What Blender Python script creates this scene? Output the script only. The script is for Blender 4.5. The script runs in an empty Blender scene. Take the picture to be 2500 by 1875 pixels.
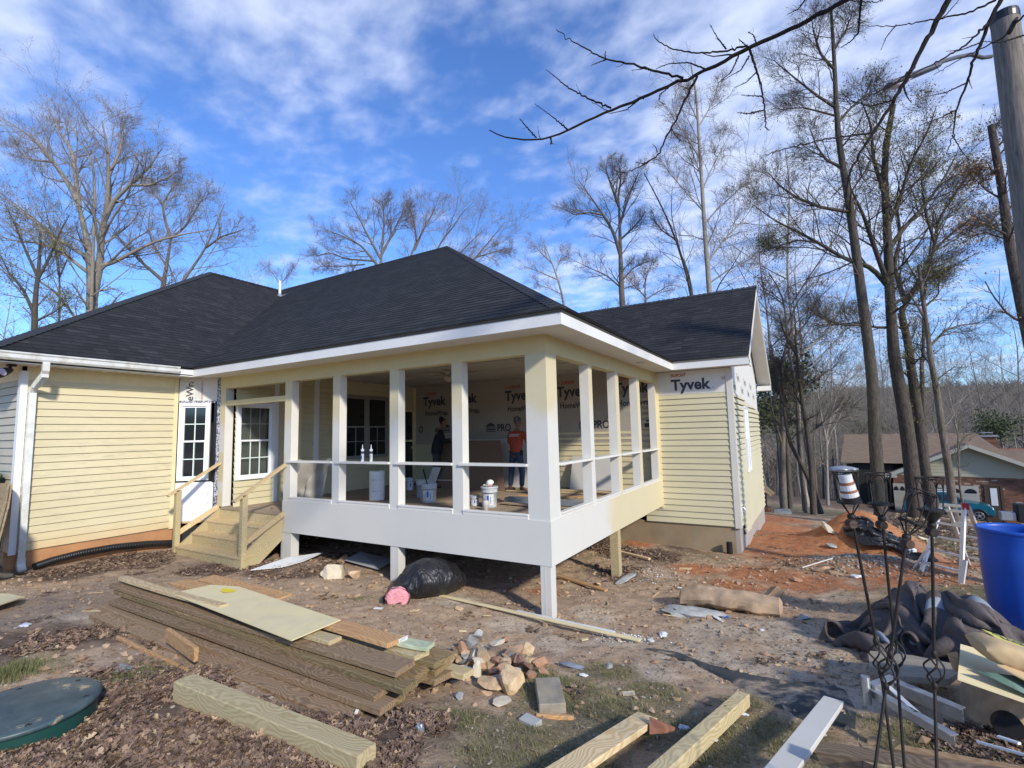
import bpy, math, random
import numpy as np
from mathutils import Vector, Matrix, noise as mnoise
random.seed(7)
SC = bpy.context.scene
COL = SC.collection
R = math.radians

# ---------------------------------------------------------------- camera
F_PX = 1208.88                      # focal length in pixels of a 2500 px wide frame
_y, _p, _r = R(-30.575), R(5.6188), R(-1.3006)
CAM = Vector((2.8534, -5.7, 2.31))
FWD = Vector((math.cos(_p)*math.sin(_y), math.cos(_p)*math.cos(_y), math.sin(_p)))
_rt = Vector((math.cos(_y), -math.sin(_y), 0)); _up = _rt.cross(FWD)
RGT = _rt*math.cos(_r) + _up*math.sin(_r)
UPV = -_rt*math.sin(_r) + _up*math.cos(_r)
cd = bpy.data.cameras.new('camera'); cam = bpy.data.objects.new('camera', cd); COL.objects.link(cam)
cam.matrix_world = Matrix(((RGT.x, UPV.x, -FWD.x, CAM.x), (RGT.y, UPV.y, -FWD.y, CAM.y), (RGT.z, UPV.z, -FWD.z, CAM.z), (0, 0, 0, 1)))
cd.sensor_width = 36; cd.lens = 36*F_PX/2500; cd.clip_end = 4000; cd.clip_start = 0.05
SC.camera = cam
SC.render.resolution_x = 1024; SC.render.resolution_y = 768

def ray(px, py): return RGT*((px-1250)/F_PX) + UPV*((937.5-py)/F_PX) + FWD
def aD(px, py, D): return CAM + ray(px, py)*D            # point at a real distance along the view axis
def aX(px, py, X): v = ray(px, py); return CAM + v*((X-CAM.x)/v.x)
def aY(px, py, Y): v = ray(px, py); return CAM + v*((Y-CAM.y)/v.y)
def aZ(px, py, Z): v = ray(px, py); return CAM + v*((Z-CAM.z)/v.z)

# ---------------------------------------------------------------- terrain height
_gp = [(0,0,0.0),(-2.6,0,.1),(-5.15,0,.17),(0,2.6,-.16),(1.55,5.5,-.23),(1.55,8,-.4),(1.55,11,-.55),(-8.1,-2.8,.33),(-8.1,-.4,.2),
       (-5.4,-.8,.16),(-7.4,-.9,.2),(-1,-3.8,.47),(-1.4,-4.5,.5),(.6,-3.5,.5),(-3,-3,.42),(-5,-3.5,.42),(-8,-5,.5),(-3,-1.5,.22),(-.5,-1.5,.16),
       (1,-2,.24),(1.7,-2.5,.36),(2.3,-2.2,.36),(2.85,-2.6,.46),(2.85,-5.7,.68),(3.8,-3.4,.6),(3.4,-2.2,.42),(2.8,.4,.1),(3.8,.5,.22),(4.4,1.2,.34),
       (4.4,4,0.0),(3.2,4,-.1),(1.5,1.6,-.02),(2.5,2.5,-.06),(-3,3,.0),(-6,3,.1),(-3,8,-.2),(-8,8,.2),(-14,0,.4),(-14,-8,.6),(-30,10,.2),(-30,-10,.8),
       (-20,30,-1),(0,-20,1.2),(8,-8,.7),(8,0,.3),(14,4,-.1)]
for (px, py, D) in ((1985,1255,19.),(1905,1242,22.),(1894,1222,31.),(2080,1250,25.),(2236,1256,17.),(2300,1272,29.5),(2480,1292,29.5),(2100,1222,34.),(2060,1330,13.)):
    p = aD(px, py, D); _gp.append((p.x, p.y, p.z))
_gp.append((9,45,-5.2)); _gp.append((-10,60,-4)); _gp.append((30,60,-7)); _gp.append((45,20,-3.5))
_GP = np.array(_gp, float)
_A = np.linalg.norm(_GP[:,None,:2]-_GP[None,:,:2], axis=2)
_n = len(_GP); _M = np.zeros((_n+1,_n+1)); _M[:_n,:_n] = -_A; _M[:_n,_n]=1; _M[_n,:_n]=1
_W = np.linalg.solve(_M+np.diag([1e-3]*_n+[0]), np.append(_GP[:,2],0))
def Hn(x, y):
    x = np.asarray(x, float); y = np.asarray(y, float)
    z = np.full(x.shape, _W[-1])
    for i in range(_n): z = z - _W[i]*np.hypot(x-_GP[i,0], y-_GP[i,1])
    d = np.hypot(x-2.85, y+5.7)
    ang = np.arctan2(x-2.85, y+5.7)
    far = -7 - 14*np.clip((d-60)/120,0,1) + np.clip((d-180)/560,0,1)**1.25*(52+9*np.sin(ang*5+1)+4*np.sin(ang*13)+2.2*np.sin(ang*31+d*.01))
    w = np.clip((d-48)/45,0,1); w = w*w*(3-2*w)
    z = z*(1-w)+far*w
    # red clay mound, gravel heap
    for (mx,my,mh,sx,sy) in MOUNDS:
        z = z + mh*np.exp(-(((x-mx)/sx)**2+((y-my)/sy)**2))
    return z
MOUNDS = []
def H(x, y): return float(Hn(np.array([x]), np.array([y]))[0])
def G(px, py, dz=0.0):
    """where the line of sight through a point of the photo meets the ground"""
    v = ray(px, py); t = 1.0; prev = t
    while t < 400:
        p = CAM+v*t
        if p.z < H(p.x, p.y)+dz: break
        prev = t; t *= 1.02
    a, b = prev, t
    for _ in range(24):
        m = (a+b)/2; p = CAM+v*m
        if p.z < H(p.x, p.y)+dz: b = m
        else: a = m
    return CAM+v*b

# ---------------------------------------------------------------- materials
MATS = {}
class NT:
    def __init__(s, name):
        s.m = bpy.data.materials.new(name); s.m.use_nodes = True; s.t = s.m.node_tree; s.t.nodes.clear()
        s.out = s.t.nodes.new('ShaderNodeOutputMaterial'); s.b = s.t.nodes.new('ShaderNodeBsdfPrincipled')
        s.t.links.new(s.b.outputs[0], s.out.inputs[0]); MATS[name] = s.m
    def n(s, typ, **kw):
        nd = s.t.nodes.new(typ)
        for k, v in kw.items():
            if k.startswith('i_'):
                key = k[2:]; key = int(key) if key.isdigit() else key.replace('_', ' ')
                s.set(nd, key, v)
            else: setattr(nd, k, v)
        return nd
    def set(s, nd, key, v):
        if hasattr(v, 'node') and hasattr(v, 'is_linked'): s.t.links.new(v, nd.inputs[key])
        else:
            if isinstance(v, (tuple, list)) and len(v) == 3 and nd.inputs[key].type == 'RGBA': v = (*v, 1)
            nd.inputs[key].default_value = v
    def coord(s, kind='Object'): return s.n('ShaderNodeTexCoord').outputs[kind]
    def mapping(s, vec, scale=(1,1,1), rot=(0,0,0), loc=(0,0,0)):
        return s.n('ShaderNodeMapping', i_Vector=vec, i_Scale=scale, i_Rotation=rot, i_Location=loc).outputs[0]
    def noise(s, vec, scale, detail=4, rough=.6, dist=0):
        return s.n('ShaderNodeTexNoise', i_Vector=vec, i_Scale=scale, i_Detail=detail, i_Roughness=rough, i_Distortion=dist).outputs[0]
    def ramp(s, fac, stops):
        nd = s.n('ShaderNodeValToRGB', i_0=fac); el = nd.color_ramp.elements
        while len(el) < len(stops): el.new(.5)
        for e, (p, c) in zip(el, stops):
            e.position = p; e.color = (c, c, c, 1) if isinstance(c, (int, float)) else (*c, 1)
        return nd.outputs[0]
    def mix(s, fac, a, b, mode='MIX'):
        nd = s.n('ShaderNodeMix', data_type='RGBA', blend_type=mode); s.set(nd, 0, fac); s.set(nd, 6, a); s.set(nd, 7, b); return nd.outputs[2]
    def math(s, op, a, b=0., clamp=False): 
        nd = s.n('ShaderNodeMath', operation=op, use_clamp=clamp); s.set(nd, 0, a); s.set(nd, 1, b); return nd.outputs[0]
    def bump(s, h, strength=.3, dist=.01):
        nd = s.n('ShaderNodeBump', i_Height=h, i_Strength=strength, i_Distance=dist); s.t.links.new(nd.outputs[0], s.b.inputs['Normal']); return nd
    def base(s, col, rough=.7, metal=0., spec=.4):
        s.set(s.b, 'Base Color', col); s.set(s.b, 'Roughness', rough); s.set(s.b, 'Metallic', metal); s.set(s.b, 'Specular IOR Level', spec)
        return s.m
def sc(c, k): return tuple(min(1., x*k) for x in c)

def paint(name, col, rough=.55, var=.12, scale=3., bump=.12, metal=0., dirt=None, dscale=2.5, spec=.4):
    t = NT(name); v = t.coord()
    n1 = t.noise(v, scale, 5); c = t.mix(t.ramp(n1, [(.3,0),(.7,1)]), sc(col, 1-var), sc(col, 1+var*.5))
    if dirt:
        n2 = t.noise(v, dscale, 6, .7, .6); c = t.mix(t.math('MULTIPLY', t.ramp(n2, [(.45,0),(.75,1)]), .7), c, dirt)
    t.base(c, rough, metal, spec); t.bump(t.noise(v, 60, 3), bump, .004); return t.m
def wood(name, light, dark, rough=.75, ring=9., rot=(0,0,0), weather=None, wamt=.6):
    """grain runs along local X (boards are built along X)"""
    t = NT(name); v = t.coord(); rnd = t.n('ShaderNodeObjectInfo').outputs['Random']
    off = t.n('ShaderNodeVectorMath', operation='SCALE', i_0=(13.,7.,5.)); t.t.links.new(rnd, off.inputs[3])
    vv = t.n('ShaderNodeVectorMath', operation='ADD', i_0=v, i_1=off.outputs[0]).outputs[0]
    m = t.mapping(vv, scale=(.55,1,1)); d = t.noise(m, 3.2, 3, .5)
    m2 = t.n('ShaderNodeVectorMath', operation='ADD', i_0=m, i_1=t.n('ShaderNodeVectorMath', operation='SCALE', i_0=t.n('ShaderNodeCombineXYZ', i_1=d, i_2=d).outputs[0], i_3=.35).outputs[0]).outputs[0]
    w = t.n('ShaderNodeTexWave', wave_type='BANDS', bands_direction='DIAGONAL', i_Vector=t.mapping(m2, scale=(.06,1,1)), i_Scale=ring*2.1, i_Distortion=1.6, i_Detail=3., i_Detail_Scale=.8).outputs[1]
    fine = t.noise(t.mapping(vv, scale=(1.5,60,60)), 2, 3)
    k = t.math('MULTIPLY', w, .75); k = t.math('ADD', k, t.math('MULTIPLY', fine, .3))
    c = t.mix(t.ramp(k, [(.15,0),(.95,.7)]), light, dark)
    kn = t.n('ShaderNodeTexVoronoi', i_Vector=t.mapping(vv, scale=(1,3,3)), i_Scale=1.7).outputs[0]
    c = t.mix(t.ramp(kn, [(.02,1),(.055,0)]), c, sc(dark, .45))
    if weather:
        n2 = t.noise(t.mapping(vv, scale=(.4,2,2)), 2.4, 6, .7); c = t.mix(t.math('MULTIPLY', t.ramp(n2, [(.35,0),(.7,1)]), wamt), c, weather)
    hv = t.n('ShaderNodeHueSaturation', i_Color=c, i_Value=t.math('ADD', t.math('MULTIPLY', rnd, .3), .85)).outputs[0]
    t.base(hv, rough, 0, .3); t.bump(k, .25, .004); return t.m

# ---------------------------------------------------------------- mesh building
class MB:
    def __init__(s): s.v = []; s.f = []; s.m = []; s.uv = []
    def poly(s, pts, mi=0, uv=None):
        b = len(s.v); s.v += [tuple(p) for p in pts]; s.f.append(tuple(range(b, b+len(pts)))); s.m.append(mi)
        s.uv += list(uv) if uv else [(0., 0.)]*len(pts); return s
    def grid(s, rows, closed=False, mi=0, flip=False):
        b = len(s.v); n = len(rows[0])
        for r in rows: s.v += [tuple(p) for p in r]
        for i in range(len(rows)-1):
            for j in range(n if closed else n-1):
                k = (j+1) % n
                q = (b+i*n+j, b+i*n+k, b+(i+1)*n+k, b+(i+1)*n+j)
                s.f.append(q[::-1] if flip else q); s.m.append(mi); s.uv += [(j/n, i), ((j+1)/n, i), ((j+1)/n, i+1), (j/n, i+1)]
        return s
    def raw(s, V, Fc, mi=0):
        b = len(s.v); s.v += [tuple(p) for p in V]
        for f in Fc: s.f.append(tuple(i+b for i in f)); s.m.append(mi); s.uv += [(0., 0.)]*len(f)
        return s
    def hexa(s, p, mi=0, faces=None):
        """p: 8 corners, bottom ring 0-3 counter-clockwise seen from above, top ring 4-7. faces: {side: mat}"""
        Fc = {'b': (3,2,1,0), 't': (4,5,6,7), '-y': (0,1,5,4), '+x': (1,2,6,5), '+y': (2,3,7,6), '-x': (3,0,4,7)}
        b = len(s.v); s.v += [tuple(q) for q in p]
        for k, f in Fc.items():
            s.f.append(tuple(i+b for i in f)); s.m.append((faces or {}).get(k, mi)); s.uv += [(0., 0.)]*4
        return s
    def box(s, x0, x1, y0, y1, z0, z1, mi=0, faces=None):
        x0, x1 = sorted((x0, x1)); y0, y1 = sorted((y0, y1)); z0, z1 = sorted((z0, z1))
        return s.hexa([(x0,y0,z0),(x1,y0,z0),(x1,y1,z0),(x0,y1,z0),(x0,y0,z1),(x1,y0,z1),(x1,y1,z1),(x0,y1,z1)], mi, faces)
    def cbox(s, x0, x1, y0, y1, z0, z1, c=.004, mi=0):
        """box with chamfered edges"""
        x0, x1 = sorted((x0, x1)); y0, y1 = sorted((y0, y1)); z0, z1 = sorted((z0, z1)); c = min(c, (x1-x0)*.3, (y1-y0)*.3, (z1-z0)*.3)
        def ring(a0,a1,b0,b1,k,z): return [(a0+k,b0,z),(a1-k,b0,z),(a1,b0+k,z),(a1,b1-k,z),(a1-k,b1,z),(a0+k,b1,z),(a0,b1-k,z),(a0,b0+k,z)]
        r0 = ring(x0+c,x1-c,y0+c,y1-c,c*.01,z0); r1 = ring(x0,x1,y0,y1,c,z0+c); r2 = ring(x0,x1,y0,y1,c,z1-c); r3 = ring(x0+c,x1-c,y0+c,y1-c,c*.01,z1)
        s.grid([r0,r1,r2,r3], True, mi); s.poly(r0[::-1], mi); s.poly(r3, mi); return s
    def obar(s, a, b, w, h, up=(0,0,1), mi=0):
        """rectangular bar from a to b, w across, h along up"""
        a, b = Vector(a), Vector(b); d = (b-a).normalized(); up = Vector(up); sd = d.cross(up).normalized(); u = sd.cross(d).normalized()
        P = []
        for q in (a, b):
            P.append([q-sd*w/2-u*h/2, q+sd*w/2-u*h/2, q+sd*w/2+u*h/2, q-sd*w/2+u*h/2])
        s.grid([P[0], P[1]], True, mi); s.poly(P[0][::-1], mi); s.poly(P[1], mi); return s
    def tube(s, pts, rad, n=8, mi=0, caps=True, ref=None):
        pts = [Vector(p) for p in pts]; rows = []
        if not hasattr(rad, '__len__'): rad = [rad]*len(pts)
        t0 = (pts[1]-pts[0]).normalized(); x = t0.orthogonal().normalized() if ref is None else Vector(ref)
        for i, p in enumerate(pts):
            t = (pts[min(i+1, len(pts)-1)]-pts[max(i-1, 0)]).normalized()
            x = (x-t*x.dot(t)); x = x.normalized() if x.length > 1e-5 else t.orthogonal().normalized(); y = t.cross(x)
            rows.append([p+(x*math.cos(2*math.pi*k/n)+y*math.sin(2*math.pi*k/n))*rad[i] for k in range(n)])
        s.grid(rows, True, mi)
        if caps: s.poly(rows[0][::-1], mi); s.poly(rows[-1], mi)
        return s
    def lathe(s, prof, n=20, c=(0,0,0), mi=0, caps=True, sx=1., sy=1.):
        rows = [[(c[0]+r*sx*math.cos(2*math.pi*k/n), c[1]+r*sy*math.sin(2*math.pi*k/n), c[2]+z) for k in range(n)] for r, z in prof]
        s.grid(rows, True, mi)
        if caps: s.poly(rows[0][::-1], mi); s.poly(rows[-1], mi)
        return s
    def sphere(s, c, r, n=12, m=8, mi=0, sc_=(1,1,1)):
        prof = [(r*math.sin(math.pi*i/m)+1e-5, -r*math.cos(math.pi*i/m)) for i in range(m+1)]
        rows = [[(c[0]+q*sc_[0]*math.cos(2*math.pi*k/n), c[1]+q*sc_[1]*math.sin(2*math.pi*k/n), c[2]+z*sc_[2]) for k in range(n)] for q, z in prof]
        s.grid(rows, True, mi); return s
    def prism(s, pts, h, mi=0):
        """pts: base polygon (3D), h: extrusion vector"""
        h = Vector(h); a = [Vector(p) for p in pts]; b = [p+h for p in a]
        s.grid([a, b], True, mi); s.poly(a[::-1], mi); s.poly(b, mi); return s
    def xform(s, M): s.v = [tuple(M @ Vector(p)) for p in s.v]; return s
    def build(s, name, mats, parent=None, smooth=False):
        me = bpy.data.meshes.new(name); me.from_pydata(s.v, [], s.f); 
        if not isinstance(mats, (list, tuple)): mats = [mats]
        for m in mats: me.materials.append(MATS[m] if isinstance(m, str) else m)
        me.polygons.foreach_set('material_index', s.m)
        uvl = me.uv_layers.new(name='UVMap'); uvl.data.foreach_set('uv', [c for p in s.uv for c in p])
        if smooth: me.polygons.foreach_set('use_smooth', [True]*len(s.f))
        me.update()
        o = bpy.data.objects.new(name, me); COL.objects.link(o)
        if parent: o.parent = parent
        return o
def smooth_by_angle(o, ang=40):
    me = o.data; me.polygons.foreach_set('use_smooth', [True]*len(me.polygons))
    try: me.set_sharp_from_angle(angle=R(ang))
    except Exception: pass
    return o

def tag(o, label=None, cat=None, group=None, kind=None):
    if label: o['label'] = label
    if cat: o['category'] = cat
    if group: o['group'] = group
    if kind: o['kind'] = kind
    return o
def thing(name, label, cat, loc=(0,0,0), rz=0., group=None):
    o = bpy.data.objects.new(name, None); COL.objects.link(o); o.location = loc; o.rotation_euler = (0,0,rz); o.empty_display_size = .1
    return tag(o, label, cat, group)
def dup(root, loc=None, rot=None, label=None, group=None, scale=None):
    r = root.copy(); COL.objects.link(r)
    if loc is not None: r.location = loc
    if rot is not None: r.rotation_euler = rot
    if scale is not None: r.scale = scale
    if label: r['label'] = label
    if group: r['group'] = group
    for ch in list(root.children):
        c = ch.copy(); COL.objects.link(c); c.parent = r
        for g in list(ch.children):
            d = g.copy(); COL.objects.link(d); d.parent = c
    return r
def frame(o, ex, ey, ez, loc):
    """orient an object so that its local axes are ex, ey, ez"""
    o.matrix_world = Matrix(((ex[0],ey[0],ez[0],loc[0]),(ex[1],ey[1],ez[1],loc[1]),(ex[2],ey[2],ez[2],loc[2]),(0,0,0,1))); return o

# lapped courses (siding, shingles) on a planar convex polygon
def clip_band(poly, a, b):
    def half(P, val, keep_above):
        out = []
        for i in range(len(P)):
            p, q = P[i], P[(i+1) % len(P)]
            ip = (p[1] >= val-1e-9) if keep_above else (p[1] <= val+1e-9)
            iq = (q[1] >= val-1e-9) if keep_above else (q[1] <= val+1e-9)
            if ip: out.append(p)
            if ip != iq:
                t = (val-p[1])/(q[1]-p[1]); out.append((p[0]+(q[0]-p[0])*t, val))
        return out
    P = half(poly, a, True)
    return half(P, b, False) if len(P) > 2 else P
def courses(mb, O, U, V, poly, step, lip, mi=0, v0=0., jit=0., top=.001, gap=0.):
    """O origin, U,V unit axes in the plane, poly in (u,v); each course leans out by lip at its lower edge"""
    O, U, V = Vector(O), Vector(U), Vector(V); N = U.cross(V)
    vmin = min(p[1] for p in poly); vmax = max(p[1] for p in poly)
    k0 = math.floor((vmin-v0)/step)
    k = k0
    while v0+k*step < vmax-1e-6:
        a, b = v0+k*step, v0+(k+1)*step
        P = clip_band(poly, a, b)
        if len(P) >= 3:
            lp = lip*(1+jit*(random.random()-.5)*2)
            def w(p): 
                f = (p[1]-a)/step; return O+U*p[0]+V*(p[1]-(gap if f > .99 else 0))+N*(lp*(1-f)+top*f)
            mb.poly([w(p) for p in P], mi, [(p[0], p[1]) for p in P])
            # lower lip
            low = [p for p in P if abs(p[1]-a) < 1e-6 or (a < vmin and abs(p[1]-vmin) < 1e-6)]
            if len(low) >= 2:
                l0 = min(low); l1 = max(low)
                if l1[0]-l0[0] > 1e-4:
                    A, B = w(l0), w(l1); q = lp+(.014 if gap else 0); mb.poly([A-N*q, B-N*q, B, A], mi, [l0, l1, l1, l0])
                    if gap: mb.poly([A-N*q-V*.02, B-N*q-V*.02, B-N*q, A-N*q], mi, [l0, l1, l1, l0])
        k += 1
    return mb
# ---------------------------------------------------------------- the materials of the place
def make_mats():
    # yellow vinyl
    def vinyl(name, col, streak=.5, scum=None):
        t = NT(name); v = t.coord(); n1 = t.noise(v, .9, 5); c = t.mix(t.ramp(n1, [(.3,0),(.75,1)]), sc(col,.90), col)
        pn = t.n('ShaderNodeTexBrick', offset=.43, i_Vector=t.n('ShaderNodeUVMap').outputs[0], i_Color1=(0,0,0,1), i_Color2=(1,1,1,1), i_Mortar=(.5,.5,.5,1), i_Scale=1., i_Mortar_Size=.0, i_Brick_Width=3.1, i_Row_Height=.254).outputs[0]; c = t.mix(t.math('MULTIPLY', pn, .10), c, sc(col,.55))
        s_ = t.noise(t.mapping(v, scale=(1.2,1.2,7)), 1.6, 8, .72, 1.2); msk = t.ramp(s_, [(.5,0),(.72,1)])
        z = t.n('ShaderNodeSeparateXYZ', i_0=v).outputs[2]
        if scum: 
            zb = t.math('MULTIPLY', t.ramp(t.math('MULTIPLY', z, .3), [(.2,.15),(.45,1),(.75,.8),(.9,.1)]), msk)
            c = t.mix(t.math('MULTIPLY', zb, streak), c, scum)
            low = t.ramp(t.math('ADD', t.math('MULTIPLY', z, .5), t.math('MULTIPLY', t.noise(v, 5, 4), .12)), [(.34,.6),(.5,0)])
            c = t.mix(low, c, (.62,.40,.18))
        t.base(c, .5, 0, .35); t.bump(t.noise(t.mapping(v, scale=(1,1,8)), 30, 3), .08, .003)
    vinyl('siding_yellow', (.68,.60,.375), .85, (.42,.37,.25)); vinyl('siding_new', (.62,.565,.37), 0)
    vinyl('siding_shaded', (.54,.49,.35), .6, (.30,.28,.22))  # yellow siding with the front wall's shade put into its colour, plus dirt
    paint('trim_yellow', (.80,.68,.40), .5); paint('trim_white', (.80,.80,.78), .5, .05, 2, .05)
    paint('gutter_white', (.74,.76,.73), .42, .1, 3, .05, dirt=(.42,.36,.22), dscale=4)
    paint('soffit_white', (.66,.64,.58), .6, .06); paint('drip_edge', (.20,.18,.14), .5)
    paint('fascia_white', (.74,.73,.68), .4, .05)
    paint('primer_white', (.62,.60,.53), .5, .05, 2, .08); paint('fresh_white', (.70,.68,.61), .4, .04)
    paint('primer_yellow', (.62,.53,.28), .6, .06, 4)
    # porch paint: white sprayed over yellow primer, soft sprayed border
    t = NT('porch_paint'); g = t.n('ShaderNodeNewGeometry').outputs['Position']; xyz = t.n('ShaderNodeSeparateXYZ', i_0=g)
    wob = t.math('MULTIPLY', t.math('SUBTRACT', t.noise(g, 3.2, 3), .5), .55)
    zf = t.math('ADD', xyz.outputs[2], wob)
    top = t.ramp(t.math('MULTIPLY', t.math('SUBTRACT', zf, 2.44), 3.5), [(0,0),(1,1)])
    ys = t.ramp(t.math('MULTIPLY', t.math('SUBTRACT', t.math('ADD', xyz.outputs[1], wob), 2.0), 3.), [(0,0),(1,1)])
    xl = t.ramp(t.math('MULTIPLY', t.math('SUBTRACT', t.math('ADD', xyz.outputs[0], t.math('MULTIPLY', wob, .35)), -5.30), -14.), [(0,0),(1,1)])
    zlow = t.ramp(t.math('ABSOLUTE', t.math('SUBTRACT', zf, 1.75)), [(.25,1),(.3,0)])
    zlow2 = t.ramp(t.math('ABSOLUTE', t.math('SUBTRACT', zf, .92)), [(.3,1),(.38,0)])
    xl = t.math('MULTIPLY', xl, t.math('MAXIMUM', zlow, zlow2))
    msk = t.math('MAXIMUM', t.math('MAXIMUM', top, ys), xl, True)
    c = t.mix(msk, (.66,.64,.57), (.63,.555,.35)); n = t.noise(g, 2.2, 5); c = t.mix(t.math('MULTIPLY', n, .22), c, (.62,.63,.62), 'MULTIPLY')
    t.base(c, .55); t.bump(t.noise(g, 40, 3), .06, .003)
    paint('plywood_floor', (.40,.31,.215), .8, .25, 2.5, .1, dirt=(.30,.22,.15))
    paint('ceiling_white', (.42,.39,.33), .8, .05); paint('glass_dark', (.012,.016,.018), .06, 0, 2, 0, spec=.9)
    t = NT('glass_clear'); t.base((.03,.04,.035), .05, 0, .8); t.set(t.b, 'Alpha', .45)
    t = NT('glass_dim'); t.base((.02,.03,.028), .05, 0, .9); t.set(t.b, 'Alpha', .75)
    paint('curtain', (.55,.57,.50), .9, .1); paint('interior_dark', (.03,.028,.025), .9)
    paint('window_vinyl', (.84,.86,.86), .35, .03); paint('muntin', (.72,.82,.76), .35, .03)
    paint('lamp_dark', (.09,.09,.095), .5, .1); paint('frame_dull', (.30,.29,.26), .5, .06)
    # house wrap
    t = NT('house_wrap'); v = t.coord(); n = t.noise(v, 6, 5, .6, .8); c = t.mix(n, (.60,.585,.53), (.74,.72,.66)); t.base(c, .6); t.bump(n, .35, .02)
    t = NT('house_wrap_shaded'); v = t.coord(); n = t.noise(v, 6, 5, .6, .8); t.base(t.mix(n, (.34,.30,.25), (.42,.38,.32)), .7); t.bump(n, .35, .02)  # same house wrap, darkened in colour for the dim shade inside the porch
    t = NT('house_wrap_new'); v = t.coord(); n = t.noise(v, 9, 5, .6, .8); c = t.mix(n, (.80,.82,.84), (.86,.88,.90)); t.base(c, .5); t.bump(n, .4, .02)
    paint('ink_dark', (.045,.05,.07), .6); paint('ink_red', (.42,.10,.06), .6); paint('ink_grey', (.38,.36,.33), .7)
    # flashing tape, black on white speckle
    t = NT('flashing_tape'); v = t.coord(); n = t.noise(v, 34, 5, .8, .7); t.base(t.mix(t.ramp(n, [(.47,0),(.53,1)]), (.02,.02,.03), (.55,.56,.60)), .4); t.bump(n, .5, .01)
    paint('tape_black', (.015,.015,.022), .35, .2, 8, .3)
    # foundations
    paint('parge_orange', (.50,.25,.11), .9, .25, 2, .3, dirt=(.36,.20,.11)); paint('parge_tan', (.30,.24,.15), .9, .3, 1.6, .3, dirt=(.36,.22,.11), dscale=1.2)
    t = NT('parge_streaked'); v = t.coord(); n = t.noise(t.mapping(v, scale=(1,3.2,.35)), 2.2, 6, .75); t.base(t.ramp(n, [(.35,(.42,.40,.36)),(.5,(.36,.34,.31)),(.68,(.42,.27,.17))]), .9)
    t.bump(n, .3, .01)
    # shingles, uv in metres
    t = NT('shingles'); uv = t.n('ShaderNodeUVMap').outputs[0]
    br = t.n('ShaderNodeTexBrick', offset=.37, offset_frequency=1, squash=.8, squash_frequency=3, i_Vector=uv, i_Color1=(0,0,0,1), i_Color2=(1,1,1,1), i_Mortar=(.0,.0,.0,1), i_Scale=1., i_Mortar_Size=.004, i_Bias=0., i_Brick_Width=.21, i_Row_Height=.143)
    br2 = t.n('ShaderNodeTexBrick', offset=.61, offset_frequency=1, i_Vector=uv, i_Color1=(0,0,0,1), i_Color2=(1,1,1,1), i_Mortar=(.5,.5,.5,1), i_Scale=1., i_Mortar_Size=.0, i_Brick_Width=.34, i_Row_Height=.143)
    v = t.coord(); gr = t.noise(v, 260, 2, .8); big = t.noise(v, .7, 4)
    k = t.math('ADD', t.math('MULTIPLY', br.outputs[0], .55), t.math('MULTIPLY', br2.outputs[0], .35))
    c = t.ramp(k, [(.05,(.008,.008,.0085)),(.5,(.021,.0208,.021)),(.9,(.046,.045,.045))]); c = t.mix(t.math('MULTIPLY', gr, .35), c, (.062,.061,.060)); c = t.mix(t.math('MULTIPLY', big, .35), c, (.02,.022,.026))
    t.base(c, .85, 0, .25); t.bump(t.math('ADD', t.math('MULTIPLY', br.outputs[0], .6), t.math('MULTIPLY', gr, .25)), .8, .012)
    t = NT('shingle_cap'); v = t.coord(); gr = t.noise(v, 200, 2, .8); t.base(t.mix(gr, (.022,.025,.031), (.055,.06,.068)), .85, 0, .25); t.bump(gr, .5, .006)
    t = NT('shingles_brown'); uv = t.n('ShaderNodeUVMap').outputs[0]
    br = t.n('ShaderNodeTexBrick', offset=.5, i_Vector=uv, i_Color1=(0,0,0,1), i_Color2=(1,1,1,1), i_Mortar=(0,0,0,1), i_Scale=1., i_Mortar_Size=.012, i_Brick_Width=.3, i_Row_Height=.14)
    t.base(t.mix(t.noise(t.coord(), 1.2, 5), t.mix(br.outputs[0], (.22,.155,.10), (.33,.235,.155)), (.20,.145,.10)), .9)
    # brick
    def brick(name, a, b, mort, ww=.2, hh=.068):
        t = NT(name); uv = t.n('ShaderNodeUVMap').outputs[0]
        br = t.n('ShaderNodeTexBrick', offset=.5, i_Vector=uv, i_Color1=(0,0,0,1), i_Color2=(1,1,1,1), i_Mortar=(.5,.5,.5,1), i_Scale=1., i_Mortar_Size=.005, i_Brick_Width=ww*1.3, i_Row_Height=hh*1.15)
        c = t.ramp(br.outputs[0], [(.0,a),(.45,b),(.90,sc(b,1.2)),(.95,(.42,.33,.26))]); t.base(t.mix(br.outputs[1], c, mort), .9)
    brick('brick_red', (.10,.045,.03), (.19,.085,.05), (.15,.10,.08))
    # lumber
    wood('pine_new', (.66,.52,.30), (.45,.30,.13), ring=7); wood('treated_wood', (.54,.44,.24), (.36,.25,.11), ring=8, weather=(.48,.45,.28), wamt=.3)
    wood('treated_old', (.33,.225,.11), (.11,.07,.032), ring=9, weather=(.10,.10,.045), wamt=.5); wood('weathered_brown', (.32,.215,.12), (.09,.058,.033), ring=9, weather=(.26,.185,.11), wamt=.6)
    wood('wood_orange', (.56,.34,.16), (.38,.20,.08), ring=6); wood('wood_red', (.36,.17,.10), (.22,.09,.05), ring=6)
    wood('wood_dark', (.10,.065,.045), (.05,.03,.022)); wood('wood_greenish', (.55,.60,.40), (.40,.45,.26), ring=5)
    paint('hardboard_cream', (.74,.62,.34), .7, .06, 2, .05, dirt=(.55,.48,.32)); paint('board_white', (.70,.72,.70), .55, .08, 3, .1, dirt=(.52,.50,.38), dscale=6)
    paint('board_brown', (.20,.13,.085), .8, .08); paint('drywall', (.52,.50,.46), .8, .04); paint('cement_board', (.42,.42,.39), .9, .12)
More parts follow.
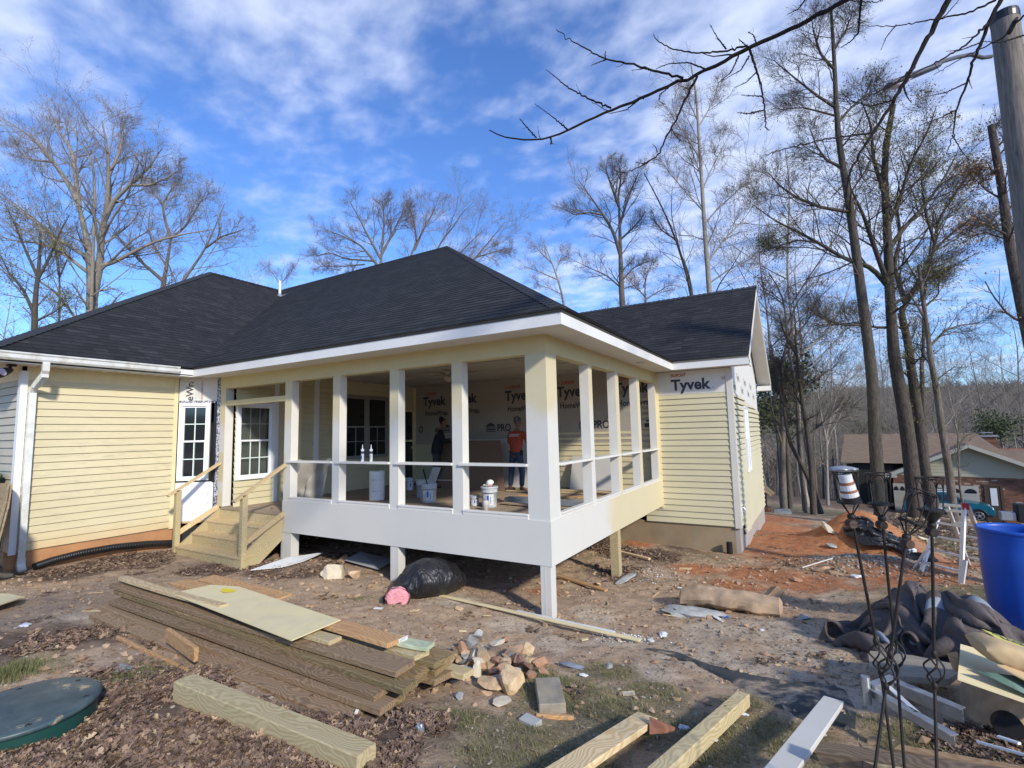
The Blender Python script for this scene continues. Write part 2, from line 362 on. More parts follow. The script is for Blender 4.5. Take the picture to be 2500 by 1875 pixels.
    paint('board_green', (.06,.12,.085), .5, .4, 5, .1, dirt=(.30,.42,.36), dscale=5); paint('osb', (.38,.27,.14), .8, .4, 20)
    # stone
    def stone(name, a, b, c3):
        t = NT(name); v = t.coord(); rnd = t.n('ShaderNodeObjectInfo').outputs['Random']; n = t.noise(v, 5, 7, .65, .5)
        c = t.ramp(n, [(.3,a),(.52,b),(.72,c3)]); c = t.n('ShaderNodeHueSaturation', i_Color=c, i_Value=t.math('ADD', t.math('MULTIPLY', rnd, .5), .75), i_Hue=t.math('ADD', t.math('MULTIPLY', rnd, .02), .49)).outputs[0]
        t.base(c, .9, 0, .2); t.bump(t.noise(v, 22, 6, .7), .6, .02)
    stone('stone_tan', (.33,.21,.12), (.55,.39,.23), (.62,.49,.32)); stone('stone_red', (.32,.16,.09), (.50,.29,.17), (.52,.34,.21)); stone('stone_grey', (.22,.22,.20), (.36,.36,.33), (.46,.45,.42))
    stone('stone_pale', (.46,.40,.30), (.60,.52,.38), (.62,.56,.46)); paint('concrete', (.32,.28,.21), .95, .3, 9, .6, dirt=(.38,.31,.2), dscale=5); paint('log_bark', (.48,.34,.21), .95, .5, 3.5, .9, dirt=(.24,.19,.13), dscale=3)
    # metals, plastics
    paint('alu', (.72,.73,.74), .42, .15, 6, .1, metal=.35); paint('galv', (.42,.44,.45), .42, .25, 14, .1, metal=.75); paint('iron_black', (.012,.011,.010), .6, .4, 20, .3, dirt=(.045,.022,.012), dscale=12)
    paint('plastic_blue', (.012,.085,.43), .42, .2, 3, .04, spec=.4, dirt=(.03,.09,.34)); paint('plastic_black', (.012,.012,.013), .4, .2, 4, .1, spec=.5)
    t = NT('bag_black'); v = t.coord(); n = t.noise(t.mapping(v, scale=(2.2,2.2,1.2)), 2.6, 3, .5, 1.6); t.base((.016,.016,.018), .42, 0, .5); t.bump(n, .9, .06)
    t = NT('tarp_brown'); v = t.coord(); n = t.noise(v, 7, 7, .65, .6); t.base(t.mix(n, (.07,.055,.05), (.12,.095,.085)), .6, 0, .35); t.bump(n, .6, .03)
    paint('tarp_silver', (.26,.29,.31), .4, .15, 6, .3); t = NT('insulation_pink'); v = t.coord(); n = t.noise(v, 14, 6, .7); t.base(t.mix(n, (.72,.26,.30), (.85,.42,.45)), .95); t.bump(n, 1., .04)
    paint('lid_green', (.012,.055,.045), .42, .2, 3, .1); t = NT('lid_top'); v = t.coord(); n = t.noise(v, 5, 7, .65, .4); n2 = t.noise(v, 3.2, 7, .75, .3)
    c = t.mix(t.ramp(n, [(.35,0),(.75,1)]), (.018,.045,.055), (.085,.12,.12)); c = t.mix(t.ramp(n2, [(.60,0),(.66,1)]), c, (.45,.35,.2)); t.base(c, .42); t.bump(n2, .2, .01)
    paint('bucket_grey', (.42,.45,.47), .45, .15, 6, .1, dirt=(.66,.65,.60), dscale=9); paint('label_white', (.66,.66,.64), .5, .2, 20); paint('label_blue', (.03,.12,.42), .45, .1)
    paint('plaster_white', (.80,.80,.77), .6, .1); paint('tape_red', (.42,.06,.04), .5); paint('poly_sheet', (.35,.33,.28), .35, .2, 5, .3); paint('black_matte', (.01,.01,.012), .7)
    paint('bag_kraft', (.50,.36,.19), .85, .15, 5, .3); paint('bag_yellow', (.60,.56,.13), .7, .1); paint('plastic_white', (.70,.72,.74), .3, .1); paint('foil_grey', (.30,.33,.36), .3, .3, 9, .3, metal=.3)
    paint('pvc_green', (.45,.55,.10), .6, .5, 20); paint('red_cap', (.45,.02,.02), .4); paint('yellow_tag', (.85,.68,.03), .5)
    # people
    paint('skin', (.22,.11,.065), .6, .05); paint('hair_black', (.008,.007,.006), .7); paint('jacket_black', (.014,.014,.018), .85); paint('trousers_grey', (.045,.045,.05), .9)
    paint('shirt_orange', (.34,.055,.03), .85, .08); paint('jeans', (.03,.045,.085), .9, .2, 8); paint('bandana', (.05,.05,.06), .8, .9, 45, dirt=(.5,.5,.5), dscale=38); paint('hood_grey', (.12,.12,.125), .9); paint('boot_brown', (.12,.07,.04), .8)
    # vehicle and neighbour
    paint('car_teal', (.004,.12,.165), .25, .03, 1, 0, metal=.3, spec=.6); paint('car_black', (.012,.012,.014), .5); paint('tyre', (.015,.015,.016), .9); paint('rim', (.55,.55,.56), .35, metal=.7); paint('car_glass', (.012,.016,.02), .08, 0, spec=.7)
    paint('siding_cream', (.44,.40,.28), .7, .05); paint('trim_tan', (.45,.43,.35), .6); paint('garage_white', (.42,.40,.34), .6, .05); paint('door_brown', (.07,.042,.025), .6); paint('lamp_glass', (.45,.42,.55), .15, 0)
    # power pole
    t = NT('pole_wood'); v = t.coord(); n = t.noise(t.mapping(v, scale=(9,9,.7)), 4, 6, .7); kn = t.n('ShaderNodeTexVoronoi', i_Vector=t.mapping(v, scale=(1,1,.45)), i_Scale=3.2).outputs[0]
    c = t.mix(t.ramp(n, [(.3,0),(.7,1)]), (.11,.095,.08), (.27,.24,.20)); c = t.mix(t.ramp(kn, [(.04,1),(.09,0)]), c, (.06,.05,.04)); t.base(c, .9); t.bump(n, .5, .01)
    # barks
    def bark(name, a, b, moss=None):
        t = NT(name); v = t.coord(); n = t.noise(t.mapping(v, scale=(7,7,1.1)), 4, 7, .8, .4); c = t.mix(t.ramp(n, [(.38,0),(.62,1)]), sc(a,.75), b)
        if moss: c = t.mix(t.math('MULTIPLY', t.ramp(t.noise(v, 1.1, 4), [(.5,0),(.65,1)]), .6), c, moss)
        t.base(c, .95, 0, .2); t.bump(n, 1., .035)
    bark('bark_grey', (.13,.108,.09), (.26,.22,.185), (.12,.13,.06)); bark('bark_dark', (.065,.053,.045), (.15,.125,.105), (.06,.07,.035)); bark('bark_pale', (.26,.225,.18), (.42,.38,.32)); bark('bark_near', (.022,.017,.016), (.045,.036,.032))
    bark('twig', (.17,.14,.115), (.25,.21,.175)); bark('twig_dark', (.085,.07,.06), (.13,.11,.092)); bark('twig_pale', (.27,.23,.185), (.38,.33,.27))
    for nm, a, b in (('bud_green', (.17,.17,.05), (.26,.24,.08)), ('bud_rust', (.25,.12,.06), (.34,.18,.09)), ('evergreen', (.05,.07,.03), (.11,.13,.06)), ('grass', (.11,.125,.045), (.20,.20,.085)), ('grass_dry', (.22,.19,.09), (.32,.27,.14))):
        t = NT(nm); n = t.noise(t.coord(), 1.3, 4); t.base(t.mix(t.ramp(n, [(.35,0),(.65,1)]), a, b), .8, 0, .2)
    # leaf litter: colour by face island through the uv
    t = NT('leaf_litter'); uv = t.n('ShaderNodeUVMap').outputs[0]; wn = t.n('ShaderNodeTexWhiteNoise', noise_dimensions='2D', i_Vector=uv).outputs[0]
    t.base(t.ramp(wn, [(.0,(.07,.045,.034)),(.35,(.13,.085,.062)),(.65,(.21,.145,.105)),(.85,(.28,.18,.12)),(.95,(.40,.29,.18)),(1.,(.52,.40,.24))]), .7, 0, .25)
    t = NT('leaf_tan'); uv = t.n('ShaderNodeUVMap').outputs[0]; wn = t.n('ShaderNodeTexWhiteNoise', noise_dimensions='2D', i_Vector=uv).outputs[0]
    t.base(t.ramp(wn, [(.0,(.16,.11,.07)),(.5,(.33,.24,.15)),(1.,(.52,.42,.26))]), .8, 0, .2)
    t = NT('chips'); uv = t.n('ShaderNodeUVMap').outputs[0]; wn = t.n('ShaderNodeTexWhiteNoise', noise_dimensions='2D', i_Vector=uv).outputs[0]
    t.base(t.ramp(wn, [(.0,(.10,.07,.05)),(.4,(.20,.145,.10)),(.7,(.30,.22,.15)),(.88,(.46,.36,.24)),(1.,(.60,.56,.48))]), .8, 0, .25)
    t = NT('clods'); uv = t.n('ShaderNodeUVMap').outputs[0]; wn = t.n('ShaderNodeTexWhiteNoise', noise_dimensions='2D', i_Vector=uv).outputs[0]
    t.base(t.ramp(wn, [(.0,(.22,.14,.08)),(.5,(.38,.26,.16)),(1.,(.48,.35,.23))]), .95, 0, .1)
    t = NT('gravel'); uv = t.n('ShaderNodeUVMap').outputs[0]; wn = t.n('ShaderNodeTexWhiteNoise', noise_dimensions='2D', i_Vector=uv).outputs[0]
    t.base(t.ramp(wn, [(.0,(.14,.10,.07)),(.4,(.26,.22,.17)),(.8,(.36,.33,.28)),(1.,(.5,.48,.44))]), .9, 0, .2)
    # ground
    t = NT('ground'); v = t.coord(); at = t.n('ShaderNodeAttribute', attribute_name='mask'); sp = t.n('ShaderNodeSeparateColor', i_0=at.outputs[0]); al = at.outputs['Alpha']
    n1 = t.noise(v, .8, 6, .6); n2 = t.noise(v, 7, 8, .7); n3 = t.noise(v, 45, 4, .7); n4 = t.noise(v, 2.1, 7, .68, .6)
    soil = t.ramp(n2, [(.3,(.30,.20,.12)),(.5,(.46,.325,.205)),(.7,(.56,.42,.285))]); soil = t.mix(t.ramp(n4, [(.45,0),(.62,.55)]), soil, (.32,.24,.175))
    def edge(w, soft=.22): 
        q = t.math('ADD', w, t.math('MULTIPLY', t.math('SUBTRACT', n4, .5), 1.5)); q = t.math('ADD', q, t.math('MULTIPLY', t.math('SUBTRACT', n2, .5), .7))
        return t.ramp(q, [(.5-soft,0),(.5+soft,1)])
    leaf = t.ramp(n2, [(.3,(.07,.05,.036)),(.5,(.13,.09,.065)),(.7,(.20,.145,.105))]); clay = t.ramp(n2, [(.3,(.30,.11,.045)),(.55,(.45,.19,.085)),(.75,(.52,.29,.16))])
    sand = t.ramp(n2, [(.3,(.40,.31,.215)),(.55,(.52,.42,.30)),(.75,(.60,.505,.375))]); grs = t.ramp(t.math('ADD', t.math('MULTIPLY', n2, .6), t.math('MULTIPLY', n3, .4)), [(.35,(.12,.10,.05)),(.5,(.21,.175,.095)),(.65,(.34,.27,.165))])
    c = t.mix(edge(sp.outputs[2]), soil, sand); c = t.mix(edge(al), c, grs); c = t.mix(edge(sp.outputs[0]), c, leaf); c = t.mix(edge(sp.outputs[1]), c, clay)
    c = t.mix(t.math('MULTIPLY', t.ramp(n3, [(.35,1),(.5,0)]), .35), c, (.07,.05,.035))
    t.base(c, .95, 0, .15); t.bump(t.math('ADD', t.math('MULTIPLY', n2, .7), t.math('MULTIPLY', n3, .4)), .8, .03)
    t = NT('hill_ground'); v = t.coord(); n = t.noise(v, .05, 9, .75); t.base(t.ramp(n, [(.3,(.055,.045,.035)),(.5,(.085,.07,.055)),(.62,(.10,.085,.06)),(.75,(.06,.07,.035))]), 1)
    t = NT('weed_fabric'); v = t.coord(); n = t.noise(v, 2.2, 8, .72, .5); t.base(t.mix(t.ramp(n, [(.50,0),(.62,1)]), (.05,.058,.056), (.40,.31,.215)), .85); t.bump(n, .3, .02)
make_mats()

# ---------------------------------------------------------------- light and sky
CL_X, CL_Y = 1.3, .4
SUN = Vector((1.72, -.92, 1.06)).normalized()
sl = bpy.data.lights.new('sun', 'SUN'); so = bpy.data.objects.new('sun', sl); COL.objects.link(so)
sl.energy = 3.1; sl.angle = R(3.5); sl.color = (1., .93, .82)
so.rotation_euler = (-SUN).to_track_quat('-Z', 'Y').to_euler()
W = bpy.data.worlds.new('World'); SC.world = W; W.use_nodes = True; nt = W.node_tree; nt.nodes.clear()
def wn(typ, **kw):
    nd = nt.nodes.new(typ)
    for k, v in kw.items():
        if k.startswith('i_'):
            key = k[2:]; key = int(key) if key.isdigit() else key.replace('_', ' ')
            if hasattr(v, 'is_linked'): nt.links.new(v, nd.inputs[key])
            else: nd.inputs[key].default_value = v
        else: setattr(nd, k, v)
    return nd
sky = wn('ShaderNodeTexSky', sky_type='NISHITA', sun_disc=False, sun_elevation=math.asin(SUN.z), sun_rotation=math.atan2(SUN.x, SUN.y), air_density=1.0, dust_density=.3, ozone_density=3.5)
skc = wn('ShaderNodeMix', data_type='RGBA', blend_type='MULTIPLY', i_0=1., i_6=sky.outputs[0], i_7=(.80,1.07,1.52,1)).outputs[2]
tc = wn('ShaderNodeTexCoord').outputs['Generated']; s3 = wn('ShaderNodeSeparateXYZ', i_0=tc)
dz = wn('ShaderNodeMath', operation='ADD', i_0=wn('ShaderNodeMath', operation='MAXIMUM', i_0=s3.outputs[2], i_1=0.).outputs[0], i_1=.10).outputs[0]
px_ = wn('ShaderNodeMath', operation='DIVIDE', i_0=s3.outputs[0], i_1=dz).outputs[0]; py_ = wn('ShaderNodeMath', operation='DIVIDE', i_0=s3.outputs[1], i_1=dz).outputs[0]
pl = wn('ShaderNodeCombineXYZ', i_0=px_, i_1=py_).outputs[0]
mp = wn('ShaderNodeMapping', i_Vector=pl, i_Rotation=(0,0,R(35)), i_Scale=(1.0,1.2,1), i_Location=(CL_X,CL_Y,0)).outputs[0]
big = wn('ShaderNodeTexNoise', i_Vector=mp, i_Scale=.62, i_Detail=2., i_Roughness=.5).outputs[0]
fin = wn('ShaderNodeTexNoise', i_Vector=mp, i_Scale=7.5, i_Detail=5., i_Roughness=.5, i_Distortion=.15).outputs[0]
s1 = wn('ShaderNodeMath', operation='MULTIPLY_ADD', i_0=big, i_1=.95, i_2=wn('ShaderNodeMath', operation='MULTIPLY', i_0=fin, i_1=.95).outputs[0]).outputs[0]
# more cloud toward the right-hand horizon
gx = wn('ShaderNodeVectorMath', operation='DOT_PRODUCT', i_0=tc, i_1=(RGT.x*.9-.1, RGT.y*.9, -.35)).outputs[1]
s1 = wn('ShaderNodeMath', operation='MULTIPLY_ADD', i_0=gx, i_1=.14, i_2=s1).outputs[0]
for (bx_, by__, wdeg, amt) in ((230,60,20,.24),(560,170,15,.12),(900,90,16,.10),(640,520,15,-.20),(330,480,11,-.20),(1330,330,12,-.16),(1650,120,14,.10),(1950,200,17,.16),(1280,640,12,.10),(60,330,9,.10),(1100,500,10,-.02),(1780,640,16,.10)):
    dt = wn('ShaderNodeVectorMath', operation='DOT_PRODUCT', i_0=tc, i_1=tuple(ray(bx_, by__).normalized())).outputs[1]
    mr = wn('ShaderNodeMapRange', interpolation_type='SMOOTHSTEP', i_0=dt, i_1=math.cos(R(wdeg*1.5)), i_2=1., i_3=0., i_4=amt)
    s1 = wn('ShaderNodeMath', operation='ADD', i_0=s1, i_1=mr.outputs[0]).outputs[0]
s1 = wn('ShaderNodeMapRange', i_0=s1, i_1=.80, i_2=1.50, i_3=0., i_4=1.).outputs[0]
cr = wn('ShaderNodeValToRGB', i_0=s1); e = cr.color_ramp.elements; e[0].position = 0.; e[0].color = (0,0,0,1); e[1].position = 1.; e[1].color = (.80,.80,.80,1)
cr.color_ramp.interpolation = 'EASE'
CLOUD = wn('ShaderNodeMix', data_type='RGBA', i_0=cr.outputs[0], i_6=skc, i_7=(5.6,6.2,7.8,1))
bg = wn('ShaderNodeBackground', i_0=CLOUD.outputs[2], i_1=.12); wo = wn('ShaderNodeOutputWorld', i_0=bg.outputs[0])
SC.view_settings.view_transform = 'Standard'; SC.view_settings.look = 'None'; SC.view_settings.exposure = .45; SC.view_settings.gamma = 1
# ---------------------------------------------------------------- mounds, then the ground sheet
for (px, py, h, sx, sy, D) in ((2098,1325,.62,.80,.62,11.0),(1990,1325,.22,1.3,.9,12.),(2200,1352,.25,1.2,.7,10.5),(2130,1392,.22,.9,.6,8.6)):
    p = aD(px, py, D); MOUNDS.append((p.x, p.y, h, sx, sy))
def axis(lo, hi, fine, outer, grow=1.14):
    a = list(np.arange(lo, hi, fine)); s = fine; x = a[-1]
    while x < outer: s *= grow; x += s; a.append(x)
    s = fine; x = a[0]; pre = []
    while x > -outer: s *= grow; x -= s; pre.append(x)
    return np.array(pre[::-1]+a)
GX = axis(-9.5, 6.2, .05, 1300); GY = axis(-5.8, 9.5, .05, 1500)
XX, YY = np.meshgrid(GX, GY); ZZ = Hn(XX, YY)
rng = np.random.default_rng(5)
def vnoise(x, y, seed=0):
    r = np.random.default_rng(seed); T = r.random((257,257)); xi = np.floor(x).astype(int); yi = np.floor(y).astype(int); fx = x-xi; fy = y-yi; fx = fx*fx*(3-2*fx); fy = fy*fy*(3-2*fy)
    a = T[xi%257, yi%257]; b = T[(xi+1)%257, yi%257]; c = T[xi%257, (yi+1)%257]; d = T[(xi+1)%257, (yi+1)%257]
    return a*(1-fx)*(1-fy)+b*fx*(1-fy)+c*(1-fx)*fy+d*fx*fy-.5
dist = np.hypot(XX-2.85, YY+5.7); nearw = np.clip(1-dist/60, 0, 1)
BUMP = vnoise(XX*1.1, YY*1.1, 1)*.05+vnoise(XX*3.3, YY*3.3, 2)*.035+vnoise(XX*9, YY*9, 3)*.026+vnoise(XX*19, YY*19, 12)*.012
ZG = ZZ+BUMP*nearw + (vnoise(XX/28, YY/28, 4)*5+vnoise(XX/9, YY/9, 6)*2.0)*np.clip((dist-170)/200, 0, 1)
# colour regions: leaf, clay, sand, grass as blobs (px, py, radius metres, strength)
LEAF = [(100,1560,.6),(330,1700,.7),(150,1840,1.),(450,1800,.6),(700,1830,.7),(900,1810,.5),(250,1540,.5),(420,1560,.3),(650,1385,.5),(740,1400,.4),(550,1390,.6),(320,1370,.8),(150,1400,.6),(1010,1780,.3),(850,1360,.6),(1500,1400,.5),(1560,1350,.8),(1650,1330,.7),(2300,1290,2.5),(2050,1270,3.),(1950,1290,2.0),(2360,1810,.25),(880,1650,.4),(1450,1330,.6)]
CLAY = [(2098,1310,1.1),(1880,1265,1.3),(2050,1300,1.3),(1900,1330,1.5),(1950,1360,1.2),(2060,1330,1.3),(1890,1290,1.4),(1850,1400,.7),(2150,1350,1.2),(2230,1400,.9),(1960,1300,1.4),(1700,1390,.5),(1800,1430,.5),(1560,1330,.4),(1330,1450,.25),(1950,1420,.8),(2300,1380,.9),(2180,1420,.5)]
SAND = [(1600,1640,.25),(1700,1600,.45),(1850,1640,.45),(1980,1600,.45),(1500,1560,.3),(1900,1540,.5),(2060,1700,.35),(2150,1660,.35),(1750,1540,.4),(1350,1570,.3),(1250,1520,.4),(1450,1500,.35),(1100,1470,.35),(250,1500,.5),(2000,1450,.4),(2000,1740,.25),(620,1465,.3)]
GRAS = [(1350,1700,.45),(1500,1750,.5),(1300,1840,.6),(1700,1800,.45),(1600,1700,.3),(1900,1800,.4),(2250,1810,.4),(1120,1760,.3),(1250,1640,.3),(1480,1640,.3),(20,1640,.35),(1900,1240,6.),(2100,1262,5.),(2350,1430,1.6),(2400,1370,1.6),(60,1780,.5),(1800,1720,.2),(2300,1480,.8),(2250,1310,3.)]
def blobs(L, X=XX, Y=YY):
    w = np.zeros(X.shape)
    for (px, py, r) in L:
        p = G(px, py); d2 = ((X-p.x)**2+(Y-p.y)**2)/(r*r); w = np.maximum(w, np.exp(-d2*.9))
    return w
mask = np.stack([blobs(LEAF), blobs(CLAY), blobs(SAND), blobs(GRAS)], -1)
mask[...,0] *= 1-.9*np.clip(mask[...,1]*1.3,0,1); mask[...,3] *= 1-.8*np.clip(mask[...,1]*1.3,0,1)
mask[...,0] = np.maximum(mask[...,0], np.clip((dist-26)/14, 0, .8))
ny, nx = XX.shape
me = bpy.data.meshes.new('ground'); me.vertices.add(nx*ny); me.vertices.foreach_set('co', np.stack([XX, YY, ZG], -1).ravel())
ii = np.arange(ny*nx).reshape(ny, nx); q = np.stack([ii[:-1,:-1], ii[:-1,1:], ii[1:,1:], ii[1:,:-1]], -1).reshape(-1)
nf = (ny-1)*(nx-1); me.loops.add(nf*4); me.loops.foreach_set('vertex_index', q); me.polygons.add(nf); me.polygons.foreach_set('loop_start', np.arange(0, nf*4, 4)); me.polygons.foreach_set('loop_total', np.full(nf, 4))
me.update(calc_edges=True)
at = me.color_attributes.new('mask', 'FLOAT_COLOR', 'POINT'); at.data.foreach_set('color', mask.ravel().astype(np.float32))
me.materials.append(MATS['ground']); me.materials.append(MATS['hill_ground'])
fd = np.hypot((XX[:-1,:-1]-2.85), (YY[:-1,:-1]+5.7)).ravel(); me.polygons.foreach_set('material_index', (fd > 120).astype(np.int32)); me.polygons.foreach_set('use_smooth', [True]*nf)
ground = bpy.data.objects.new('ground', me); COL.objects.link(ground); tag(ground, kind='structure')
def gz(x, y):
    """height of the actual ground mesh"""
    i = min(max(int(np.searchsorted(GX, x))-1, 0), nx-2); j = min(max(int(np.searchsorted(GY, y))-1, 0), ny-2)
    fx = (x-GX[i])/(GX[i+1]-GX[i]); fy = (y-GY[j])/(GY[j+1]-GY[j])
    return float(ZG[j,i]*(1-fx)*(1-fy)+ZG[j,i+1]*fx*(1-fy)+ZG[j+1,i]*(1-fx)*fy+ZG[j+1,i+1]*fx*fy)
def gzn(x, y):
    i = np.clip(np.searchsorted(GX, x)-1, 0, nx-2); j = np.clip(np.searchsorted(GY, y)-1, 0, ny-2); fx = (x-GX[i])/(GX[i+1]-GX[i]); fy = (y-GY[j])/(GY[j+1]-GY[j])
    return ZG[j,i]*(1-fx)*(1-fy)+ZG[j,i+1]*fx*(1-fy)+ZG[j+1,i]*(1-fx)*fy+ZG[j+1,i+1]*fx*fy
def mval(k, x, y):
    i = np.clip(np.searchsorted(GX, x)-1, 0, nx-2); j = np.clip(np.searchsorted(GY, y)-1, 0, ny-2); return mask[j,i,k]
# sheet of weed fabric under the sand
mb = MB(); edge = [(1570,1583),(1680,1612),(1790,1672),(1880,1725),(1985,1770),(2110,1788),(2100,1745),(2060,1690),(1960,1668),(1860,1655),(1760,1632),(1660,1590)]
pp = [G(*e) for e in edge]; E0 = pp[:6]; E1 = [pp[11],pp[10],pp[9],pp[8],pp[7],pp[6]]
rows = []
for k in range(11):
    row = []
    for i in range(5):
        for s_ in range(6):
            f = s_/6; a = E0[i].lerp(E0[i+1], f); b = E1[i].lerp(E1[i+1], f); p = a.lerp(b, k/10); row.append((p.x, p.y, gz(p.x, p.y)+.012*min(1, 6*(k/10))*min(1,6*(1-k/10)) + (.006 if k else -.01)))
    rows.append(row)
mb.grid(rows); o = mb.build('weed_fabric', 'weed_fabric', smooth=True); tag(o, kind='structure')
# ---------------------------------------------------------------- the house
house = thing('house', 'pale yellow vinyl sided house with black shingle roof and a half painted screened porch', 'house')
PITCH = .635; ZE = 3.76
FONT = bpy.data.fonts.load('<builtin>') if '<builtin>' in [f.filepath for f in bpy.data.fonts] else None
def text_mesh(txt, h, bold=0., sx=1., spacing=1.):
    cu = bpy.data.curves.new('t', 'FONT'); cu.body = txt; cu.size = h/.72; cu.offset = bold*h; cu.resolution_u = 3; cu.space_character = spacing
    o = bpy.data.objects.new('t', cu); COL.objects.link(o); dg = bpy.context.evaluated_depsgraph_get(); me = bpy.data.meshes.new_from_object(o.evaluated_get(dg))
    V = [(v.co.x*sx, v.co.y) for v in me.vertices]; Fc = [tuple(p.vertices) for p in me.polygons]
    bpy.data.objects.remove(o); bpy.data.curves.remove(cu); bpy.data.meshes.remove(me); return V, Fc
def put_text(mb, txt, h, O, U, V, bold=.03, sx=1., mi=0, align='l', spacing=1., clip=None):
    """letters as thin ink on the plane O + u*U + v*V; clip=(u0,u1) drops what lies outside"""
    P, Fc = text_mesh(txt, h, bold, sx, spacing); O, U, V = Vector(O), Vector(U), Vector(V)
    if align == 'c': w = max(p[0] for p in P); P = [(x-w/2, y) for x, y in P]
    if align == 'r': w = max(p[0] for p in P); P = [(x-w, y) for x, y in P]
    if clip: Fc = [f for f in Fc if all(clip[0] <= P[i][0] <= clip[1] for i in f)]
    mb.raw([O+U*x+V*y for x, y in P], Fc, mi); return mb

def siding(name, O, U, rects, mat, N=None, step=.127, lip=.021, gap=.007, par=None, v0=0., label=None):
    mb = MB()
    for poly in rects:
        if len(poly) == 4 and not hasattr(poly[0], '__len__'): u0,u1,a,b = poly; poly = [(u0,a),(u1,a),(u1,b),(u0,b)]
        courses(mb, O, U, (0,0,1), poly, step, lip, 0, v0, gap=gap)
    o = mb.build(name, mat, par or house)
    if label: o['label'] = label
    return o
# left wing walls (u runs to the viewer's right so that U x Z faces out)
def wall_courses(name, O, U, rects, mat, **k): return siding(name, O, U, rects, mat, **k)
# facing +x: U = +y ; facing -y: U = +x
wall_courses('siding', (-8.12,0,0), (0,1,0), [(-2.80,-.56,.60,3.36)], 'siding_yellow', v0=.60, label='yellow siding with grey mildew streaks below the gutter')
wall_courses('siding', (0,-2.85,0), (1,0,0), [(-20,-8.18,.60,3.36)], 'siding_shaded', v0=.60, label='yellow siding toned grey for shade beside the white downspout')
mb = MB(); mb.box(-8.14,-8.118,-2.80,-.56,3.36,3.58); mb.box(-20,-8.18,-2.872,-2.85,3.36,3.58); mb.build('frieze_board', 'trim_yellow', house)
mb = MB(); mb.box(-8.20,-8.135,-2.9,-.5,-.3,.60); mb.box(-20,-8.2,-2.83,-2.7,-.3,.60); mb.build('foundation', 'parge_orange', house)['label'] = 'orange clay stained foundation below the yellow siding'
mb = MB(); mb.box(-8.20,-8.09,-2.88,-2.79,.56,3.5); mb.box(-8.21,-8.20,-2.88,-2.80,.56,3.5); mb.build('corner_trim', 'trim_white', house)
mb = MB(); mb.box(-8.14,-8.10,-.585,-.51,.57,3.58); mb.build('corner_trim', 'trim_yellow', house)['label'] = 'pale yellow corner strip beside the wrapped wall'
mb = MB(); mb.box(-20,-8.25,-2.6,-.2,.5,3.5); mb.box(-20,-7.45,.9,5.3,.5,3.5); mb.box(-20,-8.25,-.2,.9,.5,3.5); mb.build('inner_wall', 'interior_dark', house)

# windows ------------------------------------------------------------------
def window(O, U, N, w, h, cols, rows_, glass, fmat='window_vinyl', mmat='muntin', fr=.075, curtain=False, depth=.03, name='window', proud=.035, sill=True, single_upper_inset=True):
    """double-hung window: O lower left corner of the casing; U along the wall, N out of it"""
    O, U, N = Vector(O), Vector(U), Vector(N); Z = Vector((0,0,1))
    def bx(mb, u0,u1,v0,v1,n0,n1,mi=0):
        c = [(u0,v0),(u1,v0),(u1,v1),(u0,v1)]; lo = [O+U*a+Z*b+N*n0 for a,b in c]; hi = [O+U*a+Z*b+N*n1 for a,b in c]
        mb.grid([lo, hi], True, mi); mb.poly(lo[::-1], mi); mb.poly(hi, mi)
    mb = MB(); 
    bx(mb,0,fr,0,h,0,proud); bx(mb,w-fr,w,0,h,0,proud); bx(mb,fr,w-fr,h-fr,h,0,proud); bx(mb,fr,w-fr,0,fr*.8,0,proud+.015)
    bx(mb,fr*.35,w-fr*.35,h-fr*.42,h-fr*.30,proud,proud+.012)
    wo = mb.build(name, fmat, house)
    mid = h*.5; s_ = .035
    for k, (a, b, dn) in enumerate(((fr*.8, mid+.02, proud-.012), (mid-.02, h-fr, proud-.03))):
        sb = MB(); bx(sb,fr,fr+s_,a,b,-.02,dn); bx(sb,w-fr-s_,w-fr,a,b,-.02,dn); bx(sb,fr+s_,w-fr-s_,a,a+s_,-.02,dn); bx(sb,fr+s_,w-fr-s_,b-s_,b,-.02,dn)
        sash = sb.build('sash', fmat, wo)
        mm = MB(); W0, W1 = fr+s_, w-fr-s_
        for c in range(1, cols): u = W0+(W1-W0)*c/cols; bx(mm,u-.009,u+.009,a+s_,b-s_,-.016,dn-.012)
        for r in range(1, rows_): v = a+s_+(b-a-2*s_)*r/rows_; bx(mm,W0,W1,v-.009,v+.009,-.0155,dn-.013)
        mm.build('muntin', mmat, wo)
        gb = MB(); bx(gb,W0,W1,a+s_,b-s_,-.012,-.006); gb.build('pane', glass, wo)
    if curtain:
        cm = MB(); rw = []
        for v in (fr, h-fr): rw.append([O+U*(fr+(w-2*fr)*i/60)+Z*v+N*(-.10+.022*math.sin(i*1.15)+.012*math.sin(i*2.7)) for i in range(61)])
        cm.grid(rw); cm.build('curtain', 'curtain', wo, smooth=True)
    return wo
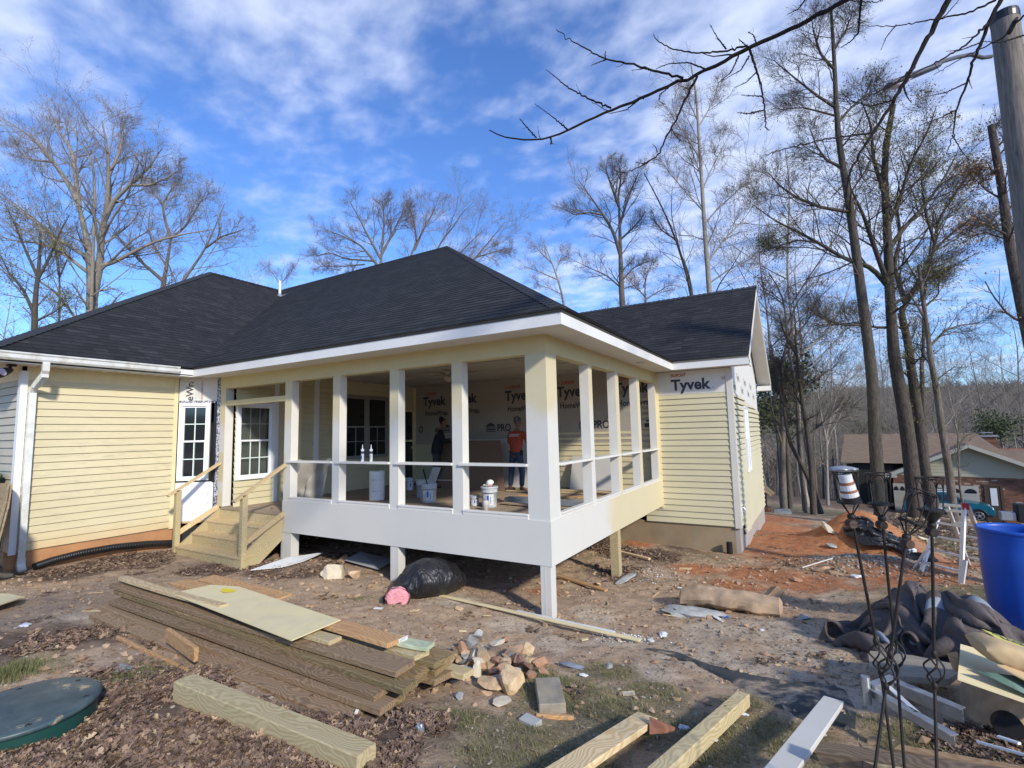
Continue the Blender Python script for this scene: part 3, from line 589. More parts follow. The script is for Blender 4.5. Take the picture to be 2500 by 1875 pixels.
# angled wall between the wing and the porch: house wrap, small window, flashing tape
C0 = Vector((-8.10,-.50,0)); C1 = Vector((-7.50,.04,0)); CU = (C1-C0).normalized(); CN = CU.cross(Vector((0,0,1))); CL = (C1-C0).length
def cbx(mb, u0,u1,v0,v1,n0,n1,mi=0):
    c = [(u0,v0),(u1,v0),(u1,v1),(u0,v1)]; Z = Vector((0,0,1)); lo = [C0+CU*a+Z*b+CN*n0 for a,b in c]; hi = [C0+CU*a+Z*b+CN*n1 for a,b in c]
    mb.grid([lo, hi], True, mi); mb.poly(lo[::-1], mi); mb.poly(hi, mi)
mb = MB(); cbx(mb,.0,CL-.10,3.10,3.58,-.03,0); mb.build('house_wrap', 'house_wrap', house)['label'] = 'printed white house wrap above the narrow window'
mb = MB(); cbx(mb,.0,CL-.12,.70,1.49,-.03,0); mb.build('house_wrap', 'house_wrap_new', house)['label'] = 'plain bright white house wrap below the narrow window'
mb = MB(); cbx(mb,CL-.10,CL-.0,.72,3.57,-.03,.004); cbx(mb,.0,CL-.12,3.06,3.11,-.02,.006); mb.build('flashing_tape', 'flashing_tape', house)
mb = MB(); cbx(mb,CL-.145,CL-.09,1.45,3.05,.004,.010); cbx(mb,.0,CL-.14,1.465,1.50,.0,.006); mb.build('tape_strip', 'tape_black', house)
mb = MB(); put_text(mb,'HomeWrap',.135,C0+CU*.26+CN*.003+Vector((0,0,2.72)),(0,0,1),-CU,.025,clip=(.38,.80)); mb.build('wrap_lettering', 'ink_dark', house)
mb = MB(); put_text(mb,'HOUSE WRAP 04.W.TH 1a.usa',.032,C0+CU*.44+CN*.003+Vector((0,0,3.12)),(0,0,1),-CU,.02,clip=(0,.40)); mb.build('wrap_lettering', 'ink_red', house)
mb = MB()
for k in range(5):
    u = .30+k*.026; a, b = 3.13+.01*(k%3), 3.50-.03*(k%2); cbx(mb,u,u+.004,a,b,.001,.002)
for k, v in enumerate((.85,1.02,1.2)): cbx(mb,CL-.22,CL-.205,v,v+.03,.001,.002)
cbx(mb,.12,.25,1.40,1.412,.001,.002); mb.build('wrap_marks', 'ink_grey', house)
window(C0+CU*.03+Vector((0,0,1.50)), CU, CN, .575, 1.56, 2, 2, 'glass_dark', fr=.06, proud=.05)
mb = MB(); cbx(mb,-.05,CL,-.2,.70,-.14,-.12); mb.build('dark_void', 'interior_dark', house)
mb = MB(); cbx(mb,.0,CL-.1,.66,.70,-.12,.01); mb.build('sill_plate', 'pine_new', house)

# porch inner wall along x = -7.1
XW = -7.12
wall_courses('siding', (XW,0,0), (0,1,0), [(.1,.12,.96,3.72),(.12,.95,.96,1.48),(.12,.95,3.06,3.72),(1.05,1.55,.96,3.72),(1.62,1.97,.96,3.72),(2.09,2.86,.96,3.72),(2.86,4.36,.96,1.74),(2.86,4.36,3.36,3.72),(4.36,4.92,.96,3.72),(4.92,5.46,3.06,3.72)], 'siding_yellow', v0=.96, label='yellow siding inside the porch around the dark windows')
mb = MB(); mb.box(XW-.02,XW+.03,.95,1.05,.96,3.72); mb.box(XW-.02,XW+.035,1.97,2.09,.96,3.72); mb.build('wall_trim', 'trim_white', house)
mb = MB(); mb.box(XW-.02,XW+.03,1.55,1.62,.96,3.72); mb.box(XW-.02,XW+.035,5.42,5.49,.96,3.72); mb.build('wall_trim', 'trim_yellow', house)
window((XW,.12,1.48), (0,1,0), (1,0,0), .83, 1.58, 3, 2, 'glass_clear', curtain=True)
for a in (2.86, 3.61): window((XW,a,1.74), (0,1,0), (1,0,0), .75, 1.62, 2, 3 if False else 2, 'glass_dark', 'frame_dull', 'frame_dull', fr=.05)
# glazed door at the far corner
dm = MB(); dm.box(XW-.04,XW-.01,4.98,5.40,.98,2.98); door = dm.build('door', 'glass_dark', house); door['label'] = 'dark glazed door in the far porch corner'
dm = MB(); dm.box(XW-.01,XW+.025,4.92,4.98,.96,3.06); dm.box(XW-.01,XW+.025,5.38,5.42,.96,3.06); dm.box(XW-.01,XW+.024,4.98,5.38,2.98,3.06); dm.box(XW-.008,XW+.012,4.98,5.38,2.12,2.17); dm.build('door_frame', 'trim_yellow', door)
dm = MB(); dm.sphere((XW+.03,5.30,1.95),.03); dm.build('handle', 'alu', door)
dm = MB(); dm.cbox(XW,XW+.03,2.40,2.50,1.60,1.76); dm.build('electrical_box', 'gutter_white', house)
# back wall y = 5.5: wrap above, siding below
YB = 5.5
mb = MB(); mb.box(-7.1,-.01,YB-.012,YB+.10,2.0,3.72); o = mb.build('house_wrap', 'house_wrap_shaded', house); o['label'] = 'printed house wrap on the back porch wall'
mb = MB(); mb.box(0.0,1.50,YB-.012,YB+.10,3.06,3.57); o = mb.build('house_wrap', 'house_wrap', house); o['label'] = 'printed house wrap under the wing eave'
wall_courses('siding', (0,YB,0), (1,0,0), [(-7.1,-3.1,.96,2.05),(-3.1,-.0,.96,2.32)], 'siding_yellow', v0=.96, label='yellow siding on the lower back wall of the porch')
wall_courses('siding', (0,YB,0), (1,0,0), [(-.35,1.49,.29,3.09)], 'siding_new', v0=.30, label='clean pale yellow siding on the front of the right wing')
mb = MB(); mb.box(-.02,.04,YB-.035,YB-.0,.6,3.56); mb.build('wall_trim', 'trim_yellow', house)
yt = YB-.0155
def new_ink():
    global ik, rd, gy
    ik, rd, gy = MB(), MB(), MB()
def flush_ink():
    for m_, c_ in ((ik,'ink_dark'),(rd,'ink_red'),(gy,'ink_grey')):
        if m_.f: m_.build('wrap_lettering', c_, house)
    new_ink()
new_ink()
def wrap_logo(x, z, which='full', c=None):
    """one printed repeat: small red name, large name, product name, small print"""
    put_text(rd, '\u25c2DUPONT\u25b8' if False else 'DUPONT', .085, (x+.12, yt, z+.30), (1,0,0), (0,0,1), .05, .72, clip=c); 
    for s_ in (-1, 1):
        xa = x+.25+s_*.24; 
        if not c: rd.poly([(xa-s_*.05,yt,z+.375),(xa,yt,z+.34),(xa-s_*.05,yt,z+.305)][::(1 if s_<0 else -1)])
    cc = (c[0], c[1]) if c else None
    put_text(ik, 'Tyvek', .255, (x, yt, z), (1,0,0), (0,0,1), .045, .93, clip=cc)
    ik.box(x+.84, x+.86, yt-.0005, yt, z, z+.02)
    put_text(ik, 'HomeWrap.', .14, (x+.07, yt, z-.29), (1,0,0), (0,0,1), .035, .87, clip=c)
    if not c:
        for k in range(3): gy.box(x+.2+.07*k, x+.75-.12*k, yt-.0005, yt, z-.46-.05*k, z-.452-.05*k)
for x, z in ((-6.80,3.15),(-5.72,3.17),(-3.98,3.16),(-2.46,3.17),(-.98,3.16)): wrap_logo(x, z, c=(.33,2.) if x == -5.72 else None); flush_ink()
x, z = .33, 3.17
put_text(rd, 'DUPONT', .07, (x-.0, yt, z+.28), (1,0,0), (0,0,1), .05, .80); put_text(ik, 'Tyvek', .235, (x+.0, yt, z-.01), (1,0,0), (0,0,1), .045, 1.0); ik.box(x+.86, x+.88, yt-.0005, yt, z, z+.02)
put_text(gy, 'Tyvek.com', .03, (x+1.02, yt, z+.20), (1,0,0), (0,0,1), .03); put_text(rd, 'THE USA', .03, (x+1.04, yt, z+.16), (1,0,0), (0,0,1), .03); flush_ink()
def pro_logo(x, z, s=1.0):
    """store sign outline, gabled, with PRO beside it"""
    pts = [(0,0),(.30,0),(.30,.13),(.26,.13),(.26,.16),(.15,.20),(.04,.16),(.04,.13),(0,.13)]
    ik.poly([(x+a*s, yt, z+.03*s+b*s) for a, b in pts]); ik.box(x, x+.30*s, yt-.0004, yt, z-.01*s, z+.012*s)
    put_text(gy, "LOWE'S", .075*s, (x+.15*s, yt-.001, z+.06*s), (1,0,0), (0,0,1), .04, .8, align='c')
    put_text(ik, 'PRO', .19*s, (x+.35*s, yt, z+.0*s), (1,0,0), (0,0,1), .04, .85)
for x, z in ((-7.62,2.38),(-6.12,2.37),(-4.60,2.36),(-1.90,2.37),(-.30,2.36)):
    if x < -7: put_text(ik, 'O', .19, (-6.99, yt, 2.38), (1,0,0), (0,0,1), .04, .85)
    elif x > -.5: pts = [(0,0),(.24,0),(.24,.20),(.15,.20),(.04,.16),(.04,.13),(0,.13)]; ik.poly([(x+a, yt, z+b) for a, b in pts])
    else: pro_logo(x, z)
    flush_ink()
ik.tube([(-1.55,yt-.01,2.35),(-1.2,yt-.01,2.55),(-.95,yt-.01,2.95),(-.75,yt-.01,3.25)], .006, 5); ik.build('hanging_wire', 'ink_dark', house)
# right wing: front corner, side wall, gable
mb = MB(); mb.box(1.46,1.575,YB-.03,YB+.0,.27,3.57); mb.box(1.545,1.578,YB,YB+.09,.27,3.57); mb.build('corner_trim', 'primer_white', house)['label'] = 'white corner post of the right wing'
XS = 1.55; YE = 11.75
def zr_(y): return ZE-.12+PITCH*(min(y,17.28-y)-5.1)
wall_courses('siding', (XS,0,0), (0,1,0), [[(YB+.09,.30),(6.1,.30),(6.1,3.05),(YB+.09,3.12)],[(6.1,.02),(7.4,-.05),(7.4,3.0),(6.1,3.05)],[(7.4,-.02),(8.3,-.02),(8.3,1.25),(7.4,1.25)],[(7.4,2.85),(8.3,2.80),(8.3,2.95),(7.4,3.0)],[(8.3,-.02),(YE,-.1),(YE,2.8),(8.3,2.95)]], 'siding_new', lip=.036, gap=.022, v0=.30-.127*3, label='pale yellow siding on the side of the right wing')
mb = MB(); mb.poly([(XS-.012,YB+.09,3.0),(XS-.012,YE,2.7),(XS-.012,YE,zr_(YE)),(XS-.012,8.64,zr_(8.64)),(XS-.012,YB+.09,zr_(YB))]); mb.build('house_wrap', 'house_wrap', house)['label'] = 'wrinkled house wrap on the gable end'
gk = MB()
for i in range(7): put_text(gk, 'Tyvek', .16, (XS-.009, 5.9+i*.75, 3.15+(i%2)*.25), (0,1,0), (0,0,1), .03)
gk.build('wrap_lettering', 'ink_grey', house)
for a in (7.42, 7.86): window((XS+.0,a,1.25), (0,1,0), (1,0,0), .43, 1.58, 1, 1, 'glass_dim', fr=.05)
mb = MB(); mb.box(XS-.099,XS-.012,YB+.021,YE,-1.2,.32); mb.build('foundation', 'parge_streaked', house)['label'] = 'streaked concrete foundation on the side of the wing'
mb = MB(); mb.box(-7.0,XS-.10,YB+.02,YB+.10,-1.0,.30); mb.build('foundation', 'parge_tan', house)['label'] = 'tan parged foundation wall below the new siding'
mb = MB(); mb.tube([(XS+.0,5.75,.62),(XS+.05,5.75,.62)],.03,10); mb.tube([(XS+.05,5.75,.66),(XS+.08,5.75,.62),(XS+.075,5.75,.56)],.012,6); mb.build('spigot', 'galv', house)
mb = MB(); mb.cbox(XS-.01,XS+.03,5.66,5.80,.50,.72); mb.build('mounting_block', 'trim_white', house)
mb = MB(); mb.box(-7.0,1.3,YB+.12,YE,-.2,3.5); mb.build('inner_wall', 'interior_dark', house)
# porch ceiling, soffits, fascia, drip edge
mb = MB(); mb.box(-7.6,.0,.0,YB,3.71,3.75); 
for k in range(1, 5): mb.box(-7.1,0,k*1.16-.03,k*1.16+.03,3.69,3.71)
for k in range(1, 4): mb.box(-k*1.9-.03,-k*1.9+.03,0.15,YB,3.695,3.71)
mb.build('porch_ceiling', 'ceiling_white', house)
mb = MB(); S0, S1 = 3.58, 3.60
mb.box(-7.62,.44,-.47,-.0,S0,S1); mb.box(-.0,.44,-.0,5.1,S0,S1); mb.box(0.0,1.93,5.1,YB,S0,S1); mb.box(-8.14,-7.62,-3.4,.1,S0,S1); mb.box(-20,-8.14,-3.4,-2.85,S0,S1)
soff = mb.build('soffit', 'soffit_white', house)
mb = MB()
for i in range(14): mb.box(-8.12,-7.63,-2.9+i*.2,-2.893+i*.2,S0-.003,S0-.0005)
mb.build('soffit_joint', 'parge_tan', soff)
def rake_pts(x, dz): return [(x,5.1,ZE-dz),(x,8.64,ZE+PITCH*3.54-dz),(x,12.18,ZE-dz)]
mb = MB()   # sloped rake soffit of the wing and its eave boxes
for a, b in ((0,1),(1,2)):
    p, q = rake_pts(1.57,.16), rake_pts(1.93,.16); quad = [p[a], q[a], q[b], p[b]]
    mb.poly(quad); mb.poly([(x,y,z+.02) for x,y,z in quad][::-1])
mb.build('rake_soffit', 'soffit_white', house)
mb = MB(); fz0, fz1 = 3.565, 3.705
mb.box(-7.645,.465,-.495,-.47,fz0,fz1); mb.box(.44,.465,-.47,5.075,fz0,fz1); mb.box(.465,1.94,5.075,5.10,fz0,fz1); mb.box(-7.645,-7.62,-3.4,-.495,fz0,fz1); mb.box(-20,-7.62,-3.425,-3.40,fz0,fz1)
for (a, b) in ((0,1),(1,2)):
    p = rake_pts(1.93,.22); q = rake_pts(1.93,.035); r_ = [(x+.022,y,z) for x,y,z in p]; s_ = [(x+.022,y,z) for x,y,z in q]
    mb.poly([r_[a], r_[b], s_[b], s_[a]]); mb.poly([p[b], p[a], q[a], q[b]]); mb.poly([p[a],p[b],r_[b],r_[a]])
mb.box(1.57,1.95,11.75,12.2,3.45,3.60); mb.box(1.93,1.952,5.078,5.6,3.56,3.66)
mb.build('fascia', 'fascia_white', house)
mb = MB(); dz0 = 3.708
mb.box(-7.62,.475,-.505,-.46,dz0,3.742); mb.box(.43,.475,-.46,5.075,dz0,3.742); mb.box(.475,1.95,5.062,5.10,dz0,3.742); mb.build('drip_edge', 'drip_edge', house)
# roof planes -------------------------------------------------------------
def roof_plane(mb, eave0, eave1, inward, poly_xy, off=0.):
    """eave line eave0->eave1 at ZE, rising along inward (unit xy). courses laid in the slope plane"""
    e0 = Vector((*eave0, ZE)); U = (Vector((*eave1, ZE))-e0).normalized(); I = Vector((*inward, 0)); V = (I+Vector((0,0,PITCH))); L = V.length; V = V/L
    P = []
    for (x, y) in poly_xy:
        d = Vector((x, y, 0))-Vector((e0.x, e0.y, 0)); P.append((d.dot(U), d.dot(I)*L))
    # outward normal is U x V; ensure it points up
    if U.cross(V).z < 0: print('roof plane flipped')
    courses(mb, e0+U.cross(V)*.0, U, V, P, .143, .0065, 0, 0, 0.)
    pts = [e0+U*u+V*v-U.cross(V)*.03 for u, v in P]; mb.poly(pts[::-1])
    return [e0+U*u+V*v for u, v in P]
mb = MB()
roof_plane(mb, (-7.62,-.50), (.47,-.50), (0,1), [(-7.60,-.53),(.50,-.53),(-7.12,7.09),(-15.18,7.09)])
roof_plane(mb, (-20,-.5), (-7.62,-.5), (0,1), [(-14.22,6.13),(-15.18,7.09),(-20,7.09),(-20,6.13)])
roof_plane(mb, (.47,-.50), (.47,5.07), (-1,0), [(.50,-.53),(.50,5.05),(-3.1,8.64),(-5.57,8.64),(-7.12,7.09)])
roof_plane(mb, (-7.62,-3.4), (-7.62,-.5), (-1,0), [(-7.58,-3.44),(-7.58,-.53),(-14.22,6.13),(-14.22,3.2)])
roof_plane(mb, (-20.8,-3.4), (-7.62,-3.4), (0,1), [(-20.8,-3.44),(-7.58,-3.44),(-14.22,3.2)])
roof_plane(mb, (.44,5.08), (1.95,5.08), (0,1), [(.42,5.05),(1.955,5.05),(1.955,8.64),(-3.1,8.64)])
roof = mb.build('roof', 'shingles', house)
mb = MB(); z_ = lambda d: ZE+PITCH*d
mb.poly([(-20,7.09,z_(7.56)),(-7.12,7.09,z_(7.56)),(.44,14.65,ZE),(-20,14.65,ZE)]); mb.poly([(-5.57,8.64,z_(6.0)),(-3.1,8.64,z_(3.54)),(-6.6,12.18,ZE),(-1.9,12.3,ZE)]); mb.poly([(-3.1,8.64,z_(3.54)),(1.955,8.64,z_(3.54)),(1.955,12.18,ZE),(-6.6,12.18,ZE)])
mb.poly([(-14.22,3.2,z_(6.6)),(-14.22,6.13,z_(6.6)),(-20.8,9,ZE),(-20.8,-3.4,ZE)]); mb.build('roof_back', 'shingle_cap', house)
# hip and ridge caps: overlapping folded shingles
def caps(a, b, nl, nr, w=.15, step=.14):
    a, b = Vector(a), Vector(b); L = (b-a).length; d = (b-a)/L; n = int(L/step); cm = MB(); nl = Vector(nl).normalized(); nr = Vector(nr).normalized()
    up = (nl.cross(d)+0*nl); 
    for i in range(n):
        s0 = a+d*(i*step); s1 = a+d*((i+1)*step+.02); h0, h1 = .028+.004*random.random(), .012
        for sd in (nl, nr):
            top0 = s0+Vector((0,0,h0)); top1 = s1+Vector((0,0,h1)); e0 = s0+sd*w+Vector((0,0,h0-.006)); e1 = s1+sd*w+Vector((0,0,h1-.004))
            q = [top0, e0, e1, top1]
            nn = (q[1]-q[0]).cross(q[3]-q[0])
            if nn.z < 0: q = q[::-1]
            cm.poly(q); cm.poly([top0, e0, e0-Vector((0,0,.02)), top0-Vector((0,0,.02))])
    return cm
s_ = PITCH
for (a, b, nl, nr) in (((.47,-.50,ZE),(-7.12,7.09,z_(7.59)),(-1,0,0),(0,1,0)), ((-7.12,7.09,z_(7.59)),(-16,7.09,z_(7.59)),(0,-1,-s_),(0,1,-s_)), ((-7.6,-3.42,ZE),(-14.22,3.2,z_(6.62)),(-1,0,0),(0,1,0)),
                       ((-14.22,3.2,z_(6.62)),(-14.22,6.1,z_(6.62)),(1,0,-s_),(-1,0,-s_)), ((1.955,8.64,z_(3.56)),(-3.1,8.64,z_(3.56)),(0,-1,-s_),(0,1,-s_)), ((-3.1,8.64,z_(3.57)),(-5.6,8.64+0,z_(3.57)),(0,-1,-s_),(0,1,-s_))):
    if b[0] == -5.6: continue
    # hips: wings drop along the contour direction of each adjoining plane
    if nl == (-1,0,0):
        nl, nr = (-1, 0, 0), (0, 1, 0)
        # contour lines of the front plane run along x, of the side plane along y; measured from the hip they go level-left and level-back
        nl = (-1, 0, 0); nr = (0, 1, 0)
    caps(a, b, nl, nr).build('ridge_cap', 'shingle_cap', roof)
# vent pipe near the valley
p = aY(685,745,5.4); xv, yv = -13.55, 5.35; zv = ZE+PITCH*(yv+.5)
mb = MB(); mb.lathe([(.045,-.05),(.045,.62),(.036,.62),(.036,.4)],12,(xv,yv,zv)); vp = mb.build('vent_pipe', 'trim_white', house, smooth=True)
mb = MB(); mb.poly([(xv-.22,yv-.25,zv-.25*PITCH+.03),(xv+.22,yv-.25,zv-.25*PITCH+.03),(xv+.2,yv+.2,zv+.2*PITCH+.03),(xv-.2,yv+.2,zv+.2*PITCH+.03)]); mb.lathe([(.11,.02),(.06,.14)],12,(xv,yv,zv)); mb.build('vent_boot', 'galv', vp)
# gutter and downspout on the left wing
prof = [(0,.12),(-.115,.12),(-.125,.105),(-.105,.085),(-.095,.03),(-.07,0),(0,0)]
gz0 = 3.60
mb = MB(); rows = [[(-7.62-dx, y, gz0+dz) for dx, dz in prof] for y in (-3.52,-.78)]; mb.grid(rows, False, 0, True)
for r_ in rows: mb.poly(r_)
rows2 = [[(x, -3.425+dx, gz0+dz) for dx, dz in prof] for x in (-20,-7.52)]; mb.grid(rows2)
mb.box(-7.51,-7.495,-3.52,-.78,gz0+.115,gz0+.125)
gut = mb.build('gutter', 'gutter_white', house)
mb = MB(); yd = -2.735; pts = [Vector((-7.565,yd-.0,3.60)),Vector((-7.565,yd,3.47)),Vector((-7.62,yd,3.40)),Vector((-7.98,yd,3.24)),Vector((-8.055,yd,3.14)),Vector((-8.055,yd,.44))]
def strap_pipe(mb, pts, w, d, wav=0):
    rows = []
    for i, p in enumerate(pts):
        t = (pts[min(i+1,len(pts)-1)]-pts[max(i-1,0)]).normalized(); n = Vector((0,1,0)); m = t.cross(n)
        rows.append([p+n*(w/2*a)+m*(d/2*b) for a, b in ((-1,-1),(-.5,-1),(-.45,-.9),(.0,-.9),(.45,-.9),(.5,-1),(1,-1),(1,1),(-1,1))])
    mb.grid(rows, True); mb.poly(rows[0][::-1]); mb.poly(rows[-1])
strap_pipe(mb, pts, .085, .062); strap_pipe(mb, [Vector((-8.055,yd,.50)),Vector((-8.055,yd,.40)),Vector((-8.02,yd,.35)),Vector((-7.90,yd-.02,.31))], .10, .075)
for k in range(7): q = .04; y0 = -7.58-k*.055; mb.box(y0-.006,y0+.006,yd-.047,yd+.047,3.40-k*.024-.04,3.40-k*.024+.035)
mb.build('downspout', 'gutter_white', house)
mb = MB(); mb.lathe([(.012,0),(.02,.03),(.03,.04),(.0,.041)],8,(0,0,0)); 
# porch -------------------------------------------------------------------
PP = ['porch_paint','fresh_white','primer_yellow','treated_wood']
def post(x0,x1,y0,y1,z0,z1,faces,mi=0,name='porch_post'):
    mb = MB(); mb.box(x0,x1,y0,y1,z0,z1,mi,faces); return mb.build(name, PP, house)
Z0, Z1, Z2 = 1.28, 3.34, 3.58
for x0, x1 in ((-5.37,-5.18),(-4.07,-3.90),(-2.75,-2.57),(-1.53,-1.35)): post(x0,x1,0,.15,1.19 if x0 > -5.3 else .64,Z1,{'+x':1,'-x':1,'+y':2})
mb = MB(); mb.box(-.31,0,-.0,.15,1.19,Z1,0,{'-x':1,'+y':1}); mb.box(-.15,-.0,.15,.31,1.19,Z1,0,{'-x':1,'+y':1}); o = mb.build('porch_post', PP, house); o['label'] = 'wide corner post, sprayed white below and yellow primer above'
for y0, y1 in ((1.45,1.60),(2.70,2.88),(3.98,4.17),(5.33,5.485)): post(-.15,0,y0,y1,1.19,Z1,{'-y':1,'+y':1,'-x':1})
o = post(-7.49,-7.31,.0,.17,.97,Z1,{'+x':1}); o['label'] = 'white post beside the doorway against the angled wall'
mb = MB(); mb.box(-7.5,.004,-.004,.15,Z1,Z2,0); mb.box(-.15,.004,.15,5.485,Z1,Z2,0); mb.build('header_beam', 'primer_yellow', house)
mb = MB(); mb.box(-7.31,-5.37,.01,.12,2.99,3.09); mb.build('transom_bar', 'primer_yellow', house)
for x0, x1 in ((-5.18,-4.07),(-3.90,-2.75),(-2.57,-1.53),(-1.35,-.31)):
    mb = MB(); mb.cbox(x0-.06,x1,-.035,.13,1.865,1.90,.003); mb.build('mid_rail', 'fresh_white', house)
    mb = MB(); mb.cbox(x0,x1,-.012,.13,1.19,1.235,.003); mb.cbox(x0,x1,-.02,.045,1.235,1.262,.003); mb.build('sill', 'fresh_white', house)
for y0, y1 in ((.31,1.45),(1.60,2.70),(2.88,3.98),(4.17,5.33)):
    mb = MB(); mb.cbox(-.13,.035,y0,y1+.05,1.865,1.90,.003); mb.build('mid_rail', 'fresh_white', house)
    mb = MB(); mb.cbox(-.13,.012,y0,y1,1.19,1.235,.003); mb.cbox(-.045,.03,y0,y1,1.235,1.262,.003); mb.build('sill', 'fresh_white', house)
mb = MB(); mb.box(-5.372,-2.03,-.012,.03,.64,1.19); mb.box(-2.028,.012,-.014,.03,.64,1.19); mb.box(-.03,.012,.03,5.47,.64,1.19); mb.build('skirt_board', 'porch_paint', house)
mb = MB(); mb.box(-7.4,-.03,.03,5.49,.90,.96); mb.build('porch_floor', 'plywood_floor', house)
mb = MB()
for k in range(14): mb.box(-7.2+k*.53,-7.16+k*.53,.03,5.49,.66,.90)
mb.build('floor_joist', 'weathered_brown', house)
for (x0,x1,y0,y1,m) in ((-.155,-.012,-.008,.135,1),(-2.73,-2.57,.0,.15,1),(-5.40,-5.12,.0,.16,1)):
    mb = MB(); mb.box(x0,x1,y0,y1,-.25,.64); mb.box(x0+.06,x0+.066,y0-.003,y0,-.2,.64); mb.build('support_post', 'primer_white', house)
mb = MB(); mb.box(-.15,-.01,2.53,2.67,-.5,.64); o = mb.build('support_post', 'treated_wood', house); o['label'] = 'bare treated support post under the side of the porch'
for (x, y) in ((-3.6,2.8),(-6.8,2.8),(-3.6,5.2)):
    mb = MB(); mb.box(x-.07,x+.07,y-.07,y+.07,-.5,.66); mb.build('support_post', 'weathered_brown', house)
mb = MB(); mb.box(-7.5,-7.1,.17,5.5,-.5,.92); mb.build('foundation', 'parge_tan', house)['label'] = 'shaded foundation under the porch'
mb = MB(); mb.lathe([(.07,0),(.075,.008),(.055,.012),(.05,.006),(0.001,.006)],20,(.22,3.55,S0-.013)); tag(mb.build('soffit_light', 'soffit_white', None, smooth=True), 'small round light set in the porch soffit', 'light')
# floodlight under the left eave
fl = thing('floodlight', 'dark twin floodlight under the eave beside the downspout', 'floodlight', (-8.02,-3.02,3.575))
mb = MB(); mb.cbox(-.07,.07,-.05,.05,-.03,0); mb.build('base', 'plastic_black', fl)
for a, ln in (((.12,-.10,-.13),(.35,-.75,-.35)),((-.22,-.06,-.13),(-.5,-.75,-.3))):
    d = Vector(ln).normalized(); c = Vector(a); mb = MB(); mb.tube([(0,0,-.02), c-d*.03], .016, 8); mb.tube([c-d*.11, c-d*.08, c-d*.02, c+d*.03], [.025,.045,.062,.068], 16); h_ = mb.build('lamp_head', 'plastic_black', fl, smooth=True)
    mb = MB(); mb.tube([c+d*.031, c+d*.036, c+d*.045], [.062,.055,.02], 16); mb.build('lens', 'lamp_glass', h_, smooth=True)
# ceiling fan
cf = thing('ceiling_fan', 'white ceiling fan with light bowl hanging under the porch ceiling', 'ceiling fan', tuple(aY(1095,922,3.2)*1.0))
mb = MB(); mb.lathe([(.09,.02),(.10,.08),(.07,.12),(.02,.13),(.015,.32),(.06,.34),(.06,.38)],16); mb.build('motor', 'frame_dull', cf, smooth=True)
mb = MB(); mb.lathe([(.001,-.10),(.05,-.09),(.10,-.04),(.115,.015),(.11,.02)],16); mb.build('light_bowl', 'ceiling_white', cf, smooth=True)
for k in range(5):
    a = k*2*math.pi/5+.3; u = Vector((math.cos(a),math.sin(a),0)); w = Vector((-math.sin(a),math.cos(a),0)); mb = MB()
    mb.prism([u*.16-w*.05+Vector((0,0,.06)),u*.62-w*.07+Vector((0,0,.05)),u*.65+w*.05+Vector((0,0,.065)),u*.16+w*.05+Vector((0,0,.07))],(0,0,.006)); mb.build('blade', 'ceiling_white', cf)
# cover plate on the fan height: rod reaches the ceiling at any place
# porch stairs -------------------------------------------------------------
st = thing('porch_stairs', 'new treated wood steps with handrails leading up to the porch doorway', 'stairs', (0,0,0))
XA, XB = -7.40, -5.36
TZ = [.355,.55,.745]; TY = [-.80,-.53,-.26]
def bd(name, b, mat, par): return b.build(name, mat, par)
for i, (z, y) in enumerate(zip(TZ, TY)):
    yb = y+.30; x0 = XA+(0 if i == 0 else .02)
    mb = MB(); mb.cbox(XA,XB-(0 if i == 0 else .05),y,yb,z-.035,z); bd('tread', mb, 'pine_new', st)
    mb = MB(); mb.box(XA+.0,XB-.05+(.05 if i == 0 else 0),y+.012,y+.045,(TZ[i-1] if i else .05),z-.035); bd('riser', mb, 'treated_wood', st)
mb = MB(); mb.box(XA,XB-.05,-.02,.0,.745,.925); bd('riser', mb, 'treated_wood', st)
mb = MB(); mb.box(-7.31,-5.37,-.035,.12,.93,.962); bd('tread', mb, 'plywood_floor', st)
for x in (XB-.045, XA): 
    mb = MB(); sd = [(-.80,.14),(-.55,.14),(.0,.56),(.0,.80),(-.0,.80),(-.26,.71),(-.26,.52),(-.53,.515),(-.53,.32),(-.80,.32)]
    mb.prism([(x,y,z) for y,z in [(-.80,.10),(-.52,.10),(.0,.50),(.0,.93),(-.02,.93),(-.78,.33)]],(.042,0,0)); bd('stringer', mb, 'treated_wood', st)
for x, y0 in ((XB-.005,-.80),(XA-.09,-.80)):
    mb = MB(); mb.cbox(x,x+.09,y0,y0+.09,.05 if x > -6 else .2,1.375); bd('post', mb, 'treated_wood', st)
    for za, zb, h in ((1.30,1.83,.038),(.56,.97,.038)):
        mb = MB(); ya, yb = (-.93,.0) if za > 1 else (-.76,.0); mb.obar((x+.045,ya,za-(.02 if za>1 else 0)),(x+.045,yb,zb),.09 if za > 1 else .04,.038 if za>1 else .085,(0,0,1)); bd('handrail', mb, 'pine_new', st)
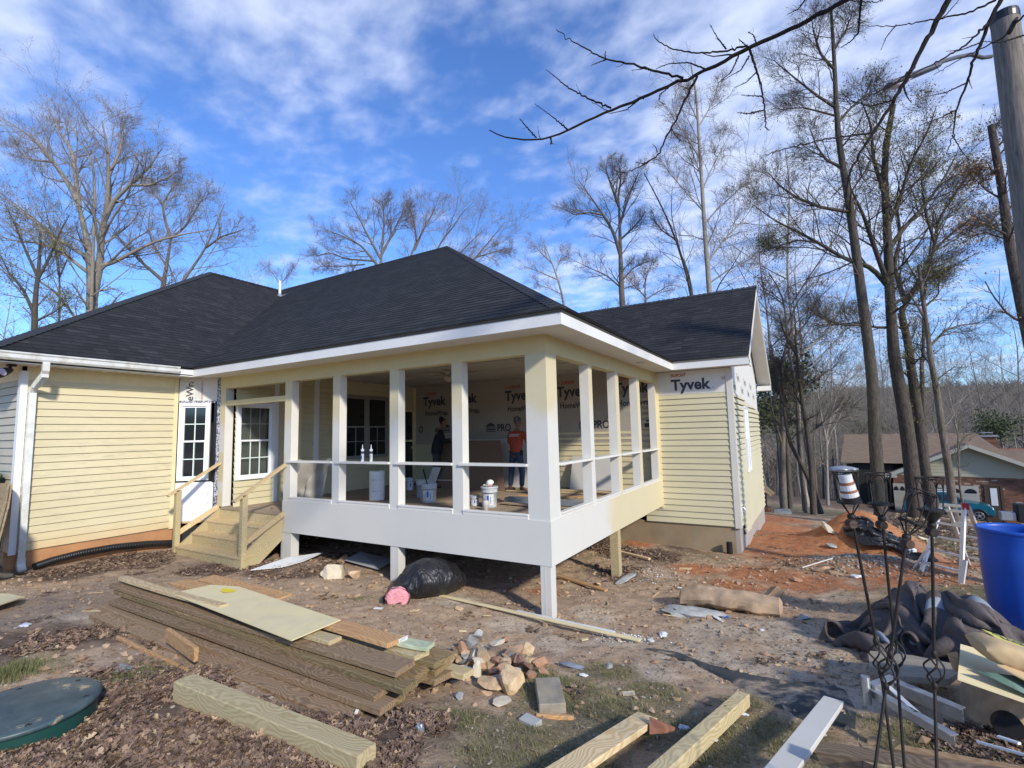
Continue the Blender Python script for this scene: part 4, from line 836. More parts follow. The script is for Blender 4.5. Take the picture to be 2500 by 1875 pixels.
# ---------------------------------------------------------------- lumber and building material in the yard
def plank(label, A, B, w, t, mat, name='board', cat='board', group=None, roll=0., cham=.004, end=None, sag=0., cut=0.):
    """board whose top centre line runs A -> B; local X is the grain"""
    A, B = Vector(A), Vector(B); d = (B-A); L = d.length; ex = d.normalized(); ez = Vector((0,0,1)); ey = ez.cross(ex).normalized(); ez = ex.cross(ey)
    if roll: q = Matrix.Rotation(roll, 3, ex); ey = q @ ey; ez = q @ ez
    mb = MB(); n = 9
    def ring(x, k): 
        c = cham; dz = -sag*(1-(2*x/L-1)**2); h0, h1 = -t+dz, dz
        xx = [x+cut*(yy/w) for yy in (-w/2+c, w/2-c, w/2, w/2, w/2-c, -w/2+c, -w/2, -w/2)]
        return [(xx[0],-w/2+c,h0),(xx[1],w/2-c,h0),(xx[2],w/2,h0+c),(xx[3],w/2,h1-c),(xx[4],w/2-c,h1),(xx[5],-w/2+c,h1),(xx[6],-w/2,h1-c),(xx[7],-w/2,h0+c)]
    rows = [ring(L*i/n, i) for i in range(n+1)]; mb.grid(rows, True); mb.poly(rows[0][::-1]); mb.poly(rows[-1])
    o = mb.build(name, mat); frame(o, ex, ey, ez, A); return tag(o, label, cat, group)
GP = 'boards of the lumber pile'
_pr = random.Random(17)
def pb(label, x0, x1, y, z, w, t, mat, dy=0., dz=0., **k): return plank(label, (x0,y+_pr.uniform(-.03,.03),z+dz+_pr.uniform(0,.022)), (x1,y+dy+_pr.uniform(-.02,.02),z+_pr.uniform(-.004,.006)), w, t, mat, group=GP, roll=R(_pr.uniform(-5,4)), sag=_pr.uniform(-.012,.012), cut=_pr.uniform(-.02,.02), **k)
pb('grey brown board at the very bottom front of the lumber pile', -3.9,.10,-3.20,.46,.18,.06,'weathered_brown',dy=-.05)
pb('bottom board buried in leaves under the lumber pile', -3.6,.2,-2.95,.445,.24,.05,'treated_old')
pb('wide bottom board at the back of the lumber pile', -3.7,.30,-2.58,.445,.24,.045,'weathered_brown',dy=.08)
pb('lowest board sticking out farthest toward the stones', -1.2,.42,-2.42,.435,.14,.045,'treated_wood',dy=.06)
pb('second layer dark plank at the front of the lumber pile', -4.0,.30,-3.10,.51,.16,.045,'weathered_brown',dz=.0)
pb('split brown plank in the middle layer, its end torn', -3.95,.22,-2.80,.505,.20,.045,'treated_old',dy=.06)
pb('second layer plank at the back with a lighter sawn end', -3.6,.26,-2.52,.495,.19,.04,'treated_old',dy=.05)
pb('grooved reddish plank below the mossy beam', -3.9,.20,-3.08,.557,.14,.04,'weathered_brown',dy=.01)
pb('third layer brown plank hidden behind the mossy beam', -3.8,.25,-2.74,.552,.24,.04,'treated_old',dy=.07)
pb('mossy green brown beam along the front of the pile', -4.05,.38,-2.97,.605,.15,.045,'treated_old',dy=.0,dz=.015)
pb('wide brown board with a wet dark end at the back of the pile', -3.3,.32,-2.55,.585,.28,.04,'treated_old',dy=.03)
pb('upper board with a clean sawn end on the front of the pile', -4.15,.26,-2.90,.665,.20,.04,'weathered_brown',dy=-.01,dz=.01)
pb('olive treated board running out past the pale board end', -3.0,.18,-2.65,.638,.16,.038,'treated_wood',dy=.03)
pb('short pale green treated offcut on the pile with a stapled tag', -.22,.20,-2.60,.668,.14,.03,'wood_greenish',dy=.03)
pb('orange tan new board under the cream panel on the pile', -3.35,-.05,-2.68,.705,.19,.04,'wood_orange',dy=-.0,dz=.01)
pb('short yellow treated board beside the orange one under the panel', -1.6,-.52,-2.86,.70,.13,.035,'treated_wood')
pb('pale new board sticking out of the upper left of the pile', -4.05,-2.0,-2.93,.755,.085,.04,'pine_new',dz=.0)
pb('brown sheathing board behind the pale board at the upper left', -3.5,-1.9,-2.60,.70,.22,.02,'osb',dy=.0)
pb('second brown board stub at the left back of the pile', -3.2,-1.8,-2.45,.72,.18,.02,'wood_orange',dy=.02)
# cream hardboard panel resting across the top
q = [Vector((-2.88,-2.97,.748)),Vector((-.75,-3.10,.725)),Vector((-.73,-2.64,.735)),Vector((-2.45,-2.52,.752)),Vector((-2.80,-2.62,.75))]
mb = MB(); mb.prism([p-Vector((0,0,.008)) for p in q], (0,0,.008)); pan = tag(mb.build('hardboard_panel', 'hardboard_cream'), 'cream hardboard panel with a yellow mark lying on top of the lumber pile', 'panel')
mb = MB(); c = Vector((-2.42,-2.66,.7535)); mb.poly([c+Vector((.10*math.cos(a)*(1+.25*math.sin(3*a)), .05*math.sin(a)*(1+.2*math.cos(5*a)), 0)) for a in [k*math.pi/9 for k in range(18)]]); mb.build('paint_mark', 'yellow_tag', pan)
def tagm(label, A, sx, sy, rz, mat, tilt=0.): 
    mb = MB(); mb.box(-sx/2,sx/2,-sy/2,sy/2,0,.0015); 
    for k in range(6): mb.box(-sx/2+sx*(.15+.1*k),-sx/2+sx*(.18+.1*k),-sy*.2,sy*.2,.0015,.002,1)
    o = mb.build('paper_tag', [mat,'ink_dark']); o.location = A; o.rotation_euler = (tilt,0,rz); return tag(o, label, 'tag')
o = tagm('white barcode tag stapled to the sawn end of the orange board', (-.044,-2.60,.685), .10,.03, R(88),'label_white', 0); o.rotation_euler = (R(90),0,R(88))
o = tagm('green and white tag curling on the pile beside the pale offcut', (-.22,-2.66,.66), .09,.03, R(40),'wood_greenish'); o.rotation_euler = (R(55),0,R(20))
o = tagm('white plastic strip stapled to the end of the lowest front board', (.115,-3.245,.435), .11,.028, R(60),'label_white'); o.rotation_euler = (R(88),R(-55),R(85))
plank('thin pale lath half buried in leaves left of the pile', (-2.88,-3.42,.485), (-1.62,-3.42,.45), .03,.03,'wood_orange', 'lath', 'lath')
plank('short orange board block leaning on the pile front', (-2.22,-3.30,.63), (-1.62,-3.36,.60), .035,.115,'wood_orange', 'wood_block', 'wood block')
plank('thick new treated post lying in the leaves in front of the pile', (-1.12,-3.70,.615), (.68,-3.66,.622), .14,.14,'treated_wood', 'timber_post', 'timber', cham=.006)

# foreground boards at the bottom
def gp(px, py, dz): p = G(px, py); return Vector((p.x, p.y, gz(p.x, p.y)+dz))
def top(px, py, z): return aZ(px, py, z)
plank('wide pale new board pointing at the red wedge, lower middle', top(1580,1745,.41), top(1330,1905,.62), .14,.038,'pine_new','board','board')
plank('second new board lower middle, with dark knots at the far end', top(1815,1690,.40), top(1600,1880,.60), .085,.085,'treated_wood','post','timber')
plank('white painted board with mud specks, lower right', top(2035,1705,.46), top(1895,1890,.66), .12,.03,'primer_white','board','board')
mb = MB(); p = top(1610,1768,.44); mb.prism([(-.06,-.045,0),(.09,-.015,0),(.095,.015,0),(-.06,.05,0)],(0,0,.038)); o = mb.build('wood_wedge','wood_red'); o.location = p+Vector((0,0,-.02)); o.rotation_euler = (R(62),0,R(12)); tag(o,'red brown wooden wedge resting against the pale board','wood block')
# lower right boards
plank('weathered split board with a rough end, lower right corner', top(2000,1820,.70), top(2560,1905,.92), .11,.06,'weathered_brown','board','board')
plank('orange board behind the split one in the lower right corner', top(2190,1822,.66), top(2620,1900,.86), .07,.05,'wood_orange','board','board')
plank('tan board lying under the iron stakes in the lower right corner', top(2110,1850,.74), top(2600,1925,.92), .08,.05,'pine_new','board','board')
plank('short dark stub board crossing the split boards', top(2118,1835,.70), top(2130,1905,.80), .06,.07,'wood_dark','board','board')
plank('long cream lath in the grass near the right edge', top(2386,1808,.62)+Vector((0,0,-.0)), top(2510,1842,.68), .02,.012,'board_white','lath','lath')
plank('short cream lath above the long one near the right edge', top(2436,1795,.60), top(2488,1812,.62), .025,.012,'board_white','lath','lath')
# left edge stacks
for k in range(4):
    z = .47+.022*k; a = G(-60,1510); q = [aZ(-160,1500,z),aZ(-120,1450,z),aZ(20-0*k,1452,z),aZ(60-3*k,1460,z),aZ(-20,1485,z)]
    mb = MB(); mb.prism([q[0],q[4],q[3],q[2],q[1]][::-1] if False else [q[0],q[4],q[3],q[2],q[1]], (0,0,.014)); tag(mb.build('sheet_offcut', 'hardboard_cream'), ('lowest','second','third','topmost')[k]+' cream sheet offcut of the small stack at the left edge', 'panel', 'cream offcuts at the left edge')
plank('end of a pale board poking in at the left edge by the downspout', aZ(-120,1398,.42), aZ(22,1403,.40), .12,.035,'pine_new','board','board')
# green painted boards leaning on the shade-toned siding
def leaner(label, pts, t, mat, edge): 
    mb = MB(); mb.prism(pts, (0,-t,0)); o = mb.build('leaning_board', [mat]); tag(o, label, 'board', 'boards leaning on the left wall')
    d = MB(); a, b = Vector(pts[1]), Vector(pts[2]); u = (b-a).normalized(); n = Vector((-u.z,0,u.x))*-.03; d.prism([a+Vector((0,-t-.002,0)),b+Vector((0,-t-.002,0)),b+n+Vector((0,-t-.002,0)),a+n+Vector((0,-t-.002,0))],(0,-.003,0)); d.build('painted_edge','board_green',o); return o
def ly(px, py, y): return tuple(aY(px, py, y))
leaner('osb board with a flaking green edge leaning on the left wall', [ly(-60,1400,-3.25),ly(2,1372,-3.25),ly(30,1186,-2.98),ly(26,1180,-2.98),ly(-60,1178,-2.95)], .03, 'osb', 1)
leaner('narrow green edged strip leaning in front at the left wall', [ly(-50,1440,-3.40),ly(-2,1330,-3.40),ly(24,1228,-3.2),ly(14,1222,-3.2),ly(-60,1222,-3.15)], .03, 'osb', 1)
leaner('dark green board corner showing behind the leaning boards', [ly(-60,1180,-2.93),ly(0,1180,-2.93),ly(8,1160,-2.93),ly(4,1155,-2.93),ly(-60,1155,-2.93)], .03, 'board_green', 1)

# septic lid
c = G(95,1772); c = Vector((-1.62,-4.42,gz(-1.62,-4.42)))
lid = thing('septic_lid', 'round dark green plastic tank lid with sawdust on it, lower left', 'lid', (c.x,c.y,c.z-.03), R(20))
zt = .615-c.z+.03
mb = MB(); mb.lathe([(.375,-.1),(.375,zt-.02)],48,caps=False); mb.build('riser', 'lid_green', lid, smooth=True)
mb = MB(); mb.lathe([(.375,zt-.02),(.392,zt-.018),(.394,zt+.0),(.386,zt+.012),(.36,zt+.013),(.001,zt+.022)],56,caps=False); mb.build('cover', 'lid_top', lid, smooth=True)
for k in range(6):
    a = k*math.pi/3+.5; mb = MB(); mb.lathe([(.016,0),(.016,.006),(.008,.007),(.001,.003)],10,(.33*math.cos(a),.33*math.sin(a),zt+.010)); mb.build('screw', 'plastic_black', lid, smooth=True)

# drain pipe (corrugated) along the left foundation
pts = [aX(84,1384,-7.90),aX(130,1368,-7.97),aX(200,1350,-8.0),aX(280,1336,-8.02),aX(360,1328,-8.04),aX(436,1325,-8.05)]
P = []
for i in range(len(pts)-1):
    for k in range(16): P.append(pts[i].lerp(pts[i+1], k/16))
P.append(pts[-1]); 
for _ in range(6): P = [P[0]]+[(P[i-1]+P[i]*2+P[i+1])/4 for i in range(1,len(P)-1)]+[P[-1]]
dense = []
for i in range(len(P)-1):
    for k in range(3): dense.append(P[i].lerp(P[i+1], k/3))
mb = MB(); mb.tube(dense, [.056+(.006 if i%4 < 2 else 0) for i in range(len(dense))], 14, caps=False); mb.tube([dense[0]-(dense[1]-dense[0])*.1,dense[2]],[.045,.045],14)
tag(mb.build('drain_pipe', 'plastic_black', smooth=True), 'black corrugated drain pipe lying along the orange foundation', 'pipe')
p = G(1782,1352); mb = MB(); mb.tube([(p.x,p.y,p.z-.1+.03*k) for k in range(12)], [.055+(.006 if k%2 else 0) for k in range(12)], 14); tag(mb.build('pipe_stub', 'plastic_black', smooth=True), 'short corrugated pipe stub standing by the wing foundation', 'pipe')

# rocks -------------------------------------------------------------------
def rock(label, p, s, mat, seed, rot=None, flat=1., name='rock', cat='rock', group=None, sink=.25, sub=3):
    r = random.Random(seed); bm = bmesh.new(); bmesh.ops.create_icosphere(bm, subdivisions=sub, radius=1.)
    planes = []
    for _ in range(11): 
        n = Vector((r.gauss(0,1),r.gauss(0,1),r.gauss(0,1))).normalized(); planes.append((n, r.uniform(.36,.72)))
    for v in bm.verts:
        for n, d in planes:
            e = v.co.dot(n)-d
            if e > 0: v.co -= n*e*.98
        v.co += v.co*(mnoise.noise(v.co*2.3+Vector((seed,0,0)))*.10+mnoise.noise(v.co*7+Vector((seed,2,0)))*.02); v.co *= 1.22
        v.co.x *= s[0]; v.co.y *= s[1]; v.co.z *= s[2]*.85
    me = bpy.data.meshes.new(name); bm.to_mesh(me); bm.free(); me.materials.append(MATS[mat]); o = bpy.data.objects.new(name, me); COL.objects.link(o)
    o.rotation_euler = rot or (r.uniform(-.4,.4), r.uniform(-.4,.4), r.uniform(0,6.28)); o.location = (p[0], p[1], p[2]+s[2]*(1-sink)*.7); smooth_by_angle(o, 12)
    return tag(o, label, cat, group)
import bmesh
RG = 'stones in the rubble pile beside the lumber'
# (px, py, height above ground, half sizes, material, label)
RP = [(1222,1712,0,(.085,.06,.03),'stone_pale','pointed cream stone lying lowest in front of the stone pile',(0,0,.9)),
      (1258,1672,.02,(.13,.10,.12),'stone_tan','biggest tan block at the right front of the stone pile',None),
      (1196,1668,.03,(.13,.08,.04),'stone_tan','long flat orange tan stone at the front of the pile',(0.3,.1,.2)),
      (1205,1640,.04,(.09,.06,.035),'stone_red','rounded reddish stone above the long flat one',None),
      (1180,1610,.06,(.12,.09,.09),'stone_tan','large brown grey stone in the middle of the pile',None),
      (1150,1612,.05,(.06,.05,.05),'stone_tan','small squarish tan stone at the left of the pile',None),
      (1157,1580,.07,(.06,.05,.08),'stone_grey','grey and tan upright stone at the back left of the pile',None),
      (1128,1590,.05,(.03,.06,.08),'stone_red','dark red slab standing on edge at the left of the pile',None),
      (1166,1572,.14,(.055,.04,.06),'stone_grey','white topped jagged stone crowning the pile',None),
      (1212,1585,.11,(.09,.05,.035),'stone_pale','flat cream stone on the top of the pile',None),
      (1232,1572,.11,(.07,.05,.04),'stone_red','broken red brick piece at the top back of the pile',None),
      (1262,1575,.06,(.05,.04,.03),'stone_grey','grey crumpled looking stone at the back of the pile',None),
      (1290,1585,.05,(.08,.06,.07),'stone_tan','pale brown stone at the top right of the pile',None),
      (1235,1612,.07,(.07,.045,.045),'stone_tan','oval tan stone in the upper middle of the pile',None),
      (1268,1612,.05,(.10,.06,.05),'stone_red','long reddish stone on the right of the pile',None),
      (1290,1625,.03,(.08,.06,.05),'stone_red','rough red brown lump at the right edge of the pile',None),
      (1232,1632,.06,(.04,.035,.03),'stone_pale','small round pale stone in the centre of the pile',None),
      (1256,1640,.04,(.08,.05,.025),'stone_pale','thin pale stone tucked behind the biggest block',None),
      (1166,1645,.02,(.035,.04,.09),'stone_pale','narrow upright cream stone at the left of the pile',None),
      (1130,1630,0,(.07,.05,.04),'stone_pale','pale green grey stone at the left foot of the pile',None),
      (1185,1690,0,(.07,.05,.03),'stone_tan','half hidden flat stone under the long one',None),
      (1120,1700,0,(.055,.035,.025),'stone_grey','small grey stone in the grass left of the pile',None),
      (1142,1655,0,(.05,.04,.04),'stone_tan','tan stone wedged at the left base of the pile',None),
      (1225,1655,.0,(.07,.07,.05),'stone_tan','inner stone between the long flat one and the block',None),
      (1200,1625,0,(.12,.12,.09),'stone_tan','buried core stone of the pile',None),
      (1255,1600,0,(.12,.12,.08),'stone_tan','buried back stone of the pile',None)]
for i, (px, py, hh, s, m, lb, rt) in enumerate(RP):
    p = G(px, py+ (8 if hh == 0 else 18)); k = 1.0; rock(lb, (p.x, p.y, gz(p.x,p.y)+hh), s, m, 40+i, rot=rt, group=RG)
rq = random.Random(12)
for i in range(34):
    a = rq.random()*6.28; rr = rq.random()**.7; c = G(1213,1636); x_, y_ = c.x+math.cos(a)*rr*.50, c.y+math.sin(a)*rr*.44; s_ = rq.uniform(.035,.085)
    rock('lesser stone among the larger ones of the rubble pile', (x_,y_,gz(x_,y_)+.09*(1-rr)), (s_*1.2,s_,s_*.75), rq.choice(('stone_tan','stone_tan','stone_red','stone_pale','stone_grey')), 200+i, group=RG)
for px, py, s, m, lb in ((810,1408,(.26,.17,.17),'stone_pale','large cream rock under the porch edge'),(866,1408,(.17,.12,.11),'stone_tan','knobbly tan rock right of the large cream rock'),(838,1372,(.14,.10,.05),'stone_red','brown rock resting behind the large cream rock'),
                         (1120,1490,(.06,.05,.045),'stone_tan','small tan rock under the end of the long thin board'),(1490,1632,(.05,.04,.028),'stone_grey','smooth grey stone alone on the sparse grass'),(1965,1510,(.10,.08,.035),'stone_grey','grey stone half buried in the sand'),
                         (1944,1418,(.10,.08,.04),'stone_red','reddish rock on the bare soil left of the tarp'),(2001,1396,(.14,.09,.04),'stone_tan','flat tan rock left of the thin white stick'),(2035,1402,(.13,.09,.03),'stone_tan','flat tan rock by the gravel heap'),(2028,1340-5,(.16,.10,.05),'stone_grey','pale stone on the foot of the red clay mound'),
                         (2250,1316,(.22,.12,.06),'stone_pale','cream flat stone behind the ladder'),(2024,1294,(.30,.12,.06),'stone_pale','cream stone at the back of the clay mound'),(1918,1254,(.35,.2,.08),'stone_grey','grey stone beside the tree trunks'),(1740-12,1512,(.045,.04,.022),'stone_red','small red stone by the bluish rubble'),
                         (1460,1385,(.12,.08,.03),'stone_tan','flat stone in the shade near the bare support post'),(1460,1425,(.10,.07,.04),'stone_tan','tan stone left of the bare support post'),(1195,1392,(.07,.06,.04),'stone_tan','round stone behind the garbage bag'),(870,1455,(.06,.05,.02),'stone_tan','brown flat stone in the soil in front of the bag'),
                         (1515,1420,(.25,.2,.04),'stone_grey','crumbled concrete footing around the bare support post')):
    p = G(px, py); rock(lb, (p.x,p.y,gz(p.x,p.y)), s, m, int(px), group=None)
# long sandstone slab, like a fallen trunk
a, b = G(1662,1478), G(1912,1502); a.z += .12; b.z += .12
mb = MB(); rows = []; n = 40; r_ = random.Random(3)
for i in range(n+1):
    f = i/n; c = a.lerp(b, f)+Vector((0,.0,.03*math.sin(f*5))); rr = .135*(1-.22*abs(f-.45)); d = (b-a).normalized(); sd = Vector((-d.y,d.x,0)); ring = []
    for k in range(16):
        th = 2*math.pi*k/16; q = rr*(1+.30*mnoise.noise(Vector((f*5,math.cos(th)*1.2,math.sin(th)*1.2)))+.10*mnoise.noise(Vector((f*22,math.cos(th)*4,math.sin(th)*4))))
        if i in (0, n): q *= .55
        ring.append(c+sd*math.cos(th)*q*1.35+Vector((0,0,1))*math.sin(th)*q*.92)
    rows.append(ring)
mb.grid(rows, True, 0, True); mb.poly(rows[0]); mb.poly(rows[-1][::-1]); o = mb.build('stone_slab', 'log_bark'); smooth_by_angle(o, 30); tag(o, 'long rough brown slab of stone lying like a log by the path', 'stone')
p = G(1892,1465); rock('upright reddish stone flake behind the long slab', (p.x,p.y,p.z), (.16,.06,.13), 'stone_tan', 77, rot=(.2,.5,.3))

# concrete block and companions
A = Vector((1.12,-2.46,0)); g = gz(1.1,-2.3)
c0, c1 = aZ(1316,1747,g+.0), aZ(1383,1747,g+.0); ex = (c1-c0).normalized(); w = (c1-c0).length; ey = Vector((-ex.y,ex.x,0)); Lb = .39
mb = MB(); mb.cbox(0,w,0,Lb,0,.075,.006); o = mb.build('concrete_block', 'concrete'); frame(o, ex, ey, (0,0,1), (c0.x,c0.y,g-.0)); o.rotation_euler.z += R(4); tag(o, 'weathered solid concrete block lying right of the stone pile', 'block')
plank('short tan strip of wood lying at the end of the concrete block', c0+Vector((.0,-.035,.03)), c1+Vector((.07,-.03,.03)), .03,.03,'wood_orange','lath','lath')
p = aZ(1295,1768,g+.02); mb = MB(); mb.cbox(-.07,.07,-.045,.045,-.02,.035); o = mb.build('paver_piece','cement_board'); o.location = p; o.rotation_euler = (.05,0,R(-12)); tag(o, 'small grey blue paver piece left of the strip of wood', 'block')

# boards round the porch
def sheet(label, P, t, mat, name='panel', cat='panel'):
    mb = MB(); mb.prism([Vector(p) for p in P], (0,0,t)); return tag(mb.build(name, mat), label, cat)
sheet('long white warped panel lying beside the foot of the steps', [G(612,1396)+Vector((0,0,.02)),G(688,1388)+Vector((0,0,.015)),G(742,1378)+Vector((0,0,.05)),G(788,1364)+Vector((0,0,.10)),G(700,1376)+Vector((0,0,.09))], .012, 'board_white')
sheet('grey cement board lying under the porch behind the rocks', [G(842,1376)+Vector((0,0,.05)),G(925,1396)+Vector((0,0,.03)),G(954,1380)+Vector((0,0,.05)),G(955,1372)+Vector((0,0,.04)),G(880,1362)+Vector((0,0,.10))], .014, 'cement_board')
plank('long thin cream strip running past the foot of the corner post', G(1075,1458)+Vector((0,0,.035)), G(1562,1568)+Vector((0,0,.03)), .06,.02,'hardboard_cream','strip','board')
plank('white strip lying against the foot of the corner post', G(1262,1500)+Vector((0,0,.05)), G(1500,1552)+Vector((0,0,.045)), .05,.012,'board_white','strip','board')
plank('pale stick near the back of the porch side', G(1490,1346)+Vector((0,0,.06)), G(1586,1370)+Vector((0,0,.06)), .07,.035,'pine_new','stick','board')
plank('buried brown board end beside the bare support post', G(1365,1412)+Vector((0,0,.05)), G(1480,1446)+Vector((0,0,.04)), .07,.03,'wood_orange','board','board')
plank('thin white stick on the red soil', G(1952,1391)+Vector((0,0,.03)), G(2033,1369)+Vector((0,0,.05)), .02,.015,'board_white','stick','stick')
for i, (x, y, w, l, rz, m, lb) in enumerate(((924,1490,.10,.07,.2,'board_white','small pale tile offcut in front of the garbage bag'),(1012,1493,.12,.06,-.2,'pine_new','splintered pale chip right of the tile offcut'),(1190,1509,.09,.03,0,'pine_new','pale wood chip below the strip, near the corner post'),(1130,1540,.09,.03,.1,'hardboard_cream','flat cream chip on the bare soil'),
        (1428,1562,.08,.06,.3,'hardboard_cream','square cream offcut below the long strip'),(1589,1562,.05,.07,.5,'board_white','white plaster piece near the end of the strip'),(1665,1438,.13,.05,-.5,'board_white','white scrap touching the end of the long slab'),(1755,1512,.16,.06,-1.,'board_white','curled white scrap by the bluish rubble'),
        (1640,1505,.22,.02,0,'pine_new','thin pale splinter on the path left of the rubble'),(1673,1392,.22,.08,0,'pine_new','torn tan scrap on the soil below the wing'),(1600,1452,.03,.20,-.6,'pine_new','small stick standing slanted in the rubbish'),(1484,1475,.02,.2,.1,'treated_wood','small upright splinter right of the corner post'),
        (1576,1528,.06,.05,.3,'pine_new','pale cube of wood near the plaster crumbs'),(110,1445,.10,.03,0,'pine_new','pale chip on the ground at the left'),(235,1445,.02,.14,-.7,'pine_new','slanted pale splinter on the leaves at the left'),(225,1492,.32,.02,0,'pine_new','long thin pale splinter left of the pile'),
        (1535,1712-10,.10,.05,.2,'stone_pale','cream leaf like scrap on the grass'),(1392,1690,.02,.03,0,'stone_red','tiny orange fragment right of the concrete block'))):
    p = G(x, y); mb = MB(); r_ = random.Random(i); n = 6
    pts = [(w/2*a*(1+r_.uniform(-.15,.1)), l/2*b*(1+r_.uniform(-.15,.1)), 0) for a, b in ((-1,-1),(.1,-1.05),(1,-.9),(1,1),(-.1,.9),(-1,1))]; mb.prism(pts,(0,0,.008)); o = mb.build('wood_scrap', m); o.location = (p.x,p.y,gz(p.x,p.y)+.012); o.rotation_euler = (r_.uniform(-.15,.15),r_.uniform(-.15,.15),rz+.3); tag(o, lb, 'scrap', 'scraps lying on the ground')
def crumple(label, p, s, mat, seed, name='rag', cat='rag', amp=.35, sub=4, fr=1.7):
    bm = bmesh.new(); bmesh.ops.create_icosphere(bm, subdivisions=sub, radius=1.)
    for v in bm.verts:
        n = v.co.normalized(); k = mnoise.noise(n*fr+Vector((seed,3,1)))+.5*abs(mnoise.noise(n*fr*2.4+Vector((seed,0,7))))+.25*mnoise.noise(n*fr*6+Vector((seed,5,7)))
        v.co = n*(1+amp*k*1.6); v.co.x *= s[0]; v.co.y *= s[1]; v.co.z *= s[2]
    me = bpy.data.meshes.new(name); bm.to_mesh(me); bm.free(); me.materials.append(MATS[mat]); o = bpy.data.objects.new(name, me); COL.objects.link(o); o.location = p; smooth_by_angle(o, 50); return tag(o, label, cat)
for px, py, s, m, lb in ((1395,1632,(.10,.03,.025),'foil_grey','crumpled grey blue cloth right of the stone pile'),(1425,1655,(.035,.02,.012),'plastic_white','small white paper scrap below the grey cloth'),(1715,1810,(.07,.05,.02),'plastic_white','crumpled white paper towel by the second new board'),(1670,1785,(.03,.02,.012),'plastic_white','tiny white paper wad beside the board'),
                         (1815,1752,(.035,.015,.008),'plastic_white','white curled scrap on the grass'),(1025,1788,(.03,.02,.03),'foil_grey','torn grey plastic lid in the leaves'),(300,1640,(.09,.05,.012),'foil_grey','thin clear plastic film on the leaves behind the lid'),(968,1396,(.07,.05,.04),'pvc_green','yellow green glove by the cement board'),(60,1530,(.06,.04,.012),'plastic_white','white and pink litter at the far left'),
                         (1690,1500,(.30,.14,.05),'stone_grey','bluish rubble lump below the long slab'),(1768,1506,(.05,.03,.02),'plastic_blue','blue bottle cap rubbish beside the rubble'),(2090,1412,(.07,.05,.03),'plastic_white','white cup like scrap on the gravel heap'),(2228,1352,(.06,.04,.05),'plastic_white','white bag scrap behind the stakes'),(1860,1562-20,(.02,.02,.01),'plastic_white','tiny white crumb on the sand'),
                         (1620,1548,(.04,.05,.02),'plastic_white','white plastic crumb near the strip end')):
    p = G(px, py); crumple(lb, (p.x,p.y,gz(p.x,p.y)+s[2]*.6), s, m, px*.01, sub=3)
# black garbage bag with pink insulation
p0 = G(1040,1455); bag = thing('garbage_bag', 'full black garbage bag with pink insulation spilling from its mouth', 'garbage bag', (p0.x,p0.y,gz(p0.x,p0.y)))
u = (G(1140,1430)-G(930,1465)); u.z = 0; u.normalize(); w = Vector((-u.y,u.x,0))
prof = [(-.60,.165,.15),(-.53,.155,.15),(-.45,.13,.16),(-.38,.12,.20),(-.30,.20,.245),(-.18,.27,.30),(0,.31,.31),(.18,.31,.28),(.34,.27,.235),(.48,.19,.17),(.56,.09,.10),(.585,.03,.08)]
rows = []; N_ = 56
def interp(s_):
    for i in range(len(prof)-1):
        a, b = prof[i], prof[i+1]
        if a[0] <= s_ <= b[0]: f = (s_-a[0])/(b[0]-a[0]); f = f*f*(3-2*f); return [a[k]+(b[k]-a[k])*f for k in (1,2)]
    return prof[-1][1:]
def bagp(s_, yy, zz):
    b_ = max(0., -.22-s_); an = min(b_*2.6, 1.0); a_ = max(s_, -.22)
    c_ = u*(a_*(1.12 if a_ > 0 else 1))
    if b_ > 0: c_ = c_-(u*(math.sin(an)/2.6)+w*((1-math.cos(an))/2.6))
    return c_+(w*math.cos(an)-u*math.sin(an))*yy+Vector((0,0,zz))
for i in range(57):
    s_ = -.60+1.185*i/56; rr, cz = interp(s_); ring = []
    for k in range(N_):
        th = 2*math.pi*k/N_; wr = 1+.05*math.sin(th*9+s_*3+2*mnoise.noise(Vector((s_*3,th,0))))*math.exp(-((s_+.30)/.16)**2)+.07*mnoise.noise(Vector((s_*3.2,math.cos(th)*1.5,math.sin(th)*1.5)))+.035*abs(mnoise.noise(Vector((s_*5+9,math.cos(th)*5,math.sin(th)*5))))
        yy = math.cos(th)*rr*wr*1.05; bend_ = max(0., -.24-s_); zz = (cz+math.sin(th)*rr*wr)*.80; zz = max(zz, .012+.01*mnoise.noise(Vector((s_*8,yy*8,0)))); ring.append(bagp(s_, yy, zz))
    rows.append(ring)
mb = MB(); mb.grid(rows, True, 0, True); mb.poly(rows[-1][::-1]); mb.build('bag', 'bag_black', bag, smooth=True)
mb = MB(); rows = []
for i in range(8):
    s_ = -.555-.012*i; rr = .155*math.cos(i/7*1.5)**.5; rows.append([bagp(s_, math.cos(2*math.pi*k/20)*rr*(1+.25*mnoise.noise(Vector((k*.7,i*.6,0)))), .118+math.sin(2*math.pi*k/20)*rr*.92*(1+.25*mnoise.noise(Vector((k*.7,i*.6,4))))) for k in range(20)])
mb.grid(rows, True, 0); mb.poly(rows[-1]); mb.build('insulation', 'insulation_pink', bag, smooth=True)
